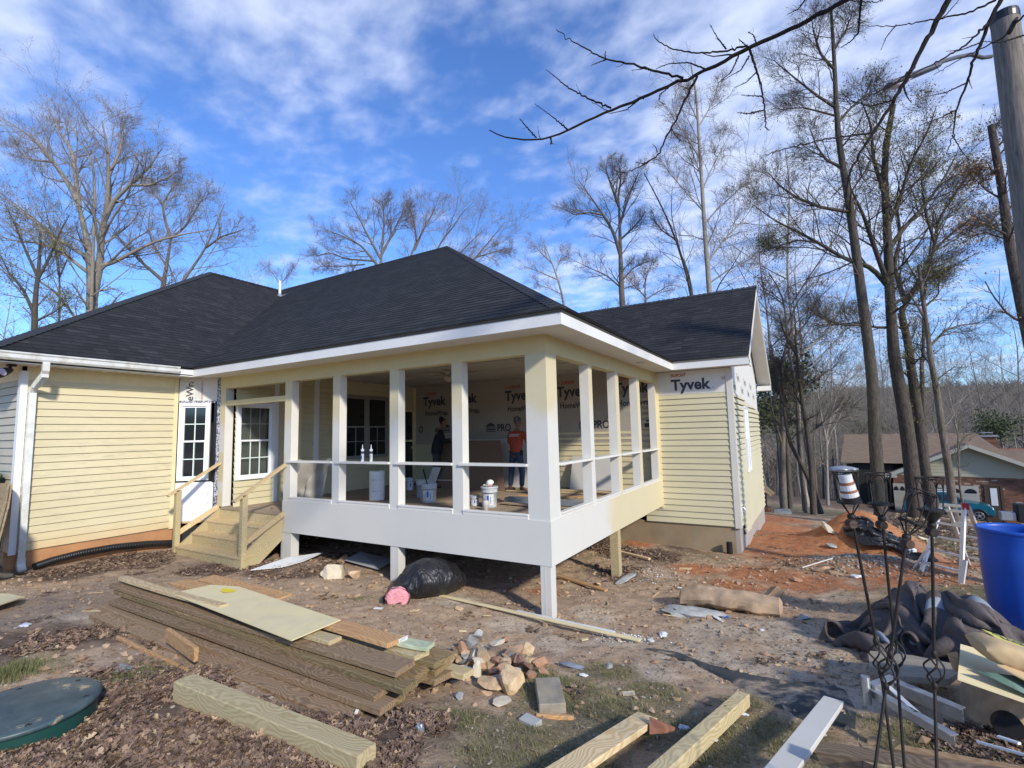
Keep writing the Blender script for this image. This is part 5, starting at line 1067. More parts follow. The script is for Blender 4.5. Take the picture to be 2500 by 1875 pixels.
# brown tarp heap with silver hem ------------------------------------------------
def drop_cloth(label, c, Ls, shrink, spheres, mat, seed, rz, nm='tarp', cat='tarp', N=56, steps=45, thick=.004, hem=0, zs=1.5, bk=.16):
    """a sheet pushed together and dropped: distance constraints solved over time, then it rests on the ground and on what lies below"""
    hump = lambda x, y: gzn(x,y)+sum(h*np.exp(-(((x-a)**2+(y-b)**2)/(s*s))**1.5) for a,b,s,h in spheres)
    rg = np.random.default_rng(seed); nx_, ny_ = N, N; dx, dy = Ls[0]/(nx_-1), Ls[1]/(ny_-1); u, v = np.meshgrid(np.linspace(-.5,.5,nx_), np.linspace(-.5,.5,ny_), indexing='ij')
    ox, oy = rg.uniform(0,200), rg.uniform(0,200); cr, sr = math.cos(rz), math.sin(rz)
    X = u*Ls[0]*shrink; Y = v*Ls[1]*shrink; X = X+vnoise(u*5+ox,v*5+oy,seed)*.22; Y = Y+vnoise(u*5+oy,v*5+ox,seed+1)*.22; Zh = .34+.7*vnoise(u*5+ox,v*5+oy,seed+2)+.5*vnoise(u*11+ox,v*11+oy,seed+3)
    P = np.stack([c[0]+X*cr-Y*sr, c[1]+X*sr+Y*cr, np.zeros_like(X)], -1); P[...,2] = hump(P[...,0],P[...,1])+np.clip(Zh,.03,1); V = np.zeros_like(P); dt = .022
    def con(A, B, L0, k):
        d = B-A; l = np.linalg.norm(d, axis=-1, keepdims=True)+1e-9; q = d*(.5*k*(1-L0/l)); return q
    dd_ = math.hypot(dx,dy)
    for it in range(steps):
        V[...,2] -= 9.8*dt; V *= .965; Q = P+V*dt
        for _ in range(7):
            for ax, L0 in ((0,dx),(1,dy)):
                for st, k in ((1,1.),(5,.35)):
                    for o_ in range(2):
                        if st == 1:
                            A_ = Q[o_:-1:2] if ax == 0 else Q[:,o_:-1:2]; B_ = Q[o_+1::2] if ax == 0 else Q[:,o_+1::2]
                            q = con(A_, B_, L0, k); A_ += q; B_ -= q
                        elif o_ == 0:
                            A_ = Q[:-st] if ax == 0 else Q[:,:-st]; B_ = Q[st:] if ax == 0 else Q[:,st:]; d = B_-A_; l = np.linalg.norm(d, axis=-1, keepdims=True)+1e-9; w_ = np.clip(L0*st*.86-l,0,None)/l*bk*d; A_ -= w_; B_ += w_
            q = con(Q[:-1,:-1], Q[1:,1:], dd_, .3); Q[:-1,:-1] += q; Q[1:,1:] -= q; q = con(Q[1:,:-1], Q[:-1,1:], dd_, .3); Q[1:,:-1] += q; Q[:-1,1:] -= q
            g = hump(Q[...,0],Q[...,1])+.008; m = Q[...,2] < g; Q[...,2] = np.where(m, g, Q[...,2]); Q[...,:2] = np.where(m[...,None], Q[...,:2]*.3+P[...,:2]*.7, Q[...,:2])
        V = (Q-P)/dt; P = Q
    g0 = gzn(P[...,0],P[...,1]); P[...,2] = g0+np.maximum(P[...,2]-g0,.006)*zs
    mb = MB(); mb.grid([[tuple(p) for p in row] for row in P]); mb.grid([[(p[0],p[1],p[2]-thick) for p in row] for row in P], flip=True)
    if hem:
        nf_ = (N-1)*(N-1)
        for fi in range(2*nf_):
            i, j = divmod(fi % nf_, N-1)
            if hem <= j < hem+2: mb.m[fi] = 1
    o = mb.build(nm, [mat,'tarp_silver'], smooth=True); md = o.modifiers.new('s','SUBSURF'); md.levels = 1; md.render_levels = 1; return tag(o, label, cat)
drop_cloth('heaped brown tarp with a silver hem in front of the ladder', (3.52,.42), (2.1,1.9), .36, ((3.50,.46,.28,.28),(3.7,.55,.2,.16)), 'tarp_brown', 3, R(20), hem=9)
drop_cloth('second fold of brown tarp, humped beside the blue barrel', (4.02,.22), (2.1,1.9), .36, ((3.95,.25,.30,.30),), 'tarp_brown', 8, R(-20), hem=20)
q = aD(2166,1322,10.1); drop_cloth('black plastic sheet crumpled on the side of the clay mound', (q.x,q.y), (1.9,.9), .62, ((q.x-.3,q.y+.1,.5,.15),), 'bag_black', 4, R(-30), 'plastic_sheet', 'plastic sheet', N=44, zs=1.1)
# blue barrel
bp = aD(2480,1500,4.72); bx_, by_ = aD(2482,1290,4.85).x, aD(2482,1290,4.85).y
bg_ = gz(bx_, by_); bt = aD(2466,1290,4.85).z
bar = thing('blue_barrel', 'open blue plastic barrel standing at the right edge', 'barrel', (bx_,by_,0))
R_ = .30; hb = bt
zb = bt-.90
mb = MB(); mb.lathe([(.255,zb),(.262,zb+.03),(.268,zb+.10),(.285,zb+.3),(.293,zb+.5),(.296,zb+.7),(.290,zb+.80),(.297,zb+.83),(.300,zb+.86),(.300,bt),(.285,bt+.002),(.280,bt-.03),(.275,zb+.5),(.25,zb+.05),(.001,zb+.05)],48,caps=False); mb.build('barrel_wall', 'plastic_blue', bar, smooth=True)
mb = MB(); mb.lathe([(.300,bt-.035),(.309,bt-.03),(.309,bt-.005),(.300,bt+.003)],48,caps=False); mb.build('rim', 'plastic_blue', bar, smooth=True)
if bg_ < zb-.02:
    mb = MB(); mb.cbox(bx_-.35,bx_+.4,by_-.35,by_+.35,bg_-.15,zb,.02); tag(mb.build('paver_slab', 'concrete'), 'grey slab the blue barrel stands on', 'block')
# second black hose / tarp tail by the barrel
# aluminium ladder -----------------------------------------------------------
lad = thing('ladder', 'open aluminium folding ladder standing behind the iron stakes', 'ladder', (0,0,0))
fa, fb = G(2249,1396), G(2346,1424); wv = (fb-fa); wv.z = 0; wd = wv.length; wv.normalize(); bk = Vector((-wv.y,wv.x,0)); Ht = 1.50*1.0
ta = fa+bk*.38+Vector((0,0,0)); topA = aD(2300,1232,(fa-CAM).dot(FWD)+.35); topB = aD(2354,1236,(fb-CAM).dot(FWD)+.35)
def rail(a, b, nm='rail'): 
    mb = MB(); mb.obar(a, b, .062, .028, (b-a).cross(wv)); return mb.build(nm, 'alu', lad)
rail(fa, topA); rail(fb, topB)
ba = G(2356,1374); bb = G(2428,1392); ba.z = gz(ba.x,ba.y); bb.z = gz(bb.x,bb.y); rail(ba+wv*.08, topA+bk*.05+wv*.03); rail(bb-wv*.0, topB+bk*.05)
for k in range(5):
    f = .14+k*.195; mb = MB(); mb.obar(fa.lerp(topA,f), fb.lerp(topB,f), .03, .03); mb.build('rung', 'alu', lad)
    mb = MB(); mb.obar((ba+wv*.08).lerp(topA+bk*.05,f), bb.lerp(topB+bk*.05,f), .03,.03); mb.build('rung', 'alu', lad)
mb = MB(); mb.obar(topA, topB, .07,.04); mb.build('top_brace', 'alu', lad)
mb = MB(); mb.cbox(topB.x-.03,topB.x+.05,topB.y-.04,topB.y+.05,topB.z-.05,topB.z+.05); mb.build('hinge', 'red_cap', lad)
for q in (fa, fb): mb = MB(); mb.obar(q+bk*.1+Vector((0,0,.32)), q-wv*(.16 if q is fa else -.02)+Vector((0,0,.0)), .05,.025); mb.build('flared_foot', 'alu', lad)
# folded steel brackets lying flat, lower right --------------------------------
br_ = thing('steel_bracket', 'folded galvanised steel frame with riveted arms on the grass, lower right', 'bracket', (0,0,0))
def chan(a, b, w=.05, h=.05): mb = MB(); mb.obar(a, b, w, .006); mb.obar(Vector(a)+Vector((0,0,-h/2)), Vector(b)+Vector((0,0,-h/2)), .006, h); return mb
zz_ = .60
chan(aZ(2128,1680,zz_), aZ(2330,1795,zz_),.055,.06).build('arm','galv',br_); chan(aZ(2180,1660,zz_+.02), aZ(2350,1730,zz_+.02),.06,.08).build('arm','galv',br_)
chan(aZ(2165,1672,zz_), aZ(2240,1740,zz_),.03,.02).build('cross_bar','alu',br_); mb = MB(); mb.obar(aZ(2128,1680,zz_), aZ(2182,1660,zz_+.02), .05,.05); mb.build('end_plate','galv',br_)
mb = MB(); mb.prism([aZ(2350,1730,zz_+.01),aZ(2355,1765,zz_-.05),aZ(2335,1750,zz_-.05)],(0,0,.01)); mb.build('foot_plate','galv',br_)
mb = MB(); a = aZ(2118,1718,.50); mb.tube([a, a+Vector((0,0,.17))], .026, 18); tag(mb.build('metal_pipe','galv',smooth=True), 'short upright galvanised pipe beside the steel frame', 'pipe')
mb = MB(); a, b = aZ(2130,1612,.45), aZ(2340,1680,.52)
sheet('large grey stone slab lying behind the steel frame', [aZ(2125,1640,.40),aZ(2200,1665,.42),aZ(2320,1672,.45),aZ(2360,1640,.40),aZ(2230,1612,.35),aZ(2120,1600,.35)], .04, 'concrete', 'stone_slab', 'slab')
# cement bag on a board over a brown drum -----------------------------------------
dr = thing('rusty_drum', 'rusty brown drum lying under the board in the lower right', 'drum', (0,0,0))
c1_, c2_ = aD(2400,1708,3.25), aD(2640,1790,3.3); mb = MB(); ax = (c2_-c1_).normalized()
mb.tube([c1_, c1_+ax*.02, c2_], [.155,.165,.165], 28); mb.build('shell', 'parge_orange', dr, smooth=True).data.materials[0] = MATS['log_bark']
mb = MB(); q = aD(2465,1778,3.05); mb.tube([q, q+ax.cross(Vector((0,0,1)))*-.001+Vector((0,.06,0))], [.075,.075], 22); mb.build('opening', 'black_matte', dr, smooth=True)
bz = 2.0
def dd(px, py, D): return aD(px, py, D*1.27)
mb = MB(); mb.prism([dd(2338,1655,2.35),dd(2345,1572,2.75),dd(2620,1650,2.7),dd(2640,1760,2.2)],(0,0,-.012)); bd_ = tag(mb.build('board','hardboard_cream'), 'tilted cream board with a green printed patch under the cement bag', 'board')
mb = MB(); mb.prism([dd(2385,1640,2.345)+Vector((0,0,.004)),dd(2500,1655,2.40)+Vector((0,0,.004)),dd(2640,1722,2.3)+Vector((0,0,.004)),dd(2560,1725,2.25)+Vector((0,0,.006))],(0,0,.002)); mb.build('printed_patch','board_green',bd_)
mb = MB(); mb.prism([dd(2316,1602,2.7),dd(2340,1597,2.7),dd(2342,1640,2.6),dd(2330,1640,2.6)],(0,.05,0)); tag(mb.build('wood_block','wood_orange'), 'tan wood block beside the tilted board', 'wood block')
bgc = aD(2470,1612,3.07); bgc = bgc+RGT*.09; cb = thing('cement_bag', 'torn kraft paper cement bag with a yellow printed band', 'bag', tuple(bgc), 0)
U_ = (aD(2560,1640,3.05)-aD(2380,1575,3.17)).normalized(); V_ = Vector((0,0,1)).cross(U_).normalized(); N_2 = U_.cross(V_)
mb = MB(); rows = []
for i in range(29):
    s_ = i/28*2-1; row = []
    for k in range(28):
        th = 2*math.pi*k/28; sq = lambda t, p: math.copysign(abs(t)**p, t); ww = .105*(1-.12*abs(s_)**6); hh = .055*(1-abs(s_)**8*.75); q = 1+.07*mnoise.noise(Vector((s_*4,math.cos(th)*2,math.sin(th)*2)))+.03*mnoise.noise(Vector((s_*14,math.cos(th)*7,math.sin(th)*7)))
        row.append(U_*(s_*.20)+V_*(sq(math.cos(th),.6)*ww*q)+N_2*(sq(math.sin(th),.75)*hh*q))
    rows.append(row)
mb.grid(rows, True); mb.poly(rows[0][::-1]); mb.poly(rows[-1]); mb.build('sack', 'bag_kraft', cb, smooth=True); cb.scale = (1.3,1.3,1.3)
mb = MB(); mb.prism([U_*a+V_*b+N_2*.0545 for a, b in ((-.14,.0),(.15,-.01),(.15,.085),(-.15,.08))], N_2*.003); bnd = mb.build('printed_band','bag_yellow',cb)
mb = MB(); put_text(mb, 'ALL PURPOSE', .022, U_*-.12+V_*.05+N_2*.0585, U_, V_, .05); put_text(mb, 'SAND MIX', .03, U_*-.10+V_*.01+N_2*.0585, U_, V_, .06); mb.build('lettering','ink_dark',bnd)
mb = MB(); mb.prism([U_*-.16+V_*-.11+N_2*-.05, U_*.0+V_*-.17+N_2*-.075, U_*.17+V_*-.15+N_2*-.07, U_*.2+V_*-.09+N_2*-.04, U_*-.1+V_*-.08+N_2*-.04],N_2*.006); mb.build('torn_flap','bag_kraft',cb)

# iron garden stakes ---------------------------------------------------------------
SG = 'iron garden stakes leaning together'
def stake(label, head, knee, foot, D, seed, kind):
    D0 = D; hp, kp, fp = aD(*head, D), aD(*knee, D*.985), aD(*foot, D*.93)
    # run the rod on to the ground
    d = (fp-kp).normalized(); t = 0
    while (fp+d*t).z > gz((fp+d*t).x,(fp+d*t).y)-.05 and t < 2: t += .02
    fp = fp+d*t
    s = thing('garden_stake', label, 'garden stake', tuple(hp), 0, SG); o0 = hp
    L = lambda p: p-o0
    mb = MB(); ax = (kp-hp).normalized(); kb = L(kp); mb.tube([L(hp), kb-ax*.065], .0058, 6); mb.tube([kb+ (fp-kp).normalized()*.055, L(fp)], .0056, 6); mb.sphere(L(hp),.016,10,8); mb.sphere(kb-ax*.065,.011,8,6,sc_=(1,1,1.6)); mb.sphere(kb+(fp-kp).normalized()*.055,.011,8,6,sc_=(1,1,1.6)); mb.build('rod', 'iron_black', s, smooth=True)
    mb = MB(); a1 = ax.orthogonal().normalized(); a2 = ax.cross(a1)
    for k in range(4):
        pts = []
        for i in range(13): f = i/12; th = k*math.pi/2+f*2.6; rr = .034*math.sin(f*math.pi)**.8; pts.append(kb+ax*(-.06+.115*f)+(a1*math.cos(th)+a2*math.sin(th))*rr)
        mb.tube(pts, .0035, 5)
    mb.build('twisted_basket', 'iron_black', s, smooth=True)
    # head: struts, plate, arched cage, ring
    up = (hp-kp).normalized(); up = (up+Vector((0,0,1))*(.9 if kind != 3 else .3)).normalized()
    if kind == 3: up = (up+RGT*.25).normalized()
    b1 = (RGT-up*RGT.dot(up)).normalized(); b2 = up.cross(b1); hgt = .062; rr = .041; ch = .128
    mb = MB()
    for k in range(4): c_, s_ = math.cos(k*math.pi/2+.4), math.sin(k*math.pi/2+.4); mb.tube([(0,0,0), (b1*c_+b2*s_)*rr*.5+up*hgt*.5, (b1*c_+b2*s_)*rr+up*hgt], .0026, 5)
    mb.build('strut', 'iron_black', s, smooth=True)
    mb = MB(); n = 24; ring = lambda r, z: [(b1*math.cos(2*math.pi*k/n)+b2*math.sin(2*math.pi*k/n))*r+up*z for k in range(n)]
    mb.grid([ring(rr*1.1,hgt-.003),ring(rr*1.1,hgt+.004),ring(rr*.2 if kind != 3 else rr*1.0,hgt+.004)],True); mb.poly(ring(rr*1.1,hgt-.003)[::-1]); mb.build('plate', 'iron_black', s)
    mb = MB(); ro = rr*1.12
    for k in range(4):
        th = k*math.pi/2+.4; e = b1*math.cos(th)+b2*math.sin(th); mb.tube([e*rr+up*hgt, e*ro+up*(hgt+ch*.5), e*ro*1.05+up*(hgt+ch)], .0024, 5)
        th2 = th+math.pi/2; e2 = b1*math.cos(th2)+b2*math.sin(th2); mid = (e+e2).normalized(); pts = []
        for i in range(9): f = i/8; pts.append((e.lerp(e2,f)).normalized()*ro+up*(hgt+ch*(.62+.36*math.sin(f*math.pi)**.6)))
        mb.tube(pts, .0018, 5)
    r_ = ring(ro*1.05, hgt+ch); mb.tube(r_+[r_[0]], .0025, 5, caps=False); mb.build('cage', 'iron_black', s, smooth=True)
    if kind in (2, 4):
        mb = MB(); mb.grid([ring(.028,hgt+.005),ring(.030,hgt+.10)] if kind == 2 else [ring(.043,hgt+.002),ring(.034,hgt-.02),ring(.012,hgt-.05)],True,flip=(kind==2)); 
        mb.build('cup', 'plastic_black' if kind == 4 else 'glass_clear', s, smooth=True)
    # little rusty cap hanging beside the knob
    mb = MB(); c = -b1*.018*(1 if kind != 3 else .2)-up*.022-b2*.02; mb.tube([c+b2*.016, c-b2*.014], [.017,.017], 14); mb.build('rusty_cap', 'wood_dark' if kind in (1,3) else 'iron_black', s, smooth=True)
    return s
S1 = stake('leftmost iron stake, a striped lantern lying in its cage', (2079,1262), (2146,1605), (2182,1875), 2.05, 1, 1)
S2 = stake('second iron stake, with an empty upright cage', (2153,1266), (2187,1598), (2208,1875), 2.12, 2, 2)
S3 = stake('third iron stake, crossing the others, with a tilted round cage', (2213,1312), (2168,1640), (2136,1875), 1.95, 3, 3)
S4 = stake('rightmost iron stake, holding a black cup below its cage', (2275,1283), (2281,1638), (2287,1875), 2.0, 4, 4)
# lighthouse shaped lantern lying in the first cage
o0 = aD(2070,1190,2.03); lt = thing('striped_lantern', 'red and white striped lantern wrapped in white plastic, tilted in the stake cage', 'lantern', tuple(o0))
axl = (aD(2062,1150,2.03)-aD(2082,1228,2.03)).normalized(); e1 = axl.orthogonal().normalized(); e2 = axl.cross(e1)
mb = MB(); rows = []; zs = [-.060,-.036,-.036,-.018,-.018,-.008,-.008,.014,.014,.026,.026,.056]; n = 20
for i, z in enumerate(zs): rr = (.034-.0009*i) if i > 1 else .034; rows.append([axl*z+(e1*math.cos(2*math.pi*k/n)+e2*math.sin(2*math.pi*k/n))*rr for k in range(n)])
mb.grid(rows, True); mb.poly(rows[0][::-1]); mb.poly(rows[-1])
for fi in range(11*n): mb.m[fi] = (2 if fi//n == 0 else (1 if (fi//n)//2 % 2 == 0 else 0))
mb.build('lantern_body', ['label_white','wood_red','plastic_black'], lt, smooth=False)
crumple('x', (0,0,0), (.050,.034,.012), 'foil_grey', 5.1, 'wrapping', 'x', amp=.12); o = bpy.data.objects[-1] if False else [q for q in bpy.data.objects if q.name == 'wrapping'][0]; o.parent = lt; o.location = axl*.078; del o['label']; del o['category']
# ---------------------------------------------------------------- things inside the porch
ZF = .962
def aF(px, py, z=ZF): return aZ(px, py, z)
# leaning panels at the back wall
def lean_panel(label, x0, x1, y0, y1, z1, t, mat, x0t=None, x1t=None):
    mb = MB(); x0t = x0 if x0t is None else x0t; x1t = x1 if x1t is None else x1t
    mb.hexa([(x0,y0,ZF),(x1,y0,ZF),(x1,y0+t,ZF),(x0,y0+t,ZF),(x0t,y1,z1),(x1t,y1,z1),(x1t,y1+t,z1),(x0t,y1+t,z1)]); return tag(mb.build('wall_panel', mat), label, 'panel')
pA, pB = aY(1140,1076,4.6), aY(1211,1077,4.6); pC = aY(1236,1217,4.3)
lean_panel('tall brown hardboard panel leaning inside the porch between the two workers', pA.x-.9, pC.x, 4.25, 4.75, pA.z, .012, 'board_brown', pA.x-.9, pB.x+.02)
lean_panel('big white drywall sheet standing behind the worker in orange', -5.2, -2.9, 5.05, 5.35, 2.16, .015, 'drywall')
lean_panel('grey panel leaning low at the back wall, seen through the side of the porch', -2.05, -.95, 5.15, 5.40, 1.72, .012, 'drywall')
# rolled white sheet, standing
p = aF(908,1222); rl = thing('sheet_roll', 'tall white curved sheet with black dashes standing behind the caulk tubes', 'roll', (p.x-.02,p.y+.16,ZF))
mb = MB(); rows = []
for z in (0,.25,.5,.60): rows.append([(.155*math.cos(a)*1.05, .155*math.sin(a), z) for a in [R(-200+i*7.5) for i in range(43)]])
mb.grid(rows); mb.build('sheet','plaster_white',rl,smooth=True)
mb = MB()
for z in (.19,.42):
    for k in range(9): 
        a = R(-85+k*9); mb.tube([(.158*1.05*math.cos(a),.158*math.sin(a),z+.01*math.sin(k)),(.158*1.05*math.cos(a+.05),.158*math.sin(a+.05),z+.012*math.cos(k*2))], .003+.003*(k==1), 4)
mb.build('dash_marks','ink_dark',rl)
lean_panel('thin grey board leaning behind the white roll', -4.05, -3.85, 2.2, 2.6, 1.62, .02, 'cement_board')
# plastic sheet hanging in the first bay
mb = MB(); rows = []; a0 = aX(725,1130,-5.9)
for i in range(25):
    f = i/24; row = []
    for j in range(31): g_ = j/30; row.append((-6.0+g_*(.75-.35*f)+.06*math.sin(f*5+g_*4), .55+.45*g_+.07*math.sin(g_*16+f*2.5)*(.3+f)+.05*mnoise.noise(Vector((g_*4,f*4,0))), 1.85-f*.87+.04*math.sin(g_*9)))
    rows.append(row)
mb.grid(rows); tag(mb.build('plastic_curtain','poly_sheet',smooth=True), 'crumpled translucent plastic hanging in the bay nearest the steps', 'plastic sheet')
# buckets
def bucket(label, p, hb=.37, r0=.13, r1=.15, lid=False, mat='bucket_grey', yaw=0.):
    b = thing('bucket', label, 'bucket', (p[0],p[1],p[2]), yaw, 'buckets on the porch floor')
    mb = MB(); pr = [(.001,0),(r0,0),(r0+.002,.01),(r1-.01,hb*.72),(r1+.004,hb*.73),(r1+.004,hb*.76),(r1-.006,hb*.77),(r1+.002,hb*.86),(r1+.002,hb*.88),(r1-.004,hb*.89),(r1+.008,hb*.98),(r1+.008,hb)]
    if not lid: pr += [(r1-.004,hb),(r1-.02,hb*.9),(r0,.05),(.001,.05)]
    mb.lathe(pr, 28, caps=False); mb.build('bucket_body', mat, b, smooth=True)
    if lid: mb = MB(); mb.lathe([(r1+.012,hb*.93),(r1+.014,hb*1.0),(r1+.005,hb*1.015),(r1-.02,hb*1.0),(.001,hb*1.0)],28,caps=False); mb.build('bucket_lid', mat, b, smooth=True)
    lbm = MB(); rr = r1-.003; n = 14; rows = []
    for z in (hb*.12, hb*.66): rows.append([((r0+(r1-r0)*z/hb+.0015)*math.cos(a), (r0+(r1-r0)*z/hb+.0015)*math.sin(a), z) for a in [R(-115+i*7) for i in range(n)]])
    lbm.grid(rows); lb = lbm.build('label','label_white',b,smooth=True)
    m2 = MB()
    for (a0,a1,z0_,z1_) in ((-78,-62,.30,.60),(-92,-88,.2,.6),(-50,-46,.2,.55)):
        rows = [[((r0+(r1-r0)*z+.003)*math.cos(R(a)), (r0+(r1-r0)*z+.003)*math.sin(R(a)), z*hb) for a in (a0,(a0+a1)/2,a1)] for z in (z0_,z1_)]; m2.grid(rows)
    m2.build('label_print','label_blue',b)
    return b
p = aF(1038,1228); bucket('grey bucket with a blue mark and a black handle sticking out', (p.x,p.y+.13,ZF), yaw=.1)
p = aF(1010,1218); bucket('dark grey bucket tucked behind the one with the blue mark', (p.x-.02,p.y+.32,ZF), mat='bucket_grey', yaw=1.2)
p = aF(985,1200); bucket('half hidden small bucket at the left of the third bay', (p.x-.06,p.y+.28,ZF), .30,.09,.11, yaw=.6)
p = aF(1186,1240); B4 = bucket('closed bucket with a dust mask and a tape roll on its lid', (p.x,p.y+.13,ZF), lid=True)
bp_ = Vector((p.x,p.y+.13,ZF+.376))
p = aF(1152,1236); bucket('small paint pail left of the closed bucket', (p.x,p.y+.09,ZF), .19,.08,.09, lid=True, yaw=.3)
p = aF(1184,1245); mb = MB(); mb.lathe([(.001,0),(.055,0),(.055,.16),(.057,.165),(.001,.165)],20); c_ = tag(mb.build('paint_can','label_white',smooth=True), 'small white labelled paint can in front of the closed bucket', 'can'); c_.location = (p.x+.02,p.y-.01,ZF)
mb = MB(); mb.lathe([(.03,0),(.06,0),(.06,.045),(.03,.045),(.03,0)],20,caps=False); o = mb.build('tape_roll','plaster_white',smooth=True); o.location = bp_+Vector((.0,.0,.0)); tag(o,'white tape roll with a red band lying on the closed bucket','tape roll')
m2 = MB(); m2.lathe([(.061,.004),(.061,.020)],20,caps=False); m2.build('red_band','tape_red',o,smooth=True)
mb = MB(); mb.sphere((0,0,0),.075,18,12,sc_=(1,.9,.75)); 
mb.v = [(x,y,max(z,-.012)) for x,y,z in mb.v]; o = mb.build('dust_mask','plaster_white',smooth=True); o.location = bp_+Vector((.015,0,.062)); o.rotation_euler = (R(25),0,0); tag(o,'white cup dust mask lying on the tape roll','dust mask')
m2 = MB(); m2.tube([(0,-.062,.02),(0,-.074,.02)],.02,12); m2.build('valve','label_white',o,smooth=True)
mb = MB(); mb.prism([(-.14,-.05,0),(-.04,-.08,0),(-.02,.03,0),(-.08,.08,.06)],(0,0,.01)); o = mb.build('putty_rag','plaster_white'); o.location = bp_+Vector((.03,0,.01)); tag(o,'white rag beside the tape roll on the bucket','rag')
# tool handle in the bucket
p = aF(1038,1228); a = Vector((p.x,p.y+.13,ZF+.20)); mb = MB(); mb.tube([a, a+Vector((-.20,.05,.44))], .011, 8); mb.tube([a+Vector((-.13,.0325,.286)), a+Vector((-.20,.05,.44))], .017, 8); tag(mb.build('tool_handle','black_matte',smooth=True), 'black tool handle leaning out of the bucket', 'tool')
p = aF(1035,1180,1.30); plank('thin white trim strip lying across the bucket', (p.x-.55,p.y+.35,1.335), (p.x+.75,p.y+.55,1.335), .04,.012,'board_white','strip','board')
# caulk tubes on the mid rail
for px, lb in ((885,'left of the two caulk tubes standing on the porch rail'),(906,'right of the two caulk tubes standing on the porch rail')):
    q = aY(px,1125,.045); c = thing('caulk_tube', lb, 'caulk tube', (q.x,.045,1.90), 0, 'caulk tubes on the rail')
    mb = MB(); mb.lathe([(.001,0),(.024,0),(.024,.17),(.001,.17)],18); mb.build('tube_body','label_white',c,smooth=False)
    mb = MB(); mb.lathe([(.0245,.125),(.0245,.165)],18,caps=False); mb.build('black_band','ink_dark',c,smooth=True)
    mb = MB(); mb.lathe([(.025,.165),(.026,.195),(.014,.20),(.010,.21),(.004,.275),(.001,.276)],14,caps=False); mb.build('nozzle','plaster_white',c,smooth=True)
    mb = MB()
    for k in range(7): mb.tube([(.0248*math.cos(R(-120+k*9)),.0248*math.sin(R(-120+k*9)),.02+.004*k),(.0248*math.cos(R(-120+k*9)),.0248*math.sin(R(-120+k*9)),.10)],.0014,4)
    mb.build('label_print','label_blue' if px < 890 else 'ink_grey',c)
# floor clutter
plank('grey metal strip lying along the sill near the corner post', (-2.5,.30,ZF+.03),(-.95,.22,ZF+.03), .05,.02,'galv','strip','board')
for i, (x0,y0,x1,y1,z,m,lb) in enumerate(((-3.2,4.2,-1.2,4.35,.04,'pine_new','plank lying at the feet of the worker in orange'),(-2.6,3.7,-.6,3.9,.02,'wood_orange','board on the porch floor behind the corner post'),(-2.2,2.4,-.6,2.2,.05,'plywood_floor','flat board seen low through the first side bay'),(-2.3,2.75,-.5,2.7,.10,'foil_grey','silver wrapped bundle seen low through the first side bay'),
          (-1.9,4.4,-.5,4.3,.08,'pine_new','narrow board seen low through the second side bay'),(-6.6,4.2,-5.4,5.0,.06,'wood_dark','dark plank lying near the glazed door'))):
    plank(lb,(x0,y0,ZF+z),(x1,y1,ZF+z),.10 if i != 3 else .22,.03 if i != 3 else .09,m,'board','board')
r_ = random.Random(4)
mb = MB()
for k in range(130):
    x, y = -7+6.6*r_.random(), .25+5*r_.random()**1.6; a = r_.random()*3; l = .02+.05*r_.random(); w_ = .008+.02*r_.random(); u_ = (math.cos(a)*l, math.sin(a)*l); v_ = (-math.sin(a)*w_, math.cos(a)*w_); z = ZF+.004+.012*r_.random()
    mb.poly([(x-u_[0]-v_[0],y-u_[1]-v_[1],z),(x+u_[0]-v_[0],y+u_[1]-v_[1],z+.004),(x+u_[0]+v_[0],y+u_[1]+v_[1],z+.008),(x-u_[0]+v_[0],y-u_[1]+v_[1],z)], 0, [(k*.37,k*.11)]*4)
tag(mb.build('floor_debris','chips'), 'scraps and shavings over the porch floor', 'debris', kind='stuff')
crumple('white crumpled scrap on the porch floor by the roll', (-3.1,.42,ZF+.03), (.05,.04,.03), 'plastic_white', 3.3); crumple('torn white paper on the porch floor at the corner', (-.48,.35,ZF+.03), (.06,.04,.03), 'plastic_white', 6.3); crumple('grey rag on the sill end of the first bay', (-4.15,.25,ZF+.03), (.07,.05,.04), 'foil_grey', 7.3)

# ---------------------------------------------------------------- people
def skin(name, joints, edges, mats, parent=None, sub=2, root=0):
    me = bpy.data.meshes.new(name); me.from_pydata([j[0] for j in joints], edges, []); o = bpy.data.objects.new(name, me); COL.objects.link(o)
    md = o.modifiers.new('s','SKIN'); md.use_smooth_shade = True
    for i, j in enumerate(joints):
        r = j[1]; r = (r, r) if not hasattr(r, '__len__') else r; me.skin_vertices[0].data[i].radius = r
    me.skin_vertices[0].data[root].use_root = True
    s = o.modifiers.new('d','SUBSURF'); s.levels = sub; s.render_levels = sub
    dg = bpy.context.evaluated_depsgraph_get(); m2 = bpy.data.meshes.new_from_object(o.evaluated_get(dg)); bpy.data.objects.remove(o); m2.name = name
    m2.materials.clear(); m2.materials.append(MATS[mats]); m2.polygons.foreach_set('use_smooth', [True]*len(m2.polygons))
    q = bpy.data.objects.new(name, m2); COL.objects.link(q); q.parent = parent; return q
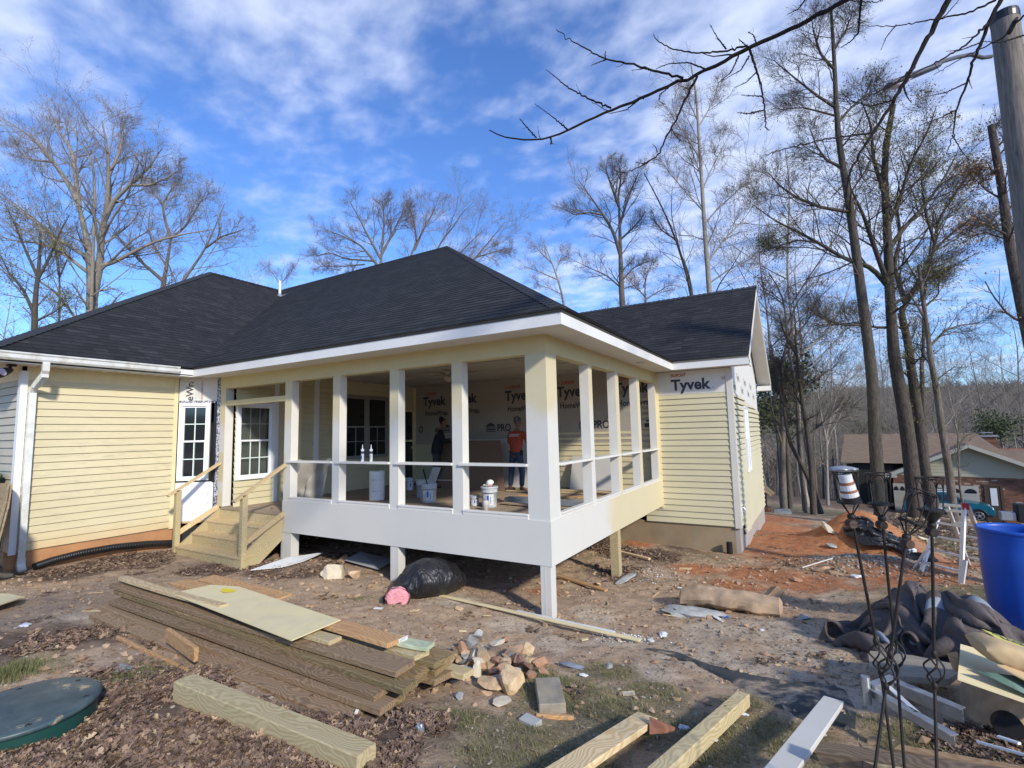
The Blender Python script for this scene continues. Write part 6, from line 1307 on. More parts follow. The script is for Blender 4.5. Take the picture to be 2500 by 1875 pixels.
def head(c, f, up, s=1.):
    """one head: cranium, jaw, nose, ears as a skinned surface; c centre, f facing"""
    f = Vector(f).normalized(); up = Vector(up).normalized(); rt = f.cross(up).normalized(); c = Vector(c); mb = MB(); rows = []
    prof = [(-.125,.03,.045),(-.11,.045,.06),(-.08,.058,.078),(-.04,.068,.092),(0,.074,.098),(.04,.077,.100),(.08,.068,.088),(.105,.045,.06),(.117,.02,.025)]
    for z, a, b in prof:
        row = []
        for k in range(20):
            th = 2*math.pi*k/20; x = math.cos(th); y = math.sin(th); fy = b*y*(1.0 if y > 0 else .95); nose = .022*math.exp(-((z+.02)/.022)**2)*max(0, y)**14 - .008*math.exp(-((z-.012)/.015)**2)*math.exp(-((abs(x)-.42)/.2)**2)*(y > 0) + .006*math.exp(-((z+.062)/.012)**2)*max(0,y)**8
            ear = .014*math.exp(-((z)/.03)**2)*max(0, abs(x))**16
            row.append(c+rt*(a*x+math.copysign(ear,x))*s+f*(fy+nose+.008)*s+up*(z*s))
        rows.append(row)
    mb.grid(rows, True, 0, True); mb.poly(rows[0]); mb.poly(rows[-1][::-1]); return mb
def hand(mb_list, wrist, d, n, s=1.):
    """five bent fingers on a palm; d along the fingers, n palm normal"""
    d = Vector(d).normalized(); n = Vector(n); n = (n-d*n.dot(d)).normalized(); t = d.cross(n); w = Vector(wrist)
    mb = MB(); mb.tube([w, w+d*.03*s, w+d*.085*s],[.026*s,.036*s,.036*s],10)
    for k, (off, ln) in enumerate(((-.028,.062),(-.0095,.072),(.0095,.068),(.027,.054))):
        b = w+d*.085*s+t*off*s; mb.tube([b-d*.01, b+d*ln*.45*s+n*.006, b+d*ln*.75*s+n*.022*s, b+d*ln*.85*s+n*.042*s],[.0095*s,.009*s,.008*s,.007*s],7)
    b = w+d*.03*s-t*.03*s; mb.tube([b, b-t*.025*s+d*.025*s+n*.01, b-t*.03*s+d*.055*s+n*.03*s],[.012*s,.0105*s,.008*s],7); return mb
def merge_into(o, mb):
    bm = bmesh.new(); bm.from_mesh(o.data); vs = [bm.verts.new(p) for p in mb.v]
    for f in mb.f:
        try: q = bm.faces.new([vs[i] for i in f]); q.smooth = True
        except ValueError: pass
    bm.to_mesh(o.data); bm.free()
def person(label, foot, f, T, look, arms, clothes, hgt=1.68, gi=1.):
    """foot: ground point; f facing; T dict of tweaks; arms: two lists [elbow, wrist, hand dir] in body axes (right, forward, up)"""
    k = hgt/1.72; root = thing('person', label, 'person', foot); f = Vector(f).normalized(); rt = f.cross(Vector((0,0,1))).normalized(); Zv = Vector((0,0,1))
    def P(a, b, c): return (rt*a+f*b+Zv*c)*k
    lean = T.get('lean', .04); st_ = T.get('stance', .11)
    hip = P(0,T.get('hipf',0),.93); ch = hip+P(0,lean*.6,.32); nk = hip+P(0,lean,.53)
    sh = [nk+P(s*.185,-.01,-.055) for s in (-1,1)]; kn = [P(s*st_,.02+T.get('kf',(0,0))[i],.49) for i, s in enumerate((-1,1))]; an = [P(s*(st_+.01),-.03+T.get('kf',(0,0))[i]*.3,.085) for i, s in enumerate((-1,1))]; toe = [a+P(.01,.15,-.05) for a in an]
    el = [sh[i]+P(*arms[i][0]) for i in (0,1)]; wr = [el[i]+P(*arms[i][1]) for i in (0,1)]
    J = [(hip,(.13*k,.095*k)),(hip+P(0,lean*.3,.16),(.125*k,.09*k)),(ch,(.145*k,.10*k)),(nk+P(0,0,-.04),(.09*k,.07*k)),(nk+P(0,.01,.07),.052*k),
         (sh[0],.062*k),(el[0],.043*k),(wr[0],.028*k),(sh[1],.062*k),(el[1],.043*k),(wr[1],.028*k),
         (hip+P(-.09,0,-.06),.085*k),(kn[0],.058*k),(an[0],.04*k),(toe[0],.035*k),(hip+P(.09,0,-.06),.085*k),(kn[1],.058*k),(an[1],.04*k),(toe[1],.035*k)]
    E_ = [(0,1),(1,2),(2,3),(3,4),(2,5),(5,6),(6,7),(2,8),(8,9),(9,10),(0,11),(11,12),(12,13),(13,14),(0,15),(15,16),(16,17),(17,18)]
    body = skin('body', J, E_, 'skin', root)
    hc = nk+P(0,.03+T.get('hf',0),.20); merge_into(body, head(hc, look, (Zv+f*.1), k))
    for i in (0,1):
        m = hand(None, wr[i], (wr[i]-el[i]).normalized()+Vector(T.get('hd',(0,0,0))), -Zv if T.get('palm') is None else T['palm'], k); merge_into(body, m)
    # clothes
    g = .016*k; sl = clothes['sleeve']
    a0 = [sh[i].lerp(el[i], min(1, sl)) for i in (0,1)]
    hem = clothes.get('hem', -.08)-.05
    J2 = [(hip+P(0,0,hem),(.162*k*gi,.128*k*gi)),(hip+P(0,lean*.3,.16),(.158*k*gi,.122*k*gi)),(ch,(.172*k*gi,.128*k*gi)),(nk+P(0,0,-.05),(.105*k,.083*k)),(nk+P(0,0,.015),.062*k),(sh[0],.075*k),(a0[0],.062*k),(sh[1],.075*k),(a0[1],.062*k)]
    E2 = [(0,1),(1,2),(2,3),(3,4),(2,5),(5,6),(2,7),(7,8)]
    if sl >= 1:
        for i in (0,1): J2.append((wr[i].lerp(el[i],.08),.047*k)); E2.append((6 if i == 0 else 8, len(J2)-1))
    skin(clothes['top_name'], J2, E2, clothes['top'], root)
    J3 = [(hip+P(0,0,.10),(.135*k,.10*k)),(hip+P(-.085,0,-.08),.100*k),(kn[0],.076*k),(an[0]+P(0,0,.02),.062*k),(hip+P(.085,0,-.08),.100*k),(kn[1],.076*k),(an[1]+P(0,0,.02),.062*k)]
    skin('trousers', J3, [(0,1),(1,2),(2,3),(0,4),(4,5),(5,6)], clothes['legs'], root)
    for i in (0,1):
        skin('boot', [(an[i]+P(0,-.02,.05),.055*k),(an[i]+P(0,-.03,-.03),.05*k),(an[i]+P(.005,.07,-.045),.043*k),(toe[i]+P(0,.02,.0),.036*k)], [(0,1),(1,2),(2,3)], clothes['boot'], root, 1)
    # hair or head cloth
    hm = MB(); hr = MB(); fU = Vector(look).normalized(); rr = fU.cross(Zv).normalized(); rows = []
    for i in range(9):
        ph = i/8*2.3; row = []
        for q in range(22):
            th = 2*math.pi*q/22; v = rr*math.cos(th)*math.sin(ph)*.088+fU*math.sin(th)*math.sin(ph)*.108+Zv*math.cos(ph)*.115; front = max(0., math.sin(th))
            if i > 3: v += Zv*(i-3)*.033*front*1.2
            v *= 1+.04*mnoise.noise(v*40); row.append(hc+v*k+Zv*.018*k-fU*.006)
        rows.append(row)
    hr.grid(rows, True, 0); hr.poly(rows[0][::-1]); hr.build(clothes['hair_name'], clothes['hair'], root, smooth=True)
    return root, hc, nk, hip, rt, f, k
zt_ = ZF
fp2 = aY(1262,1200,4.35); fp2.z = ZF
w2, hc, nk, hip, rt_, ff, k_ = person('worker in orange t-shirt and jeans seen from behind, head wrapped in patterned cloth', (fp2.x,fp2.y,ZF), (.12,1,0), {'lean':.05,'stance':.16,'hf':.02,'hd':(0,0,.1)}, (.25,1,-.35),
    [[(-.10,.04,-.25),(.05,.17,-.08)],[(.11,.03,-.25),(-.06,.15,-.10)]], dict(sleeve=.72,top='shirt_orange',top_name='t_shirt',legs='jeans',boot='boot_brown',hair='bandana',hair_name='head_cloth',hem=-.05), 1.66, 1.1)
mb = MB(); cc = nk+ff*(-.132)*k_; put_text(mb, 'CONTRACTOR', .03, cc-rt_*.12+Vector((0,0,-.12)), rt_, (0,0,1), .05); mb.obar(cc-rt_*.14+Vector((0,0,-.14)), cc+rt_*.14+Vector((0,0,-.14)), .002,.012); mb.build('back_print','label_white',w2)
mb = MB(); c = hip+rt_*.165*k_; mb.cbox(c.x-.03,c.x+.03,c.y-.03,c.y+.03,c.z-.08,c.z+.05); mb.build('belt_pouch','black_matte',w2)
fp1 = aY(1066,1196,4.3); fp1.z = ZF
w1 = person('worker in a black hooded jacket and grey trousers bending over his work', (fp1.x,fp1.y,ZF), (.85,.5,0), {'lean':.10,'stance':.09,'hf':.04,'kf':(.04,-.02)}, (.85,.45,-.55),
    [[(-.04,.08,-.26),(.05,.22,.08)],[(.05,.10,-.25),(-.06,.22,.06)]], dict(sleeve=1,top='jacket_black',top_name='jacket',legs='trousers_grey',boot='black_matte',hair='hair_black',hair_name='hair',hem=-.14), 1.72, 1.32)
_, hc1, nk1, hip1, rt1, f1_, k1 = w1
mb = MB(); mb.tube([nk1-f1_*.075+Vector((0,0,-.05)), nk1-f1_*.085+Vector((0,0,.02)), nk1-f1_*.05+Vector((0,0,.055))],[.055,.062,.03],14); mb.tube([nk1-f1_*.07-rt1*.07, nk1-f1_*.09, nk1-f1_*.07+rt1*.07],[.03,.045,.03],12); mb.build('hood','hood_grey',w1[0],smooth=True)
# ---------------------------------------------------------------- neighbour's house, car, well
NO = aD(2300,1271,29.6); ng = NO.z
_rv = ray(2210,1036); nU = Vector((_rv.y,-_rv.x,0)).normalized(); nB = Vector((-nU.y,nU.x,0))
nh = thing('neighbour_house', 'brick ranch house with brown roof and a cream gable over the garage', 'house', (NO.x,NO.y,ng), math.atan2(nU.y,nU.x))
inv = Matrix.Rotation(-math.atan2(nU.y,nU.x),4,'Z') @ Matrix.Translation(-Vector((NO.x,NO.y,ng)))
def nl(px, py, d=0.):   # local coordinates of a photo point lying on the facade plane set back by d
    v = ray(px, py); q = NO+nB*d; t = ((q-CAM).dot(nB))/v.dot(nB); return inv @ (CAM+v*t)
def nbox(nm, x0,x1,y0,y1,z0,z1,mat,par=None,uvs=True):
    mb = MB(); mb.poly([(x0,y0,z0),(x1,y0,z0),(x1,y0,z1),(x0,y0,z1)],0,[(x0,z0),(x1,z0),(x1,z1),(x0,z1)]); mb.poly([(x1,y0,z0),(x1,y1,z0),(x1,y1,z1),(x1,y0,z1)],0,[(y0,z0),(y1,z0),(y1,z1),(y0,z1)]); mb.poly([(x0,y1,z0),(x0,y0,z0),(x0,y0,z1),(x0,y1,z1)],0,[(y1,z0),(y0,z0),(y0,z1),(y1,z1)]); mb.poly([(x0,y0,z1),(x1,y0,z1),(x1,y1,z1),(x0,y1,z1)]); mb.poly([(x1,y1,z0),(x0,y1,z0),(x0,y1,z1),(x1,y1,z1)])
    return mb.build(nm, mat, par or nh)
ap = nl(2361,1088); el_ = nl(2168,1163); bt_ = nl(2300,1163); zE = bt_.z; xA = ap.x; hw = xA-el_.x-.25
xr = xA+hw
nbox('brick_wall', xA-hw,xr+6,0,7,-.6,zE,'brick_red')
mb = MB(); courses(mb, (xA,-.02,0),(1,0,0),(0,0,1),[(-hw-.05,zE),(hw+.05,zE),(0,ap.z-.12)],.19,.02); mb.build('gable_siding','siding_cream',nh)
sl_ = (ap.z-zE)/(hw+.25)
mb = MB()
for s in (-1,1): 
    a = Vector((xA,-.55,ap.z)); b = Vector((xA+s*(hw+.55),-.55,ap.z-sl_*(hw+.55))); mb.obar(a, b, .05, .20, (0,0,1))
mb.build('rake_board','trim_tan',nh)
mb = MB()
for s in (-1,1): 
    a, b = Vector((xA,-.55,ap.z+.06)), Vector((xA+s*(hw+.6),-.55,ap.z+.06-sl_*(hw+.6))); U = Vector((0,1,0))*( -s); V = (a-b).normalized(); O = b if s == 1 else b+Vector((0,9,0)); O = Vector((b.x,-.55 if s == -1 else 8.5,b.z)) if False else b
    # front gable roof planes, courses run back along y
    if s == -1: courses(mb, b, (0,-1,0), V, [(-9,0),(0,0),(0,(a-b).length),(-9,(a-b).length)], .16,.012)
    else: courses(mb, b, (0,1,0), V, [(0,0),(9,0),(9,(a-b).length),(0,(a-b).length)], .16,.012)
mb.build('roof','shingles_brown',nh)
mb = MB(); mb.box(el_.x-.35,xA-hw+.2,-.5,.3,zE-.12,zE+.10); mb.build('eave_box','trim_tan',nh)
# main block behind with ridge along x
rl_, rr_ = nl(2062,1061,5.5), nl(2378,1058,5.5); ev_ = nl(2069,1129,1.2)
mb = MB(); O = Vector((rl_.x+.2,1.0,ev_.z)); T_ = Vector((rl_.x,5.5,rl_.z)); V = Vector((0,4.5,rl_.z-ev_.z)); VL = V.length; V.normalize()
courses(mb, O, (1,0,0), V, [(-.2,0),(rr_.x-rl_.x+1.4,0),(rr_.x-rl_.x-.2,VL),(-.2,VL)], .16,.012); mb.poly([(rl_.x,5.5,rl_.z),(rr_.x,5.5,rl_.z),(rr_.x,10,ev_.z),(rl_.x,10,ev_.z)]); mb.build('roof','shingles_brown',nh)
nbox('brick_wall', rl_.x+.6,xA-hw+.3,1.9,9,-.6,ev_.z-.02,'wood_dark'); nbox('dark_porch', rl_.x+.3,rl_.x+2.8,1.3,1.8,-.6,ev_.z-.1,'interior_dark')
rr2 = nl(2400,1097,6.0); nbox('brick_wall', xr,xr+9,4,8,-.6,zE,'brick_red')
mb = MB(); O = Vector((rr2.x-1.5,1.5,zE+.1)); V = Vector((0,4.5,rr2.z-zE-.1)); VL = V.length; V.normalize(); courses(mb, O, (1,0,0), V, [(0,0),(14,0),(14,VL),(0,VL)], .16,.012); mb.build('roof','shingles_brown',nh)
mb = MB(); mb.box(rr2.x-1.5,rr2.x+12,5.95,6.05,rr2.z-.03,rr2.z+.06); mb.build('ridge_cap','wood_red',nh)
c0 = nl(2392,1092,6.5); c1 = nl(2432,1066,6.5); ch_ = nbox('chimney', c0.x,c1.x,6.2,7.2,c0.z-1.5,c1.z,'brick_red'); mb = MB(); mb.box(c0.x-.08,c1.x+.08,6.1,7.3,c1.z,c1.z+.09); mb.box(c0.x+.15,c1.x-.15,6.3,7.1,c1.z+.25,c1.z+.30); mb.build('chimney_cap','galv',ch_)
# garage doors, side door
g0, g1 = nl(2272,1183), nl(2388,1183)
for (a, b) in ((nl(2160+20,1183).x, nl(2225,1183).x),(g0.x,g1.x)):
    gd = nbox('garage_door', a, b, -.01+.0, .1, -.15, g0.z, 'garage_white'); gd.location.y = -.012
    for k in range(3): mb = MB(); mb.box(a+.05,b-.05,-.022,-.016,.45+k*.55,.47+k*.55); mb.build('panel_groove','trim_tan',gd)
    n = 3; 
    for k in range(n):
        xc = a+(b-a)*(k+.5)/n; mb = MB(); mb.poly([(xc+(b-a)/n*.38*math.cos(t),-.025,g0.z-.42+.26*math.sin(t)) for t in [math.pi*i/10 for i in range(11)]]); mb.build('fan_window','car_glass',gd)
d0, d1 = nl(2404,1186), nl(2444,1186); dr_ = nbox('door', d0.x+.06,d1.x-.06,-.03,.05,-.1,d0.z,'door_brown'); mb = MB(); mb.box(d0.x-.05,d0.x+.06,-.05,.05,-.1,d0.z+.1); mb.box(d1.x-.06,d1.x+.05,-.05,.05,-.1,d0.z+.1); mb.box(d0.x+.06,d1.x-.06,-.05,.05,d0.z,d0.z+.1); mb.build('door_frame','wood_dark',dr_)
mb = MB(); mb.box(d0.x+.2,d1.x-.2,-.045,-.03,d0.z-1.1,d0.z-.12); mb.build('door_pane','plastic_white',dr_)
mb = MB(); mb.box(-4,16,-.9,0,-.4,-.12); mb.build('threshold','concrete',nh)
# parked car ---------------------------------------------------------------
fr_ = aD(2387,1268,27.6); car = thing('parked_car', 'teal compact suv with white roof rails parked before the neighbour garage', 'car', (fr_.x,fr_.y,fr_.z), math.atan2(nU.y,nU.x)+.02)
car.scale = (.92,.92,.92)
# local: +x is the front; origin under the front wheel centre region
def prof_at(y):   # half outline: list of (x, z) body section
    return None
Lc = 4.2; W2 = .88
side = [(.62,.30),(.72,.42),(.74,.62),(.66,.80),(.50,.92),(-.05,1.02),(-.50,1.08),(-1.0,1.46),(-1.5,1.60),(-2.6,1.62),(-3.15,1.58),(-3.42,1.10),(-3.50,.80),(-3.50,.42),(-3.42,.30)]
mb = MB(); rows = []
for y, k in ((-W2,0),(-W2*.985,1),(-W2*.9,2),(0,3),(W2*.9,2),(W2*.985,1),(W2,0)):
    row = []
    for x, z in side:
        tz = z; yy = y; 
        if z > 1.0: yy = y*(1-.22*(z-1.0)/.62)
        ins = {0:.045,1:.015,2:.0,3:0}[k]; cx, cz = -1.4, .8; row.append((x+(cx-x)*ins*.35, yy, tz+(cz-tz)*ins*.6))
    rows.append(row)
mb.grid(rows, mi=0); mb.poly(rows[0]); mb.poly(rows[-1][::-1]); body = mb.build('body','car_teal',car); smooth_by_angle(body, 35)
for s in (-1,1):
    gm = MB(); yy = lambda z: s*(W2*(1-.22*(z-1.0)/.62)+.006)
    for poly in ([(-.62,1.10),(-1.05,1.44),(-1.52,1.50),(-1.52,1.10)],[(-1.60,1.10),(-1.60,1.51),(-2.42,1.52),(-2.42,1.10)],[(-2.52,1.10),(-2.52,1.51),(-3.02,1.48),(-3.20,1.14)]):
        P = [(x, yy(z), z) for x, z in poly]; gm.poly(P if s == 1 else P[::-1])
    gm.build('side_window','car_glass',car)
    mb = MB(); mb.box(-3.45,.60,s*W2*.99,s*(W2+.012),.28,.42); mb.build('sill_cladding','car_black',car)
    mb = MB(); mb.obar((-3.05,s*.62,1.66),(-1.35,s*.62,1.65),.04,.05); mb.build('roof_rail','plastic_white',car)
    mb = MB(); mb.cbox(-.82,-.66,s*W2,s*(W2+.16),1.10,1.22,.03); mb.build('mirror','car_black',car)
    mb = MB(); mb.cbox(.52,.68,s*.62,s*.84,.74,.84,.03); mb.build('headlight','lamp_glass',car)
    for x in (0.0,-2.62):
        w = MB(); w.tube([(x,s*(W2-.16),.33),(x,s*(W2+.01),.33)],.33,24); wh = w.build('wheel','tyre',car)
        w = MB(); w.tube([(x,s*(W2+.008),.33),(x,s*(W2+.016),.33)],.09,12)
        for k in range(5): a = k*2*math.pi/5+.3; w.obar((x,s*(W2+.014),.33),(x+.21*math.cos(a),s*(W2+.014),.33+.21*math.sin(a)),.012,.06,(0,s,0)); w.obar((x,s*(W2+.014),.33),(x+.21*math.cos(a+.3),s*(W2+.014),.33+.21*math.sin(a+.3)),.012,.03,(0,s,0))
        rg = [(x+.22*math.cos(t),s*(W2+.012),.33+.22*math.sin(t)) for t in [2*math.pi*i/24 for i in range(25)]]; w.tube(rg,.014,6,caps=False); w.build('rim','rim',wh)
        w = MB(); rg = [(x+.38*math.cos(t),s*(W2+.006),.33+.38*math.sin(t)) for t in [math.pi*i/14 for i in range(15)]]; w.tube(rg,.035,6); w.build('wheel_arch','car_black',car)
mb = MB(); P = [(-.53,y,1.10) for y in (-.76,.76)]+[(-1.0,y,1.455) for y in (.68,-.68)]; P = [(x+.012,y,z+.012) for x,y,z in P]; mb.poly(P); mb.build('windscreen','car_glass',car)
# wishing well at the corner of the wing
wp = aD(1871,1288,19.); wl = thing('wishing_well', 'small brick garden well with a shingled roof beside the wing', 'well', (wp.x,wp.y,wp.z), math.atan2(nU.y,nU.x))
def wbox(nm,x0,x1,y0,y1,z0,z1,mat): 
    mb = MB(); mb.poly([(x0,y0,z0),(x1,y0,z0),(x1,y0,z1),(x0,y0,z1)],0,[(x0,z0),(x1,z0),(x1,z1),(x0,z1)]); mb.poly([(x1,y0,z0),(x1,y1,z0),(x1,y1,z1),(x1,y0,z1)],0,[(y0,z0),(y1,z0),(y1,z1),(y0,z1)]); mb.poly([(x0,y0,z1),(x1,y0,z1),(x1,y1,z1),(x0,y1,z1)]); mb.poly([(x0,y1,z0),(x0,y0,z0),(x0,y0,z1),(x0,y1,z1)]); return mb.build(nm,mat,wl)
wbox('well_wall',-.45,.18,-.3,.3,-.3,.78,'brick_red'); wbox('post',.02,.08,-.04,.04,.78,1.45,'wood_dark'); wbox('post',-.40,-.34,-.04,.04,.78,1.45,'wood_dark')
mb = MB(); a, b = (-.42,-.45,1.85),( .30,-.45,1.25); mb.prism([(-.42,-.45,1.88),(.30,-.45,1.30),(.30,.45,1.30),(-.42,.45,1.88)],(0,0,-.06)); mb.prism([(-.42,-.45,1.88),(-1.14,-.45,1.30),(-1.14,.45,1.30),(-.42,.45,1.88)],(0,0,-.06)); mb.build('roof','weathered_brown',wl)
mb = MB(); mb.obar((-.30,-.42,1.2),(.22,-.42,1.33),.04,.05); mb.obar((-.30,-.42,1.2),(-.42,-.42,1.80),.04,.05); mb.build('brace','wood_dark',wl)
# white low wall / trailer edge behind the barrel and a grill
p = aD(2440,1287,20.); mb = MB(); mb.obar(aD(2395,1284,20), aD(2560,1286,20), .4,.14); tag(mb.build('white_plank','board_white'), 'long white plank edge just above the blue barrel', 'board')
gr_ = thing('grill', 'covered dark grill with a grey box beside the garage', 'grill', tuple(aD(2490,1285,22.))); mb = MB(); mb.cbox(-.1,.7,-.3,.3,.2,1.0,.05); mb.build('cover','car_black',gr_); mb = MB(); mb.cbox(-.62,-.12,-.2,.2,.25,.62,.02); mb.build('box','galv',gr_)

# power pole and lamp ----------------------------------------------------------
PD = 7.3; pt = aD(2452,42,PD); pbz = gz(pt.x, pt.y)
pole = thing('power_pole', 'grey weathered wooden utility pole rising past the right edge', 'utility pole', (pt.x,pt.y,0))
rt0 = 57/2/F_PX*PD*1.0; mb = MB(); mb.lathe([(rt0*1.16,pbz-.3),(rt0*1.08,pbz+2.5),(rt0*.98,pt.z-2),(rt0*.92,pt.z)], 28); o = mb.build('shaft','pole_wood',pole,smooth=True)
mb = MB(); mb.lathe([(rt0*.95,pt.z-.08),(rt0*.97,pt.z-.0),(rt0*.92,pt.z+.05)], 24); mb.build('pole_cap','plastic_black',pole)
q = aD(2463,80,PD-.25)-Vector((pt.x,pt.y,0)); q2 = aD(2478,52,PD-.45)-Vector((pt.x,pt.y,0)); mb = MB(); mb.tube([q,q2],.032,8); mb.tube([q2,q2+(q2-q)*.25],.022,8); mb.build('pole_bracket','iron_black',pole)
for k, (px, py, w_) in enumerate(((2470,230,.05),(2500,110,.04))): q = aD(px,py,PD-.2)-Vector((pt.x,pt.y,0)); mb = MB(); mb.tube([q,q+Vector((.05,0,.03))],.012,6); mb.build('bolt','iron_black',pole)
sl_ = thing('street_lamp', 'street lamp on a curved arm reaching left from the pole', 'street lamp', tuple(aD(2415,138,PD-.1)))
o0 = aD(2415,138,PD-.1); A_ = [(2420,138),(2400,141),(2370,133),(2335,140),(2305,149),(2285,158)]
mb = MB(); mb.tube([aD(x,y,PD-.1-.12*i)-o0 for i,(x,y) in enumerate(A_)],[.026]*6,10); mb.build('arm','lamp_dark',sl_,smooth=True)
mb = MB(); h0, h1 = aD(2289,163,PD-.75)-o0, aD(2168,212,PD-1.1)-o0; dx = (h1-h0); n = 12; rows = []; d = dx.normalized(); s1_ = d.cross(Vector((0,0,1))).normalized(); u1_ = s1_.cross(d)
for i in range(n+1):
    f = i/n; w_ = .075*(.75+.5*math.sin(min(1,f*1.25)*math.pi*.6))*(1 if f < .95 else .75); hh = .055*(1 if f < .92 else .7); c = h0+dx*f; rows.append([c+s1_*math.cos(t)*w_+u1_*(math.sin(t)*hh if math.sin(t) > 0 else math.sin(t)*.02) for t in [2*math.pi*k/16 for k in range(16)]])
mb.grid(rows, True); mb.poly(rows[0][::-1]); mb.poly(rows[-1]); mb.build('lamp_housing','lamp_dark',sl_,smooth=True)
mb = MB(); rows = []
for i in range(7): f = .62+.33*i/6; c = h0+dx*f; b_ = .045*math.sin(i/6*math.pi)**.5; rows.append([c+s1_*math.cos(t)*.062-u1_*(.02+abs(math.sin(t))*b_) for t in [math.pi*k/8 for k in range(9)]])
mb.grid(rows); mb.build('lens','lamp_glass',sl_,smooth=True)
# ---------------------------------------------------------------- bare trees, grown level by level with numpy
TR = np.random.default_rng(11)
def resample(pts, rad, n=14):
    P = np.array([tuple(p) for p in pts], float); r = np.array(rad, float); s = np.append(0, np.cumsum(np.linalg.norm(np.diff(P, axis=0), axis=1))); t = np.linspace(0, s[-1], n)
    # smooth a little so that traced limbs do not kink
    Q = np.stack([np.interp(t, s, P[:,k]) for k in range(3)], -1); 
    for _ in range(1): Q[1:-1] = (Q[:-2]+2*Q[1:-1]+Q[2:])/4
    return Q, np.interp(t, s, r)
def grow(P, Rd, c, t0, t1, ang, ratio, n, wob, trop, rr=.55, rmin=.004, flat=0., rng=TR, taper=.55, lmin=.05, lmax=9e9):
    B, m, _ = P.shape; L = np.linalg.norm(np.diff(P, axis=1), axis=2).sum(1)
    t = t0+(t1-t0)*(np.arange(c)[None,:]+rng.random((B,c)))/c; idx = t*(m-1); i0 = np.clip(idx.astype(int), 0, m-2); f = (idx-i0)[...,None]
    bi = np.arange(B)[:,None]; pos = P[bi,i0]*(1-f)+P[bi,i0+1]*f; tan = P[bi,i0+1]-P[bi,i0]; tan /= np.linalg.norm(tan, axis=2, keepdims=True)+1e-9
    rad = (Rd[bi,i0]*(1-f[...,0])+Rd[bi,i0+1]*f[...,0])
    rv = rng.normal(size=(B,c,3)); rv -= (rv*tan).sum(2, keepdims=True)*tan; rv /= np.linalg.norm(rv, axis=2, keepdims=True)+1e-9
    a = np.radians(ang[0]+ang[1]*rng.normal(size=(B,c,1))); d = tan*np.cos(a)+rv*np.sin(a); d[...,2] += flat
    d /= np.linalg.norm(d, axis=2, keepdims=True)
    ln = np.clip(L[:,None]*ratio*(1-taper*t)*(.65+.7*rng.random((B,c))), lmin, lmax)
    d = d.reshape(-1,3); pos = pos.reshape(-1,3); ln = ln.reshape(-1); rad = np.maximum(np.minimum(rad.reshape(-1)*rr, ln*.05+.003), rmin)
    out = np.zeros((len(d), n, 3)); out[:,0] = pos
    for k in range(1, n):
        d = d+rng.normal(size=d.shape)*wob; d[:,2] += trop; d /= np.linalg.norm(d, axis=1, keepdims=True); out[:,k] = out[:,k-1]+d*(ln/(n-1))[:,None]
    R2 = rad[:,None]*np.linspace(1, .35, n)[None,:]; return out, np.maximum(R2, rmin*.6)
def tubes(P, Rd, s):
    B, n, _ = P.shape; T = np.gradient(P, axis=1); T /= np.linalg.norm(T, axis=2, keepdims=True)+1e-9
    ref = np.where(np.abs(T[:,:1,2:3]) > .8, np.array([1.,0,0]), np.array([0,0,1.])); X = np.cross(T, ref); X /= np.linalg.norm(X, axis=2, keepdims=True)+1e-9; Y = np.cross(T, X)
    a = 2*np.pi*np.arange(s)/s; V = P[:,:,None,:]+(X[:,:,None,:]*np.cos(a)[None,None,:,None]+Y[:,:,None,:]*np.sin(a)[None,None,:,None])*Rd[:,:,None,None]
    id_ = np.arange(B*n*s).reshape(B,n,s); q = np.stack([id_[:,:-1,:], np.roll(id_,-1,2)[:,:-1,:], np.roll(id_,-1,2)[:,1:,:], id_[:,1:,:]], -1).reshape(-1,4); return V.reshape(-1,3), q
def np_mesh(name, chunks, mats, smooth=True, uv=None):
    """chunks: list of (verts, quads, material index)"""
    V = []; Q = []; M_ = []; o = 0
    for v, q, mi in chunks: V.append(v); Q.append(q+o); M_.append(np.full(len(q), mi)); o += len(v)
    V = np.concatenate(V); Q = np.concatenate(Q); M_ = np.concatenate(M_); k = Q.shape[1]
    me = bpy.data.meshes.new(name); me.vertices.add(len(V)); me.vertices.foreach_set('co', V.ravel().astype(np.float32)); me.loops.add(Q.size); me.loops.foreach_set('vertex_index', Q.ravel().astype(np.int32))
    me.polygons.add(len(Q)); me.polygons.foreach_set('loop_start', np.arange(0, Q.size, k, dtype=np.int32)); me.polygons.foreach_set('loop_total', np.full(len(Q), k, dtype=np.int32)); me.update(calc_edges=True)
    for m in mats: me.materials.append(MATS[m])
    me.polygons.foreach_set('material_index', M_.astype(np.int32)); me.polygons.foreach_set('use_smooth', [smooth]*len(Q))
    if uv is not None: l = me.uv_layers.new(name='UVMap'); l.data.foreach_set('uv', uv.ravel().astype(np.float32))
    return me
def leafquads(C, size, rng=TR, droop=0.):
    n = len(C); a = rng.normal(size=(n,3)); a /= np.linalg.norm(a, axis=1, keepdims=True); b = rng.normal(size=(n,3)); b -= (b*a).sum(1, keepdims=True)*a; b /= np.linalg.norm(b, axis=1, keepdims=True)
    s = size*(.6+.8*rng.random((n,1))); a = a*s; b = b*s*.55; V = np.stack([C-a, C+b, C+a, C-b], 1).reshape(-1,3); return V, np.arange(4*n).reshape(n,4)
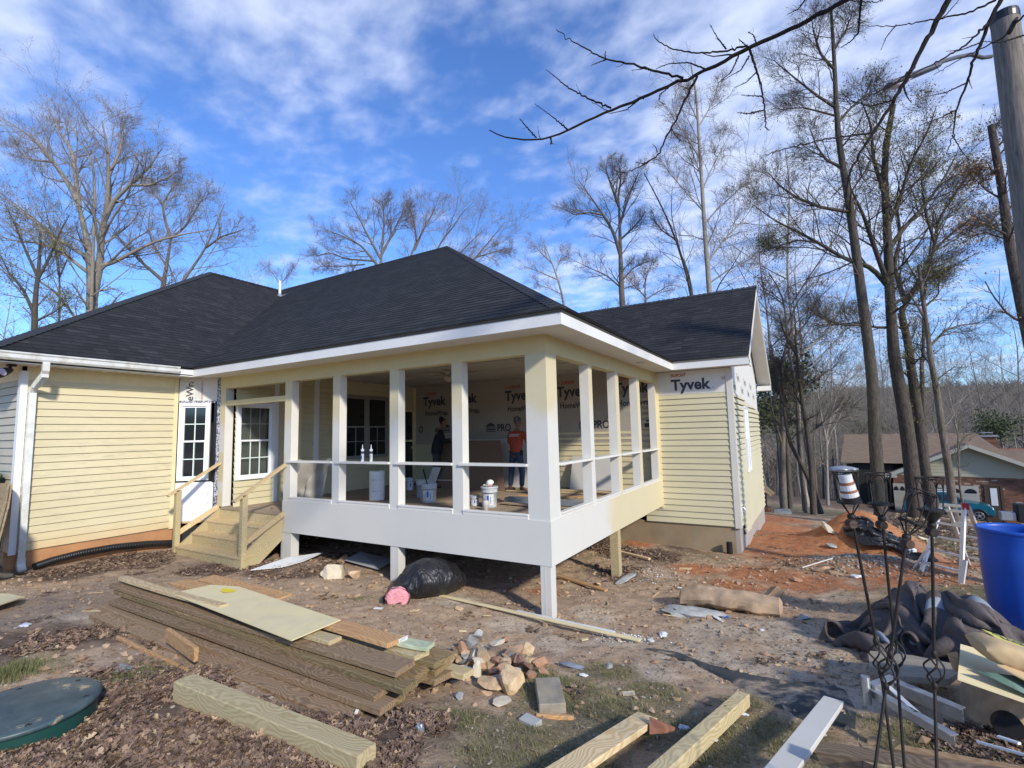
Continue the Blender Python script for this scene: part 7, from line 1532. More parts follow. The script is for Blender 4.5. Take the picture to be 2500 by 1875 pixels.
def build_tree(name, label, limbs, D, bark, twig, group=None, base=None, dens=1., leaves=None, levels=3, rmin=.0045, trop=.05, cat='tree', ang=(42,11), L1=.42, lead_only=False):
    """limbs: list of (Q,R) resampled main polylines (world); the first is the trunk"""
    root = thing(name, label, cat, base, 0, group); o = np.array(base)
    P = np.stack([q for q, r in limbs])-o; Rd = np.stack([r for q, r in limbs])
    tv, tq = tubes(P, Rd, 9); ch = [(tv, tq, 0)]; tr = np_mesh('trunk', ch, [bark]); t_ = bpy.data.objects.new('trunk', tr); COL.objects.link(t_); t_.parent = root
    LP = P[1:] if len(P) > 1 else P; LR = Rd[1:] if len(P) > 1 else Rd
    A, AR = grow(LP, LR, int(13*dens), .18, 1., ang, L1*1.2, 7, .11, trop, .42, rmin*1.3)
    T1, T1R = grow(P[:1], Rd[:1], int(12*dens), .45, 1., (50,10), .16, 7, .11, trop, .3, rmin*1.4)
    A = np.concatenate([A, T1]); AR = np.concatenate([AR, T1R])
    B_, BR = grow(A, AR, int(7*dens+.5), .15, 1., (40,12), .62, 5, .11, trop, .5, rmin, lmin=.3)
    chunks = [(*tubes(A, AR, 5), 0), (*tubes(B_, BR, 3), 0)]; ends = [B_]
    if levels > 2:
        C_, CR = grow(B_, BR, max(3, int(4*dens)), .12, 1., (36,12), .70, 4, .12, trop, .6, rmin*.75, lmin=.25); chunks.append((*tubes(C_, CR, 3), 0)); ends.append(C_)
    if levels > 3:
        D_, DR = grow(C_, CR, 3, .2, 1., (34,12), .70, 3, .12, trop, .7, rmin*.55, lmin=.2); chunks.append((*tubes(D_, DR, 3), 0)); ends.append(D_)
    me = np_mesh('crown', chunks, [twig]); c_ = bpy.data.objects.new('crown', me); COL.objects.link(c_); c_.parent = root
    if leaves:
        mat, frac, size = leaves; E_ = ends[-1]; pts = np.concatenate([E_[:,-1], E_[:,E_.shape[1]//2]]); pts = pts[TR.random(len(pts)) < frac]; pts = np.repeat(pts, 2, 0)+TR.normal(size=(len(pts)*2,3))*size*1.5; size = size*.62
        if len(pts): lo = bpy.data.objects.new('leaves', np_mesh('leaves', [(*leafquads(pts, size), 0)], [mat], False)); COL.objects.link(lo); lo.parent = root
    return root
def zA(pts): return [(x/1.7696, y/1.7696) for x, y in pts]
def zB(pts): return [(1150+x/1.6385, y/1.6385) for x, y in pts]
def z4(pts): return [(1780+x/3.072, 850+y/3.072) for x, y in pts]
def traced(trunk, D, w, limbs, wl=.5, seed=0, spread=.3, wtip=.25, drop=True):
    """trunk and limbs are photo polylines; each limb gets its own drift in depth"""
    r = random.Random(seed); out = []; w0 = w/2/F_PX*D
    T = [aD(x, y, D) for x, y in trunk]
    if drop: b = T[0]; g = H(b.x, b.y); T = [Vector((b.x, b.y, g-.2))]+T if b.z > g+.1 else T
    n = len(T); out.append(resample(T, [w0*(1-(1-wtip)*i/(n-1)) for i in range(n)], 18))
    known = [(x, y, aD(x, y, D)) for (x, y) in trunk]; known = [(a[0]*(1-f)+b[0]*f, a[1]*(1-f)+b[1]*f, a[2].lerp(b[2], f)) for a, b in zip(known[:-1], known[1:]) for f in (0,.2,.4,.6,.8)]+known[-1:]
    for l in limbs:
        pts = l[0] if isinstance(l, tuple) else l; k = l[1] if isinstance(l, tuple) else wl
        Ls = sum(math.hypot(pts[i+1][0]-pts[i][0], pts[i+1][1]-pts[i][1]) for i in range(len(pts)-1))/F_PX*D; dd = r.uniform(-spread, spread)*Ls; P = []; near = min(known, key=lambda q: math.hypot(q[0]-pts[0][0], q[1]-pts[0][1])); dn = math.hypot(near[0]-pts[0][0], near[1]-pts[0][1]); D_ = (near[2]-CAM).dot(FWD)
        for i, (x, y) in enumerate(pts): f = i/(len(pts)-1); P.append(aD(x, y, D_+dd*f))
        new = [(a[0]*(1-f)+b[0]*f, a[1]*(1-f)+b[1]*f, A_.lerp(B_, f)) for a, b, A_, B_ in zip(pts[:-1], pts[1:], P[:-1], P[1:]) for f in (0,.25,.5,.75)]
        if dn > 30: low = T[0].lerp(T[1], .75); P = [low, low.lerp(P[0], .5)+Vector((0,0,-.4))]+P
        else: P[0] = near[2].lerp(P[0], .0) if dn < 30 else P[0]
        known += new
        out.append(resample(P, [w0*k*.8*(1-.88*i/(len(P)-1))+.004 for i in range(len(P))], 18))
    return out, tuple(out[0][0][0])
def T(label, trunk, D, w, limbs, bark, twig, **k):
    kw = {q: k.pop(q) for q in ('wl','seed','spread','wtip') if q in k}; l, b = traced(trunk, D, w, limbs, **kw); return build_tree('bare_tree', label, l, D, bark, twig, base=b, **k)
# left of the house
T('largest bare tree at the left, two pale stems forking above the roof', zA([(400,1350),(395,1150),(370,1000),(335,870)]), 27, 30,
  [(zA([(410,1300),(432,1150),(440,1000),(462,900),(470,760),(465,640),(440,520)]),.75),(zA([(335,870),(300,800),(230,700),(160,610),(90,560),(10,510)]),.5),(zA([(345,900),(330,780),(310,650),(250,560),(220,480)]),.5),(zA([(440,960),(490,870),(560,800),(640,730),(700,640)]),.5),(zA([(432,1150),(500,1130),(580,1085),(680,1040),(800,1010),(930,990)]),.45),
   (zA([(560,800),(650,800),(720,770),(770,735)]),.28),(zA([(470,760),(520,650),(530,560),(525,500)]),.3),(zA([(375,1130),(260,1040),(160,960),(60,890),(0,860)]),.4),(zA([(380,1180),(280,1100),(180,1050),(60,1040),(0,1020)]),.35),(zA([(340,1390),(240,1260),(120,1180),(0,1110)]),.4),(zA([(410,850),(405,700),(350,620),(300,540)]),.35),(zA([(230,700),(130,690),(60,640)]),.25)],
  'bark_pale','twig_pale', seed=1, levels=4, leaves=('bud_rust',.10,.045), rmin=.006)
T('second bare tree at the left with a long right hand limb over the hip', zA([(700,1260),(720,1150),(738,1030)]), 33, 16,
  [(zA([(738,1030),(715,960),(700,880),(740,820),(780,780)]),.6),(zA([(770,1240),(830,1160),(890,1070),(930,980),(970,880)]),.8),(zA([(890,1070),(960,1020),(1030,1000),(1060,985)]),.4),(zA([(690,1210),(620,1140),(540,1060),(480,980)]),.7),(zA([(720,1150),(660,1060),(640,980),(650,900)]),.4),(zA([(738,1030),(800,980),(850,900),(890,830)]),.5),(zA([(700,880),(660,830),(640,790)]),.3)],
  'bark_grey','twig_pale', seed=2, levels=4, leaves=('bud_green',.15,.05), rmin=.006)
T('green budding tree low at the left edge behind the roof', zA([(150,1450),(150,1300),(170,1150),(175,1000)]), 24, 17, [(zA([(150,1350),(100,1250),(40,1180),(0,1100)]),.6),(zA([(165,1200),(220,1100),(260,1000),(300,930)]),.5),(zA([(160,1200),(110,1080),(60,960),(20,880)]),.5),(zA([(150,1400),(230,1350),(300,1300)]),.4)], 'bark_dark','twig', seed=3, leaves=('bud_green',.55,.06))
T('thin grey tree between the two left trees and the roof', zA([(255,1400),(260,1250),(250,1100)]), 30, 8, [(zA([(255,1200),(240,1080),(210,960),(190,870)]),.8),(zA([(260,1200),(300,1100),(320,1000)]),.6)], 'bark_grey','twig', seed=4, leaves=('bud_green',.5,.05))
# behind the main roof
T('rust budded crown rising behind the left part of the main ridge', zA([(1640,1180),(1650,1080),(1655,1020)]), 36, 10, [(zA([(1640,1150),(1560,1060),(1480,1020),(1400,990)]),.8),(zA([(1640,1120),(1580,1000),(1540,920),(1510,870)]),.8),(zA([(1650,1050),(1660,950),(1650,860)]),.8),(zA([(1645,1100),(1700,1000),(1740,920),(1760,870)]),.8),(zA([(1600,1150),(1500,1120),(1420,1090),(1360,1110)]),.6),(zA([(1560,1180),(1480,1150),(1380,1150)]),.5)], 'bark_grey','twig', seed=5, levels=4, leaves=('bud_rust',.14,.045), rmin=.007)
T('wide pale crown behind the peak of the main roof', zA([(1760,1120),(1790,1080),(1800,1040)]), 38, 9, [(zA([(1790,1080),(1830,990),(1870,920),(1890,870)]),.8),(zA([(1800,1040),(1790,960),(1770,900)]),.7),(zA([(1900,1050),(1960,980),(2000,910),(2030,890)]),.8),(zA([(2040,1130),(2100,1060),(2140,1010),(2180,960)]),.8),(zA([(1980,1100),(2040,1040),(2100,980)]),.6),(zA([(2050,1110),(2130,1090),(2200,1070)]),.5)], 'bark_grey','twig_pale', seed=6, levels=4, leaves=('bud_rust',.2,.05), rmin=.007)
T('slender pale saplings behind the valley of the roofs', zA([(1200,1270),(1215,1200),(1230,1150)]), 40, 4, [(zA([(1205,1230),(1180,1180),(1150,1150)]),.8),(zA([(1230,1230),(1255,1180),(1270,1150)]),.8),(zA([(1100,1260),(1090,1200),(1070,1170)]),.8)], 'bark_pale','twig_pale', seed=7, leaves=('bud_rust',.3,.05))
T('faint pinkish tree between the two roof peaks', zB([(375,1220),(350,1120),(320,1040),(290,970)]), 42, 7, [(zB([(350,1120),(280,1090),(200,1060)]),.7),(zB([(330,1060),(270,1000),(240,960)]),.7),(zB([(370,1180),(330,1160),(250,1130)]),.5),(zB([(340,1090),(360,1030),(380,990)]),.5)], 'bark_pale','twig_pale', seed=8, leaves=('bud_rust',.4,.05))
# between the roofs and the right
T('round crowned grey tree with a forked trunk behind the right ridge', zB([(605,1230),(600,1100),(597,1000),(595,900),(590,780)]), 33, 17, [(zB([(598,1010),(570,930),(530,860),(480,790),(430,720)]),.7),(zB([(595,900),(620,820),(650,740),(670,690)]),.5),(zB([(590,830),(560,740),(540,680),(545,640)]),.5),(zB([(530,860),(470,850),(410,860),(370,830)]),.4),(zB([(600,960),(650,910),(690,860)]),.4),(zB([(590,780),(600,710),(590,650)]),.45),(zB([(600,1150),(540,1100),(470,1070),(410,1040)]),.35),(zB([(602,1120),(650,1070),(700,1050)]),.3)], 'bark_grey','twig', seed=9, levels=4, rmin=.0065)
T('tall slender tree with white bark behind the right ridge', zB([(955,1190),(945,1050),(932,900),(925,760),(918,640),(905,480),(903,330),(880,260)]), 29, 14, [(zB([(932,850),(870,780),(800,700),(760,640)]),.35),(zB([(925,760),(960,680),(1000,600),(1040,530)]),.3),(zB([(935,900),(990,830),(1060,770),(1130,700)]),.35),(zB([(918,640),(870,560),(820,490),(790,430)]),.3),(zB([(905,520),(950,440),(980,380),(990,330)]),.3),(zB([(945,1050),(1010,960),(1090,880),(1150,790)]),.4),(zB([(905,480),(870,400),(850,340)]),.25),(zB([(950,1130),(1030,1080),(1110,1040),(1200,960)]),.35),(zB([(925,720),(890,620),(860,540)]),.25)],
  'bark_pale','twig', seed=10, levels=4, leaves=('bud_rust',.06,.05), rmin=.006, L1=.36)
T('dark thin tree leaning left beside the white barked one', zB([(885,1180),(850,1050),(820,960),(790,880),(740,780),(690,690)]), 31, 8, [(zB([(920,1165),(870,1090),(840,1020),(800,860),(805,740)]),.8),(zB([(820,960),(760,920),(720,860)]),.6)], 'bark_dark','twig_dark', seed=12, rmin=.006)
T('low reddish budded tree just behind the right ridge', zB([(700,1210),(690,1150),(700,1110)]), 30, 6, [(zB([(700,1190),(660,1150),(630,1120)]),.8),(zB([(710,1200),(760,1160),(810,1130)]),.8),(zB([(700,1150),(710,1080),(730,1040)]),.8)], 'bark_grey','twig', seed=13, leaves=('bud_rust',.3,.05))
# right hand group
T('tall dark trunk left of the big pair, running up past the top of the photo', zB([(1615,1775),(1612,1557),(1580,1300),(1545,1050),(1520,850),(1495,700),(1465,560),(1460,400),(1452,200),(1440,40)]), 15, 30, [(zB([(1500,840),(1400,830),(1300,790),(1230,740),(1190,690)]),.35),(zB([(1490,680),(1420,640),(1380,580),(1350,500)]),.3),(zB([(1462,500),(1520,430),(1580,380),(1640,350)]),.3),(zB([(1460,420),(1380,380),(1280,300),(1210,240)]),.3),(zB([(1455,300),(1400,220),(1370,130),(1360,60)]),.28),(zB([(1452,200),(1500,120),(1530,40)]),.25),(zB([(1580,1290),(1480,1300),(1400,1270),(1360,1240)]),.25),(zB([(1455,480),(1330,430),(1230,440)]),.2)], 'bark_dark','twig_dark', seed=14, levels=4, leaves=('bud_green',.04,.04), wtip=.2, rmin=.0045)
T('biggest trunk of the right hand group, with a long limb reaching left', z4([(1400,1240),(1380,1000),(1350,700),(1310,430),(1270,240),(1220,0)])+zB([(1690,1350),(1672,1150),(1670,1000),(1662,850),(1650,700),(1660,560),(1690,420)]), 16.5, 37, [(zB([(1672,1160),(1600,1065),(1500,1040),(1390,970),(1300,925),(1210,880),(1130,820)]),.42),(zB([(1670,1150),(1600,950),(1570,860),(1530,780),(1470,640)]),.4),(zB([(1672,1000),(1740,900),(1820,820),(1900,700),(1950,600)]),.4),(zB([(1650,780),(1610,640),(1600,500),(1560,400)]),.35),(zB([(1390,970),(1300,960),(1190,1000)]),.2),(zB([(1662,900),(1720,780),(1760,650),(1830,520),(1860,430)]),.3),(zB([(1690,1320),(1620,1310),(1540,1290),(1440,1300)]),.25),(zB([(1680,1250),(1780,1150),(1870,1080)]),.25)], 'bark_dark','twig_dark', seed=15, levels=4, leaves=('bud_green',.35,.045), wtip=.3, rmin=.0045)
T('trunk leaning right behind the biggest one', z4([(1540,1190),(1470,950),(1440,640),(1390,300),(1340,0)])+zB([(1755,1400),(1720,1250)]), 17.5, 28, [(zB([(1720,1240),(1790,1130),(1850,1000),(1960,900),(2050,850)]),.5),(zB([(1700,1200),(1690,1060),(1720,950),(1700,800),(1720,700)]),.5),(zB([(1850,1000),(1870,880),(1930,780),(1990,700)]),.35),(zB([(1960,900),(2060,900),(2150,920)]),.25),(zB([(1860,960),(1820,860),(1800,720),(1820,600)]),.3)], 'bark_dark','twig_dark', seed=16, levels=4, leaves=('bud_green',.35,.045), wtip=.55)
T('slim straight trunk right of the big pair', z4([(1460,600),(1450,300),(1440,0)])+zB([(1808,1500),(1812,1250),(1812,1150),(1845,960),(1850,850)]), 19, 12, [(zB([(1812,1180),(1760,1080),(1720,1000)]),.6),(zB([(1845,960),(1890,880),(1950,850)]),.5),(zB([(1812,1230),(1870,1180),(1870,1110),(1900,1080)]),.5)], 'bark_dark','twig_dark', seed=17, leaves=('bud_green',.2,.045))
T('spotted trunk nearest the neighbour garage', z4([(1690,1270),(1665,1050),(1650,900),(1610,700),(1570,400),(1540,200),(1490,0)])+zB([(1840,1420),(1820,1280),(1800,1150),(1790,1060)]), 15, 20, [(zB([(1830,1380),(1900,1320),(1960,1300),(2060,1290)]),.4),(zB([(1820,1280),(1770,1200),(1730,1130)]),.4),(zB([(1800,1150),(1840,1060),(1900,1000)]),.4)], 'bark_grey','twig_dark', seed=18, leaves=('bud_green',.15,.04), wtip=.35)
T('thin young tree right of the spotted trunk', z4([(1755,1180),(1730,1050),(1720,800),(1715,650),(1735,500)]), 14, 7, [(z4([(1720,900),(1680,820),(1700,760)]),.5),(z4([(1725,800),(1740,700),(1770,620)]),.5),(z4([(1715,650),(1690,560),(1700,480)]),.5)], 'bark_grey','twig', seed=19, levels=2, dens=.5)
T('thick rough trunk with a broken leafy top behind the power pole', zB([(2260,1500),(2200,1220),(2150,960),(2135,850),(2125,730),(2095,600),(2080,500)]), 13, 24, [(zB([(2130,800),(2060,760),(2000,700)]),.25),(zB([(2095,600),(2150,540),(2180,480)]),.25),(zB([(2150,960),(2060,930),(1970,950)]),.2)], 'bark_dark','twig_dark', seed=20, leaves=('bud_rust',.3,.05), wtip=.6)
# middle distance, between wing and neighbour
T('grey trunk with pale patches left of the leaning one', z4([(412,1225),(400,900),(402,500),(390,200),(430,-50),(470,-150)]), 22, 17, [(z4([(400,700),(330,500),(290,300),(300,100)]),.4),(z4([(395,250),(340,100),(310,-60)]),.5),(z4([(402,500),(470,350),(520,200)]),.4)], 'bark_grey','twig', seed=21)
T('leaning trunk making a slanted line left of the well spaced trees', z4([(690,1240),(640,1100),(600,980),(520,830),(450,710),(415,500),(400,300),(380,100)]), 19, 14, [(z4([(450,710),(430,600),(440,480)]),.4),(z4([(410,400),(350,250),(330,120)]),.5)], 'bark_dark','twig_dark', seed=22)
T('straight trunk that the leaning one crosses', z4([(635,1245),(625,1050),(620,900),(590,650),(555,450),(530,250),(510,60),(490,-100)]), 18.5, 16, [(z4([(600,660),(700,560),(800,480),(900,460)]),.4),(z4([(540,320),(620,260),(700,200),(820,120)]),.45),(z4([(555,450),(500,350),(470,250)]),.4),(z4([(510,60),(440,-60),(400,-160)]),.5)], 'bark_dark','twig_dark', seed=23, leaves=('bud_green',.05,.04))
T('pale spreading tree with white limbs in the middle of the woods', z4([(740,1150),(735,900),(730,650),(750,560)]), 30, 9, [(z4([(735,700),(690,500),(660,300),(650,200)]),.8),(z4([(750,600),(800,480),(860,400),(880,330)]),.6),(z4([(750,560),(790,400),(850,250),(920,150)]),.7),(z4([(735,750),(760,640),(820,540),(860,440)]),.5)], 'bark_pale','twig_pale', seed=24)
T('young rust leaved tree beside the gable of the wing', zB([(1300,1557),(1270,1400),(1260,1280),(1250,1180),(1190,1090)]), 20, 9, [(zB([(1260,1300),(1310,1200),(1370,1130)]),.6),(zB([(1255,1220),(1200,1180),(1160,1160)]),.5),(zB([(1290,1470),(1330,1350),(1390,1260)]),.5)], 'bark_grey','twig', seed=25, leaves=('bud_rust',.35,.05))
T('straight dark sapling in front of the ridge line at centre right', zB([(1305,1700),(1302,1480),(1300,1340),(1290,1200)]), 21, 7, [(zB([(1302,1350),(1350,1280),(1380,1200)]),.7),(zB([(1302,1400),(1250,1330),(1230,1250)]),.7)], 'bark_dark','twig_dark', seed=26)

# prototypes for the wood: grown from a random trunk, then copied
def proto(label, h, w, seed, bark, twig, n=7, leaves=None, levels=3, crown0=.4, trop=.06, dens=.8):
    r = random.Random(seed); pts = [Vector((0,0,-.3))]; x = y = 0
    for i in range(1, 9): x += r.uniform(-.3,.3)*h/18; y += r.uniform(-.3,.3)*h/18; pts.append(Vector((x,y,h*i/8)))
    w *= .72; L = [resample(pts, [w*(1-.86*i/8) for i in range(9)], 18)]
    for k in range(n):
        f = crown0+(.92-crown0)*k/n; i = f*8; a = pts[int(i)].lerp(pts[min(8,int(i)+1)], i-int(i)); th = k*2.4+r.random(); ln = h*(.42-.26*f)*r.uniform(.8,1.2); e = .55+.6*f; P = [a]
        for j in range(1,5): P.append(a+Vector((math.cos(th+.1*j)*ln*j/4, math.sin(th+.1*j)*ln*j/4, ln*e*(j/4)**1.2*1.1)))
        L.append(resample(P, [w*(1-f)*.75*(1-.2*j) for j in range(5)], 18))
    return build_tree('bare_tree', label, L, 0, bark, twig, base=(0,0,0), leaves=leaves, levels=levels, trop=trop, dens=dens, rmin=.0065)
GW = 'bare trees of the wood behind the wing and the neighbour house'; GL = 'bare trees standing far behind the house'
PR = [proto('grey bare tree among many in the wood on the right', 19,.17,1,'bark_pale','twig_pale'), proto('x',22,.19,2,'bark_grey','twig_pale',crown0=.5), proto('x',16,.12,3,'bark_grey','twig_pale',crown0=.35), proto('x',20,.14,4,'bark_pale','twig_pale',crown0=.5,n=8), proto('x',17,.15,5,'bark_grey','twig',leaves=('bud_green',.15,.06)), proto('x',12,.08,6,'bark_grey','twig_pale',crown0=.3,n=6)]
rw = random.Random(21); first = [True]*6; cnt = 0
kinds = ['tall pale bare tree','tallest grey bare tree','pale twigged bare tree','white barked bare tree','green budded grey tree','short thin grey sapling']
def place_wood(px, D, group, where, kset, smin=.8, smax=1.15, jit=True):
    global cnt
    x, y = (lambda q: (q.x, q.y))(aD(px, 1100, D)); k = rw.choice(kset); s = rw.uniform(smin, smax); g = H(x, y); lb = kinds[k]+' '+where
    if first[k]: o = PR[k]; first[k] = False; o.location = (x,y,g); o.rotation_euler = (0,0,rw.random()*6.28); o.scale = (s,s,s); o['label'] = lb; o['group'] = group
    else: dup(PR[k], (x,y,g), (0,0,rw.random()*6.28), lb, group, (s,s,s))
    cnt += 1
for i in range(70):
    px = rw.uniform(1885,2720); D = 26+75*rw.random()**1.1
    if 2040 < px and D < 44: D = 44+50*rw.random()
    place_wood(px, D, GW, 'in the wood beyond the wing' if px < 2100 else 'in the wood beyond the neighbour house', (0,1,2,3,4,5,5,0,2))
for i in range(12): place_wood(rw.uniform(1870,2060), 36+24*rw.random(), GW, 'close behind the wing', (0,3,5,1,5,2), .7,1.0)
for i in range(9): place_wood(rw.uniform(1280,1870), 44+20*rw.random(), GL, 'far behind the right ridge', (0,2,5,3), .7,.95)
for i in range(8): place_wood(rw.uniform(-250,330), 38+22*rw.random(), GL, 'far behind the left hip', (0,4,2,4), .65,.9)
for i in range(3): place_wood(rw.uniform(330,620), 50+15*rw.random(), GL, 'far behind the left ridge', (5,2), .6,.8)
for k in range(6):
    if first[k]: place_wood(2500+k*10, 90, GW, 'in the wood beyond the neighbour house', (k,))
# hollies: evergreen crowns
def evergreen(label, px, py, D, r, h, n=2600, mat='evergreen', seed=0):
    c = aD(px, py, D); g = H(c.x, c.y); rg = np.random.default_rng(seed); root = thing('evergreen_tree', label, 'tree', (c.x,c.y,g)); zc = c.z-g
    mb = MB(); mb.tube([(0,0,-.2),(.05,0,zc*.5),(0,.05,zc)],[.12,.09,.04],8); mb.build('trunk','bark_dark',root,smooth=True)
    cl = rg.normal(size=(26,3)); cl /= np.linalg.norm(cl,axis=1,keepdims=True); cl *= rg.random((26,1))**.5; cl = cl*np.array([r*.8,r*.8,h*.42])+np.array([0,0,zc]); k = rg.integers(0,26,n); P = cl[k]+rg.normal(size=(n,3))*np.array([r*.20,r*.20,h*.085])
    o = bpy.data.objects.new('crown', np_mesh('crown', [(*leafquads(P, .085, rg), 0)], [mat], False)); COL.objects.link(o); o.parent = root
evergreen('evergreen holly showing beside the gable of the wing', 1905,915, 23, 1.6,3.0, seed=1); evergreen('dark evergreen low beside the wing wall', 1892,1000, 26, 1.3,3.4, 1800, seed=5)
evergreen('dark evergreen behind the neighbour chimney', 2440,1045, 40, 2.2,3.4, 2400, seed=2); evergreen('far pine crowns left of the neighbour roof', 2120,1045, 60, 3.2,2.2, 1800, seed=3)
# the wooded hills far off: one mass
rg = np.random.default_rng(9); N = 26000; ang = rg.uniform(-.35,1.25,N); d = 105+560*rg.random(N)**1.1; x = 2.85+np.sin(ang)*d; y = -5.7+np.cos(ang)*d; z = Hn(x,y)+(vnoise(x/28,y/28,4)*5+vnoise(x/9,y/9,6)*2.0)*np.clip((d-170)/200,0,1)
hh = rg.uniform(7,13,N); sg = 7; V = []; 
base = np.stack([x,y,z],-1); side = np.stack([np.cos(ang),-np.sin(ang),np.zeros(N)],-1); Vs = []; 
for k in range(sg):
    if k == 0: a = base; b = base+np.array([0,0,1])*hh[:,None]*.95; w0 = .16; w1 = .05
    else:
        s_ = (1 if k%2 else -1); a = base+np.array([0,0,1])*(hh*(.3+.09*k))[:,None]; b = a+side*(s_*hh*rg.uniform(.10,.24,N))[:,None]+np.array([0,0,1])*(hh*rg.uniform(.18,.36,N))[:,None]+np.stack([np.sin(ang),np.cos(ang),0*ang],-1)*(hh*rg.uniform(-.2,.2,N))[:,None]; w0, w1 = .10,.05
    ws = (d/240)[:,None].clip(.6,2.2); Vs.append(np.stack([a-side*w0*ws, a+side*w0*ws, b+side*w1*ws*2.5, b-side*w1*ws*2.5],1))
VV = np.stack(Vs,1).reshape(-1,3); Q = np.arange(len(VV)).reshape(-1,4); mi = np.repeat((rg.random(N) < .12).astype(int)+2*(rg.random(N) < .07), sg).clip(0,2)
me = np_mesh('distant_woods', [(VV,Q,0)], ['twig','twig_pale','evergreen'], False); me.polygons.foreach_set('material_index', mi.astype(np.int32)); o = bpy.data.objects.new('distant_woods', me); COL.objects.link(o); tag(o, 'grey brown leafless woods covering the far hills', 'woods', kind='stuff')

# ---------------------------------------------------------------- the near tree whose branches hang into the picture
nt_ = thing('overhanging_tree', 'dark bare branches of a near tree hanging into the top right of the photo', 'tree', (7.5,-12.5,gz(7.5,-12.5)))
ob = np.array(nt_.location)
b1 = zB([(1500,0),(1400,55),(1220,145),(1110,190),(1030,235),(940,285),(860,315),(760,355),(670,400),(560,440),(470,480),(390,520),(320,552),(200,560),(120,550),(75,520)])
subs = [(b1,11.5,3),([(850,312),(740,285),(640,255),(540,238),(450,190),(380,150),(340,115)],6,1.6),([(540,238),(510,250),(480,262)],3,1),([(540,238),(536,222),(538,205)],2.5,1.5),([(740,285),(690,275),(640,282)],3,1),([(560,432),(470,395),(380,345),(340,310),(300,278)],5,1.4),([(385,517),(330,470),(255,415)],4,1.2),([(260,550),(215,500),(195,475)],3.5,1.2),
        ([(1105,182),(1020,205),(900,213),(800,195),(740,160),(730,135)],5,1.5),([(1020,195),(985,150),(955,97)],4,1.2),([(935,275),(870,250),(790,255),(740,275)],4,1.5),([(905,305),(860,390),(820,480),(780,550),(750,620),(690,660),(620,692),(580,685)],6.5,1.6),([(800,510),(820,545),(842,565)],3,1),([(745,610),(740,590),(725,575)],3,1),([(720,640),(690,655),(658,648)],3,1),
        ([(1115,200),(1135,260),(1160,340),(1175,440),(1180,515),(1195,520)],6,2),([(1140,290),(1100,330),(1055,350)],3.5,1.2),([(1172,440),(1110,455),(1065,450)],3.5,1.2),([(1162,385),(1120,383),(1080,380)],3,1),([(1070,225),(1040,290),(990,330)],4,1.2),([(1112,225),(1080,280),(1000,325)],4,1.2),([(1110,190),(1080,165),(1070,155)],3,1.2),([(1140,170),(1130,140),(1108,128)],3,1.2),
        ([(670,400),(620,440),(550,455)],4,1.2),([(795,345),(755,380),(752,405),(778,420)],3,1),([(690,395),(680,388),(665,400)],3.5,1.5),([(318,552),(322,568),(318,576)],3,2),
        ([(1910,0),(1860,90),(1800,200),(1740,320),(1680,420),(1610,530),(1550,620),(1510,700),(1500,800),(1465,930)],13.5,2.2),([(1610,530),(1500,545),(1400,560),(1240,600),(1170,622)],5,1.3),([(1690,400),(1600,425),(1500,400),(1420,380)],4,1.2),([(1775,270),(1700,330),(1600,380),(1500,420)],4.5,1.2),([(1505,720),(1470,760),(1430,800)],3.5,1),([(1545,625),(1560,700),(1600,760)],3.5,1),
        ([(2120,0),(2070,90),(2050,150),(2010,240),(1985,330),(1940,440),(1930,540),(1900,620)],10,1.8),([(2068,92),(1980,180),(1880,240),(1780,290),(1700,330)],5.5,1.5),([(2100,0),(1980,55),(1860,75),(1700,105),(1560,103)],5.5,1.3),([(2040,170),(1960,200),(1900,205)],3.5,1),([(1985,330),(1900,370),(1800,390)],4,1.2),([(1940,440),(1880,470),(1800,500)],3.5,1.2),
        ([(1560,0),(1555,60),(1550,130),(1520,165),(1480,190)],6,2),([(1340,-5),(1310,35),(1265,58)],4,1.5),([(1500,0),(1620,10),(1700,-20)],3,1.5),([(2212,60),(2130,150),(2050,190),(1950,240),(1850,300)],5,1.5),([(2215,140),(2120,170),(2040,165)],4,1.3),([(1700,100),(1660,150),(1640,200)],3,1),([(1860,90),(1900,60),(1960,-10)],3.5,1.2),([(1925,540),(1960,600),(1990,640)],3,1)]
rn = random.Random(5); PP_ = []; RR_ = []; tw = []
for i, (l, w0, w1) in enumerate(subs):
    pts = l if i == 0 else zB(l); D0 = 4.3 if i < 27 else 5.0; dd = rn.uniform(-.5,.5) if i not in (0,27) else .35; n = 40
    # jagged natural bends
    P = []
    for j, (x, y) in enumerate(pts): f = j/(len(pts)-1); P.append(aD(x, y, D0+dd*f))
    Q, R_ = resample(P, [(w0+(w1-w0)*j/(len(P)-1))/2/F_PX*D0 for j in range(len(P))], n); L = np.linalg.norm(np.diff(Q,axis=0),axis=1).sum()
    jit = np.array([[mnoise.noise(Vector((k*.9+i*7, c*5, 1))) for c in range(3)] for k in range(n)])*min(.022, L*.02); jit[0] = 0; Q = Q+jit; PP_.append(Q-ob); RR_.append(R_*(1+.12*np.array([mnoise.noise(Vector((k*1.7, i, 3))) for k in range(n)])))
PPn, RRn = np.stack(PP_), np.stack(RR_)
S_, SR = grow(PPn, RRn, 5, .15, 1., (48,12), .10, 6, .18, .0, .5, .0012, lmin=.05, lmax=.38); S_ = S_[::2]; SR = SR[::2]
me = np_mesh('branches', [(*tubes(PPn,RRn,8),0),(*tubes(S_,SR,4),0)], ['bark_near']); o = bpy.data.objects.new('branches', me); COL.objects.link(o); o.parent = nt_
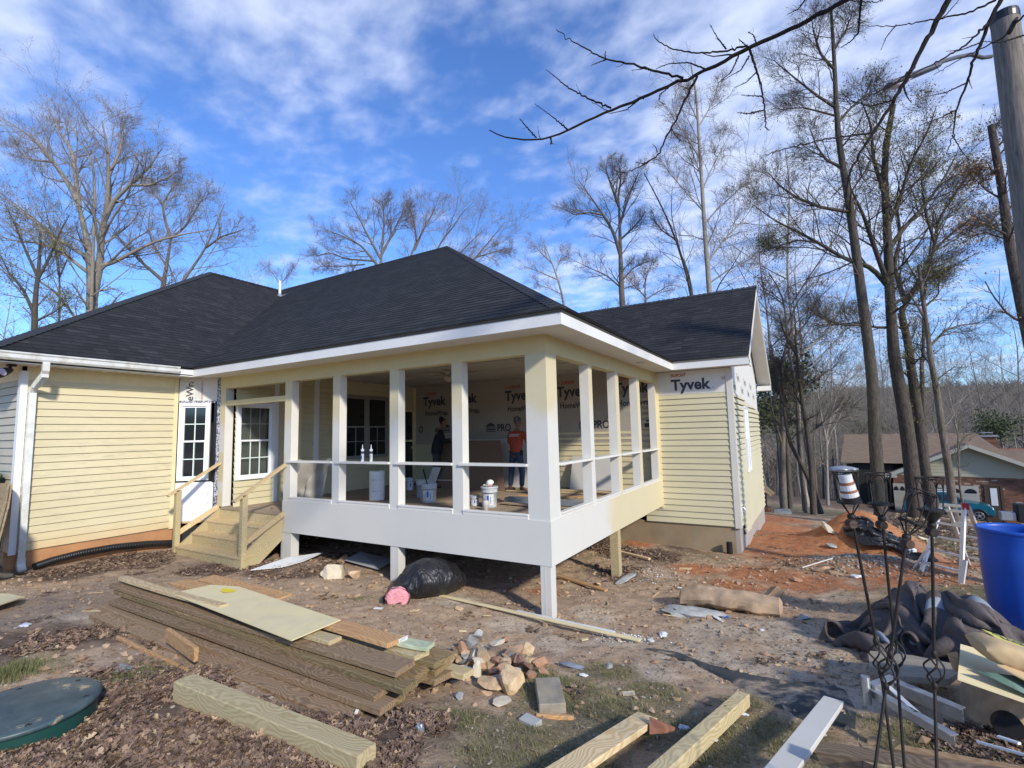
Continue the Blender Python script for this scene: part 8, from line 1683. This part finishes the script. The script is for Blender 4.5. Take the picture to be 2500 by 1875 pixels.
# trunk and the limbs that carry those branches, out of the frame
mb = MB(); Z_ = lambda *a: Vector(a)
base_ = Vector(nt_.location); mb.tube([Z_(0,0,-.3),Z_(0,0,1.2),Z_(.1,.1,4),Z_(.0,.3,8),Z_(-.2,.4,12)],[.36,.28,.24,.18,.08],14)
for k in (0, 27, 33): 
    e = Vector(PPn[k][0]); r0 = RRn[k][0]; d = (e-Vector(PPn[k][4])).normalized(); s0 = Vector((.05,.2,6.0+k*.02)); mb.tube([s0, s0.lerp(e,.4)+Vector((0,0,1.1)), s0.lerp(e,.75)+Vector((0,0,.6)), e+d*.5, e], [.10,.06,.04,r0*1.05,r0], 8)
mb.build('trunk','bark_near',nt_,smooth=True)
# ---------------------------------------------------------------- ground cover: real small pieces, one mass per kind
rs = np.random.default_rng(33)
def scatter(n, gen): 
    x = rs.uniform(GX[0], GX[-1], n)
def pick(n, k, lo, X=(-9.3,6.), Y=(-5.6,9.3), near=1.0, power=1.6):
    """positions where region k is strong, denser toward the camera"""
    out = []; got = 0
    while got < n:
        m = n*4; x = rs.uniform(*X, m); y = rs.uniform(*Y, m); w = mval(k, x, y)+ (vnoise(x*2.1,y*2.1,9)+vnoise(x*6,y*6,8)*.6)*.9; d = np.hypot(x-2.85, y+5.7); pr = np.clip((w-lo)*2.2, 0, 1)*np.clip(near*3.2/np.maximum(d,.8), 0, 1)**power
        inside = (x > -8.2) & (y > -.6) & (x < -7.0); blocked = ((x > -8.25) & (x < -7.1) & (y > -.55)) | ((x < -8.15) & (y > -2.85)) | ((x > -7.5) & (x < 1.5) & (y > 5.45)) | ((x < 1.5) & (y > 5.45))
        q = (rs.random(m) < pr) & ~blocked; out.append(np.stack([x[q], y[q]], -1)); got += q.sum()
    return np.concatenate(out)[:n]
def frames(n, tilt):
    th = rs.uniform(0, 2*np.pi, n); nx_ = rs.normal(size=n)*tilt; ny_ = rs.normal(size=n)*tilt; N_ = np.stack([nx_, ny_, np.ones(n)], -1); N_ /= np.linalg.norm(N_, axis=1, keepdims=True)
    A = np.stack([np.cos(th), np.sin(th), np.zeros(n)], -1); A -= (A*N_).sum(1, keepdims=True)*N_; A /= np.linalg.norm(A, axis=1, keepdims=True); return A, np.cross(N_, A), N_
# oak leaves: lobed outline, folded along the mid rib and curled
def leaves(P, smin, smax, mat, name, label, cat, tilt=.35, lift=.02, curl=1.):
    n = len(P); A, B, N_ = frames(n, tilt); s = rs.uniform(smin, smax, n)[:,None]; z = gzn(P[:,0], P[:,1])+rs.uniform(.002, lift, n); C = np.stack([P[:,0], P[:,1], z], -1)
    prof = [(-1,0),(-.7,.28),(-.45,.16),(-.15,.52),(.08,.22),(.35,.60),(.5,.25),(.8,.34),(1,0)]; top = [(a,b) for a,b in prof]; cur = rs.uniform(-.6,1.2,n)[:,None]*curl; fold = rs.uniform(.1,.9,n)[:,None]*curl
    def pt(a, b): return C+A*s*a+B*s*b+N_*s*(cur*.45*(a*a)+fold*abs(b)*.9)
    V = [pt(a, 0) for a, b in top]+[pt(a, b) for a, b in top]+[pt(a, -b) for a, b in top]; V = np.stack(V, 1); m = len(top); q = []
    for i in range(m-1): q += [[i, i+1, m+i+1, m+i], [i+1, i, 2*m+i, 2*m+i+1]]
    q = np.array(q); Q = (q[None]+np.arange(n)[:,None,None]*(3*m)).reshape(-1,4); uv = np.repeat(rs.random((n,2)), len(q)*4, 0)
    me = np_mesh(name, [(V.reshape(-1,3), Q, 0)], [mat], False, uv); o = bpy.data.objects.new(name, me); COL.objects.link(o); return tag(o, label, cat, kind='stuff')
P1 = pick(24000, 0, .42, near=1.0, power=1.3)
leaves(P1, .014, .045, 'leaf_litter', 'leaf_litter', 'brown oak leaves lying thick over the ground at the left', 'leaves')
P2 = np.stack([rs.uniform(-9,6,2600), rs.uniform(-5.6,9,2600)], -1); 
P2 = P2[mval(1,P2[:,0],P2[:,1]) < .5]
P2 = P2[~((P2[:,1] > 5.4) & (P2[:,0] < 1.6)) & ~((P2[:,0] < -7.6) & (P2[:,1] > -2.8))]
leaves(P2, .010, .03, 'leaf_litter', 'leaf_litter', 'loose scattered brown leaves over the whole yard', 'leaves', lift=.008)
d_ = rs.uniform(11.5, 34, 18000); a_ = rs.uniform(.05,.95,18000); P3 = np.stack([2.85+np.sin(a_)*d_, -5.7+np.cos(a_)*d_], -1); P3 = P3[(P3[:,0] > 1.8)]; P3 = P3[mval(1,P3[:,0],P3[:,1])*1.2 < rs.random(len(P3))]
def gz_far(P): return gzn(P[:,0],P[:,1])
leaves(P3, .03, .085, 'leaf_tan', 'leaf_litter', 'brown leaves on the slope below the trees', 'leaves')
# chips and splinters
def sticks(P, l0, l1, w0, w1, mat, name, label, cat, tilt=.15, lift=.012, thick=.35):
    n = len(P); A, B, N_ = frames(n, tilt); l = rs.uniform(l0, l1, n)[:,None]; w = rs.uniform(w0, w1, n)[:,None]; z = gzn(P[:,0], P[:,1])+rs.uniform(.001, lift, n); C = np.stack([P[:,0], P[:,1], z], -1); h = w*thick
    V = np.stack([C+A*l*a+B*w*b*(1-.3*(a>0))+N_*h*c for c in (0,1) for a, b in ((-1,-1),(1,-1),(1,1),(-1,1))], 1); q = np.array([[3,2,1,0],[4,5,6,7],[0,1,5,4],[1,2,6,5],[2,3,7,6],[3,0,4,7]]); Q = (q[None]+np.arange(n)[:,None,None]*8).reshape(-1,4); uv = np.repeat(rs.random((n,2)), 24, 0)
    me = np_mesh(name, [(V.reshape(-1,3), Q, 0)], [mat], False, uv); o = bpy.data.objects.new(name, me); COL.objects.link(o); return tag(o, label, cat, kind='stuff')
sticks(pick(9000, 0, .35, power=1.2), .006, .03, .0015, .005, 'chips', 'wood_chips', 'shredded bark and splinters among the leaves', 'chips')
sticks(pick(5200, 2, .1, power=1.0), .004, .022, .001, .004, 'chips', 'wood_chips', 'tiny splinters and stems on the sandy soil', 'chips', .08, .006)
xx = rs.uniform(-8,6,15000); yy_ = rs.uniform(-5.5,9,15000); PQ = np.stack([xx,yy_],-1); PQ = PQ[~((PQ[:,1] > 5.4) & (PQ[:,0] < 1.6)) & ~((PQ[:,0] < -7.6) & (PQ[:,1] > -2.8))]
sticks(PQ, .003, .02, .0015, .006, 'chips', 'wood_chips', 'small debris over the bare soil of the yard', 'chips', .12, .008, .6)
# pebbles and gravel
def pebbles(P, s0, s1, mat, label):
    n = len(P); A, B, N_ = frames(n, .4); s = (s0+(s1-s0)*rs.random((n,1))**2.2); z = gzn(P[:,0],P[:,1])+s[:,0]*.2; C = np.stack([P[:,0],P[:,1],z],-1)
    oc = [(1,0,0),(.6,.75,0.1),(-.5,.8,0),(-1,-.1,.1),(-.4,-.8,0),(.65,-.7,0)]; f = rs.uniform(.7,1.2,(n,8)); V = [C+(A*a+B*b*.8+N_*c)*s*f[:,i:i+1] for i,(a,b,c) in enumerate(oc)]+[C+(A*.1+N_*.62)*s, C-N_*s*.5]; V = np.stack(V,1)
    T_ = []
    for i in range(6): T_ += [[i,(i+1)%6,6,6],[(i+1)%6,i,7,7]]
    T_ = np.array(T_)[:,:3]; Q = (T_[None]+np.arange(n)[:,None,None]*8).reshape(-1,3); uv = np.repeat(rs.random((n,2)), 36, 0)
    me = np_mesh('gravel', [(V.reshape(-1,3), Q, 0)], [mat], False, uv); o = bpy.data.objects.new('gravel', me); COL.objects.link(o); return tag(o, label, 'gravel', kind='stuff')
mg = MOUNDS[3]; pg = np.stack([rs.normal(mg[0],.55,2600), rs.normal(mg[1],.42,2600)],-1); pebbles(pg, .008,.035,'gravel','heap of grey crushed stone left of the ladder')
xx = rs.uniform(-8,6,11000); yy_ = rs.uniform(-5.5,9,11000); PQ = np.stack([xx,yy_],-1); PQ = PQ[~((PQ[:,1] > 5.4) & (PQ[:,0] < 1.6)) & ~((PQ[:,0] < -7.6) & (PQ[:,1] > -2.8))]; pebbles(PQ, .004,.022,'gravel','pebbles and clods in the bare soil')
xx = rs.uniform(-7,5,5000); yy_ = rs.uniform(-5.2,5,5000); PQ = np.stack([xx,yy_],-1); PQ = PQ[(vnoise(xx*1.5,yy_*1.5,21) > -.1)]; pebbles(PQ, .006,.05,'clods','clods of dry soil over the yard')
c = G(1520,1552); pb_ = np.stack([rs.normal(c.x,.14,260), rs.normal(c.y,.10,260)],-1); sticks(pb_, .003,.011,.002,.007,'plaster_white','plaster_crumbs','white plaster crumbs at the end of the long strip','crumbs',.3,.012,.6)
c = G(1590,1400); pb_ = np.stack([rs.normal(c.x,.35,130), rs.normal(c.y,.4,130)],-1); sticks(pb_, .004,.02,.003,.009,'plastic_white','plaster_crumbs','white and grey litter beside the bare support post','crumbs',.3,.012,.4)
# grass blades
def blades(P, h0, h1, w, mat, label, clump=1., lean=.5, k=3):
    n = len(P); P = np.repeat(P, k, 0)+rs.normal(size=(n*k,2))*.012; n = len(P); h = rs.uniform(h0,h1,(n,1)); th = rs.uniform(0,2*np.pi,n); dr = np.stack([np.cos(th),np.sin(th),np.zeros(n)],-1); sd = np.stack([-np.sin(th),np.cos(th),np.zeros(n)],-1)*w; C = np.stack([P[:,0],P[:,1],gzn(P[:,0],P[:,1])-.003],-1); le = rs.uniform(.1,1.,(n,1))*lean*h; Z_ = np.array([0,0,1.])
    V = np.stack([C-sd, C+sd, C+dr*le*.35+Z_*h*.6+sd*.7, C+dr*le*.35+Z_*h*.6-sd*.7, C+dr*le+Z_*h*.95+sd*.1, C+dr*le+Z_*h*.95-sd*.1],1); q = np.array([[0,1,2,3],[3,2,4,5]]); Q = (q[None]+np.arange(n)[:,None,None]*6).reshape(-1,4)
    me = np_mesh('grass', [(V.reshape(-1,3), Q, 0)], [mat], False); o = bpy.data.objects.new('grass', me); COL.objects.link(o); return tag(o, label, 'grass', kind='stuff')
blades(pick(9000, 3, .45, power=1.2), .012,.035,.0014,'grass','short sparse green grass in the foreground', lean=1.2); blades(pick(7500, 3, .35, power=1.2), .010,.035,.0014,'grass_dry','dry straw coloured grass in the foreground', lean=1.8)
for (px, py, r, n, h) in ((10,1650,.11,500,.075),(60,1378,.14,500,.07),(330,1660,.15,260,.05),(880,1462,.1,120,.03),(15,1790,.1,200,.06),(1320,1655,.10,220,.05)):
    c = G(px, py); blades(np.stack([rs.normal(c.x,r,n), rs.normal(c.y,r,n)],-1), h*.5,h,.0022,'grass','green grass tuft at the edge of the leaves' if px > 100 else 'lush green grass tuft at the left edge', lean=.8)
bpy.context.view_layer.update()
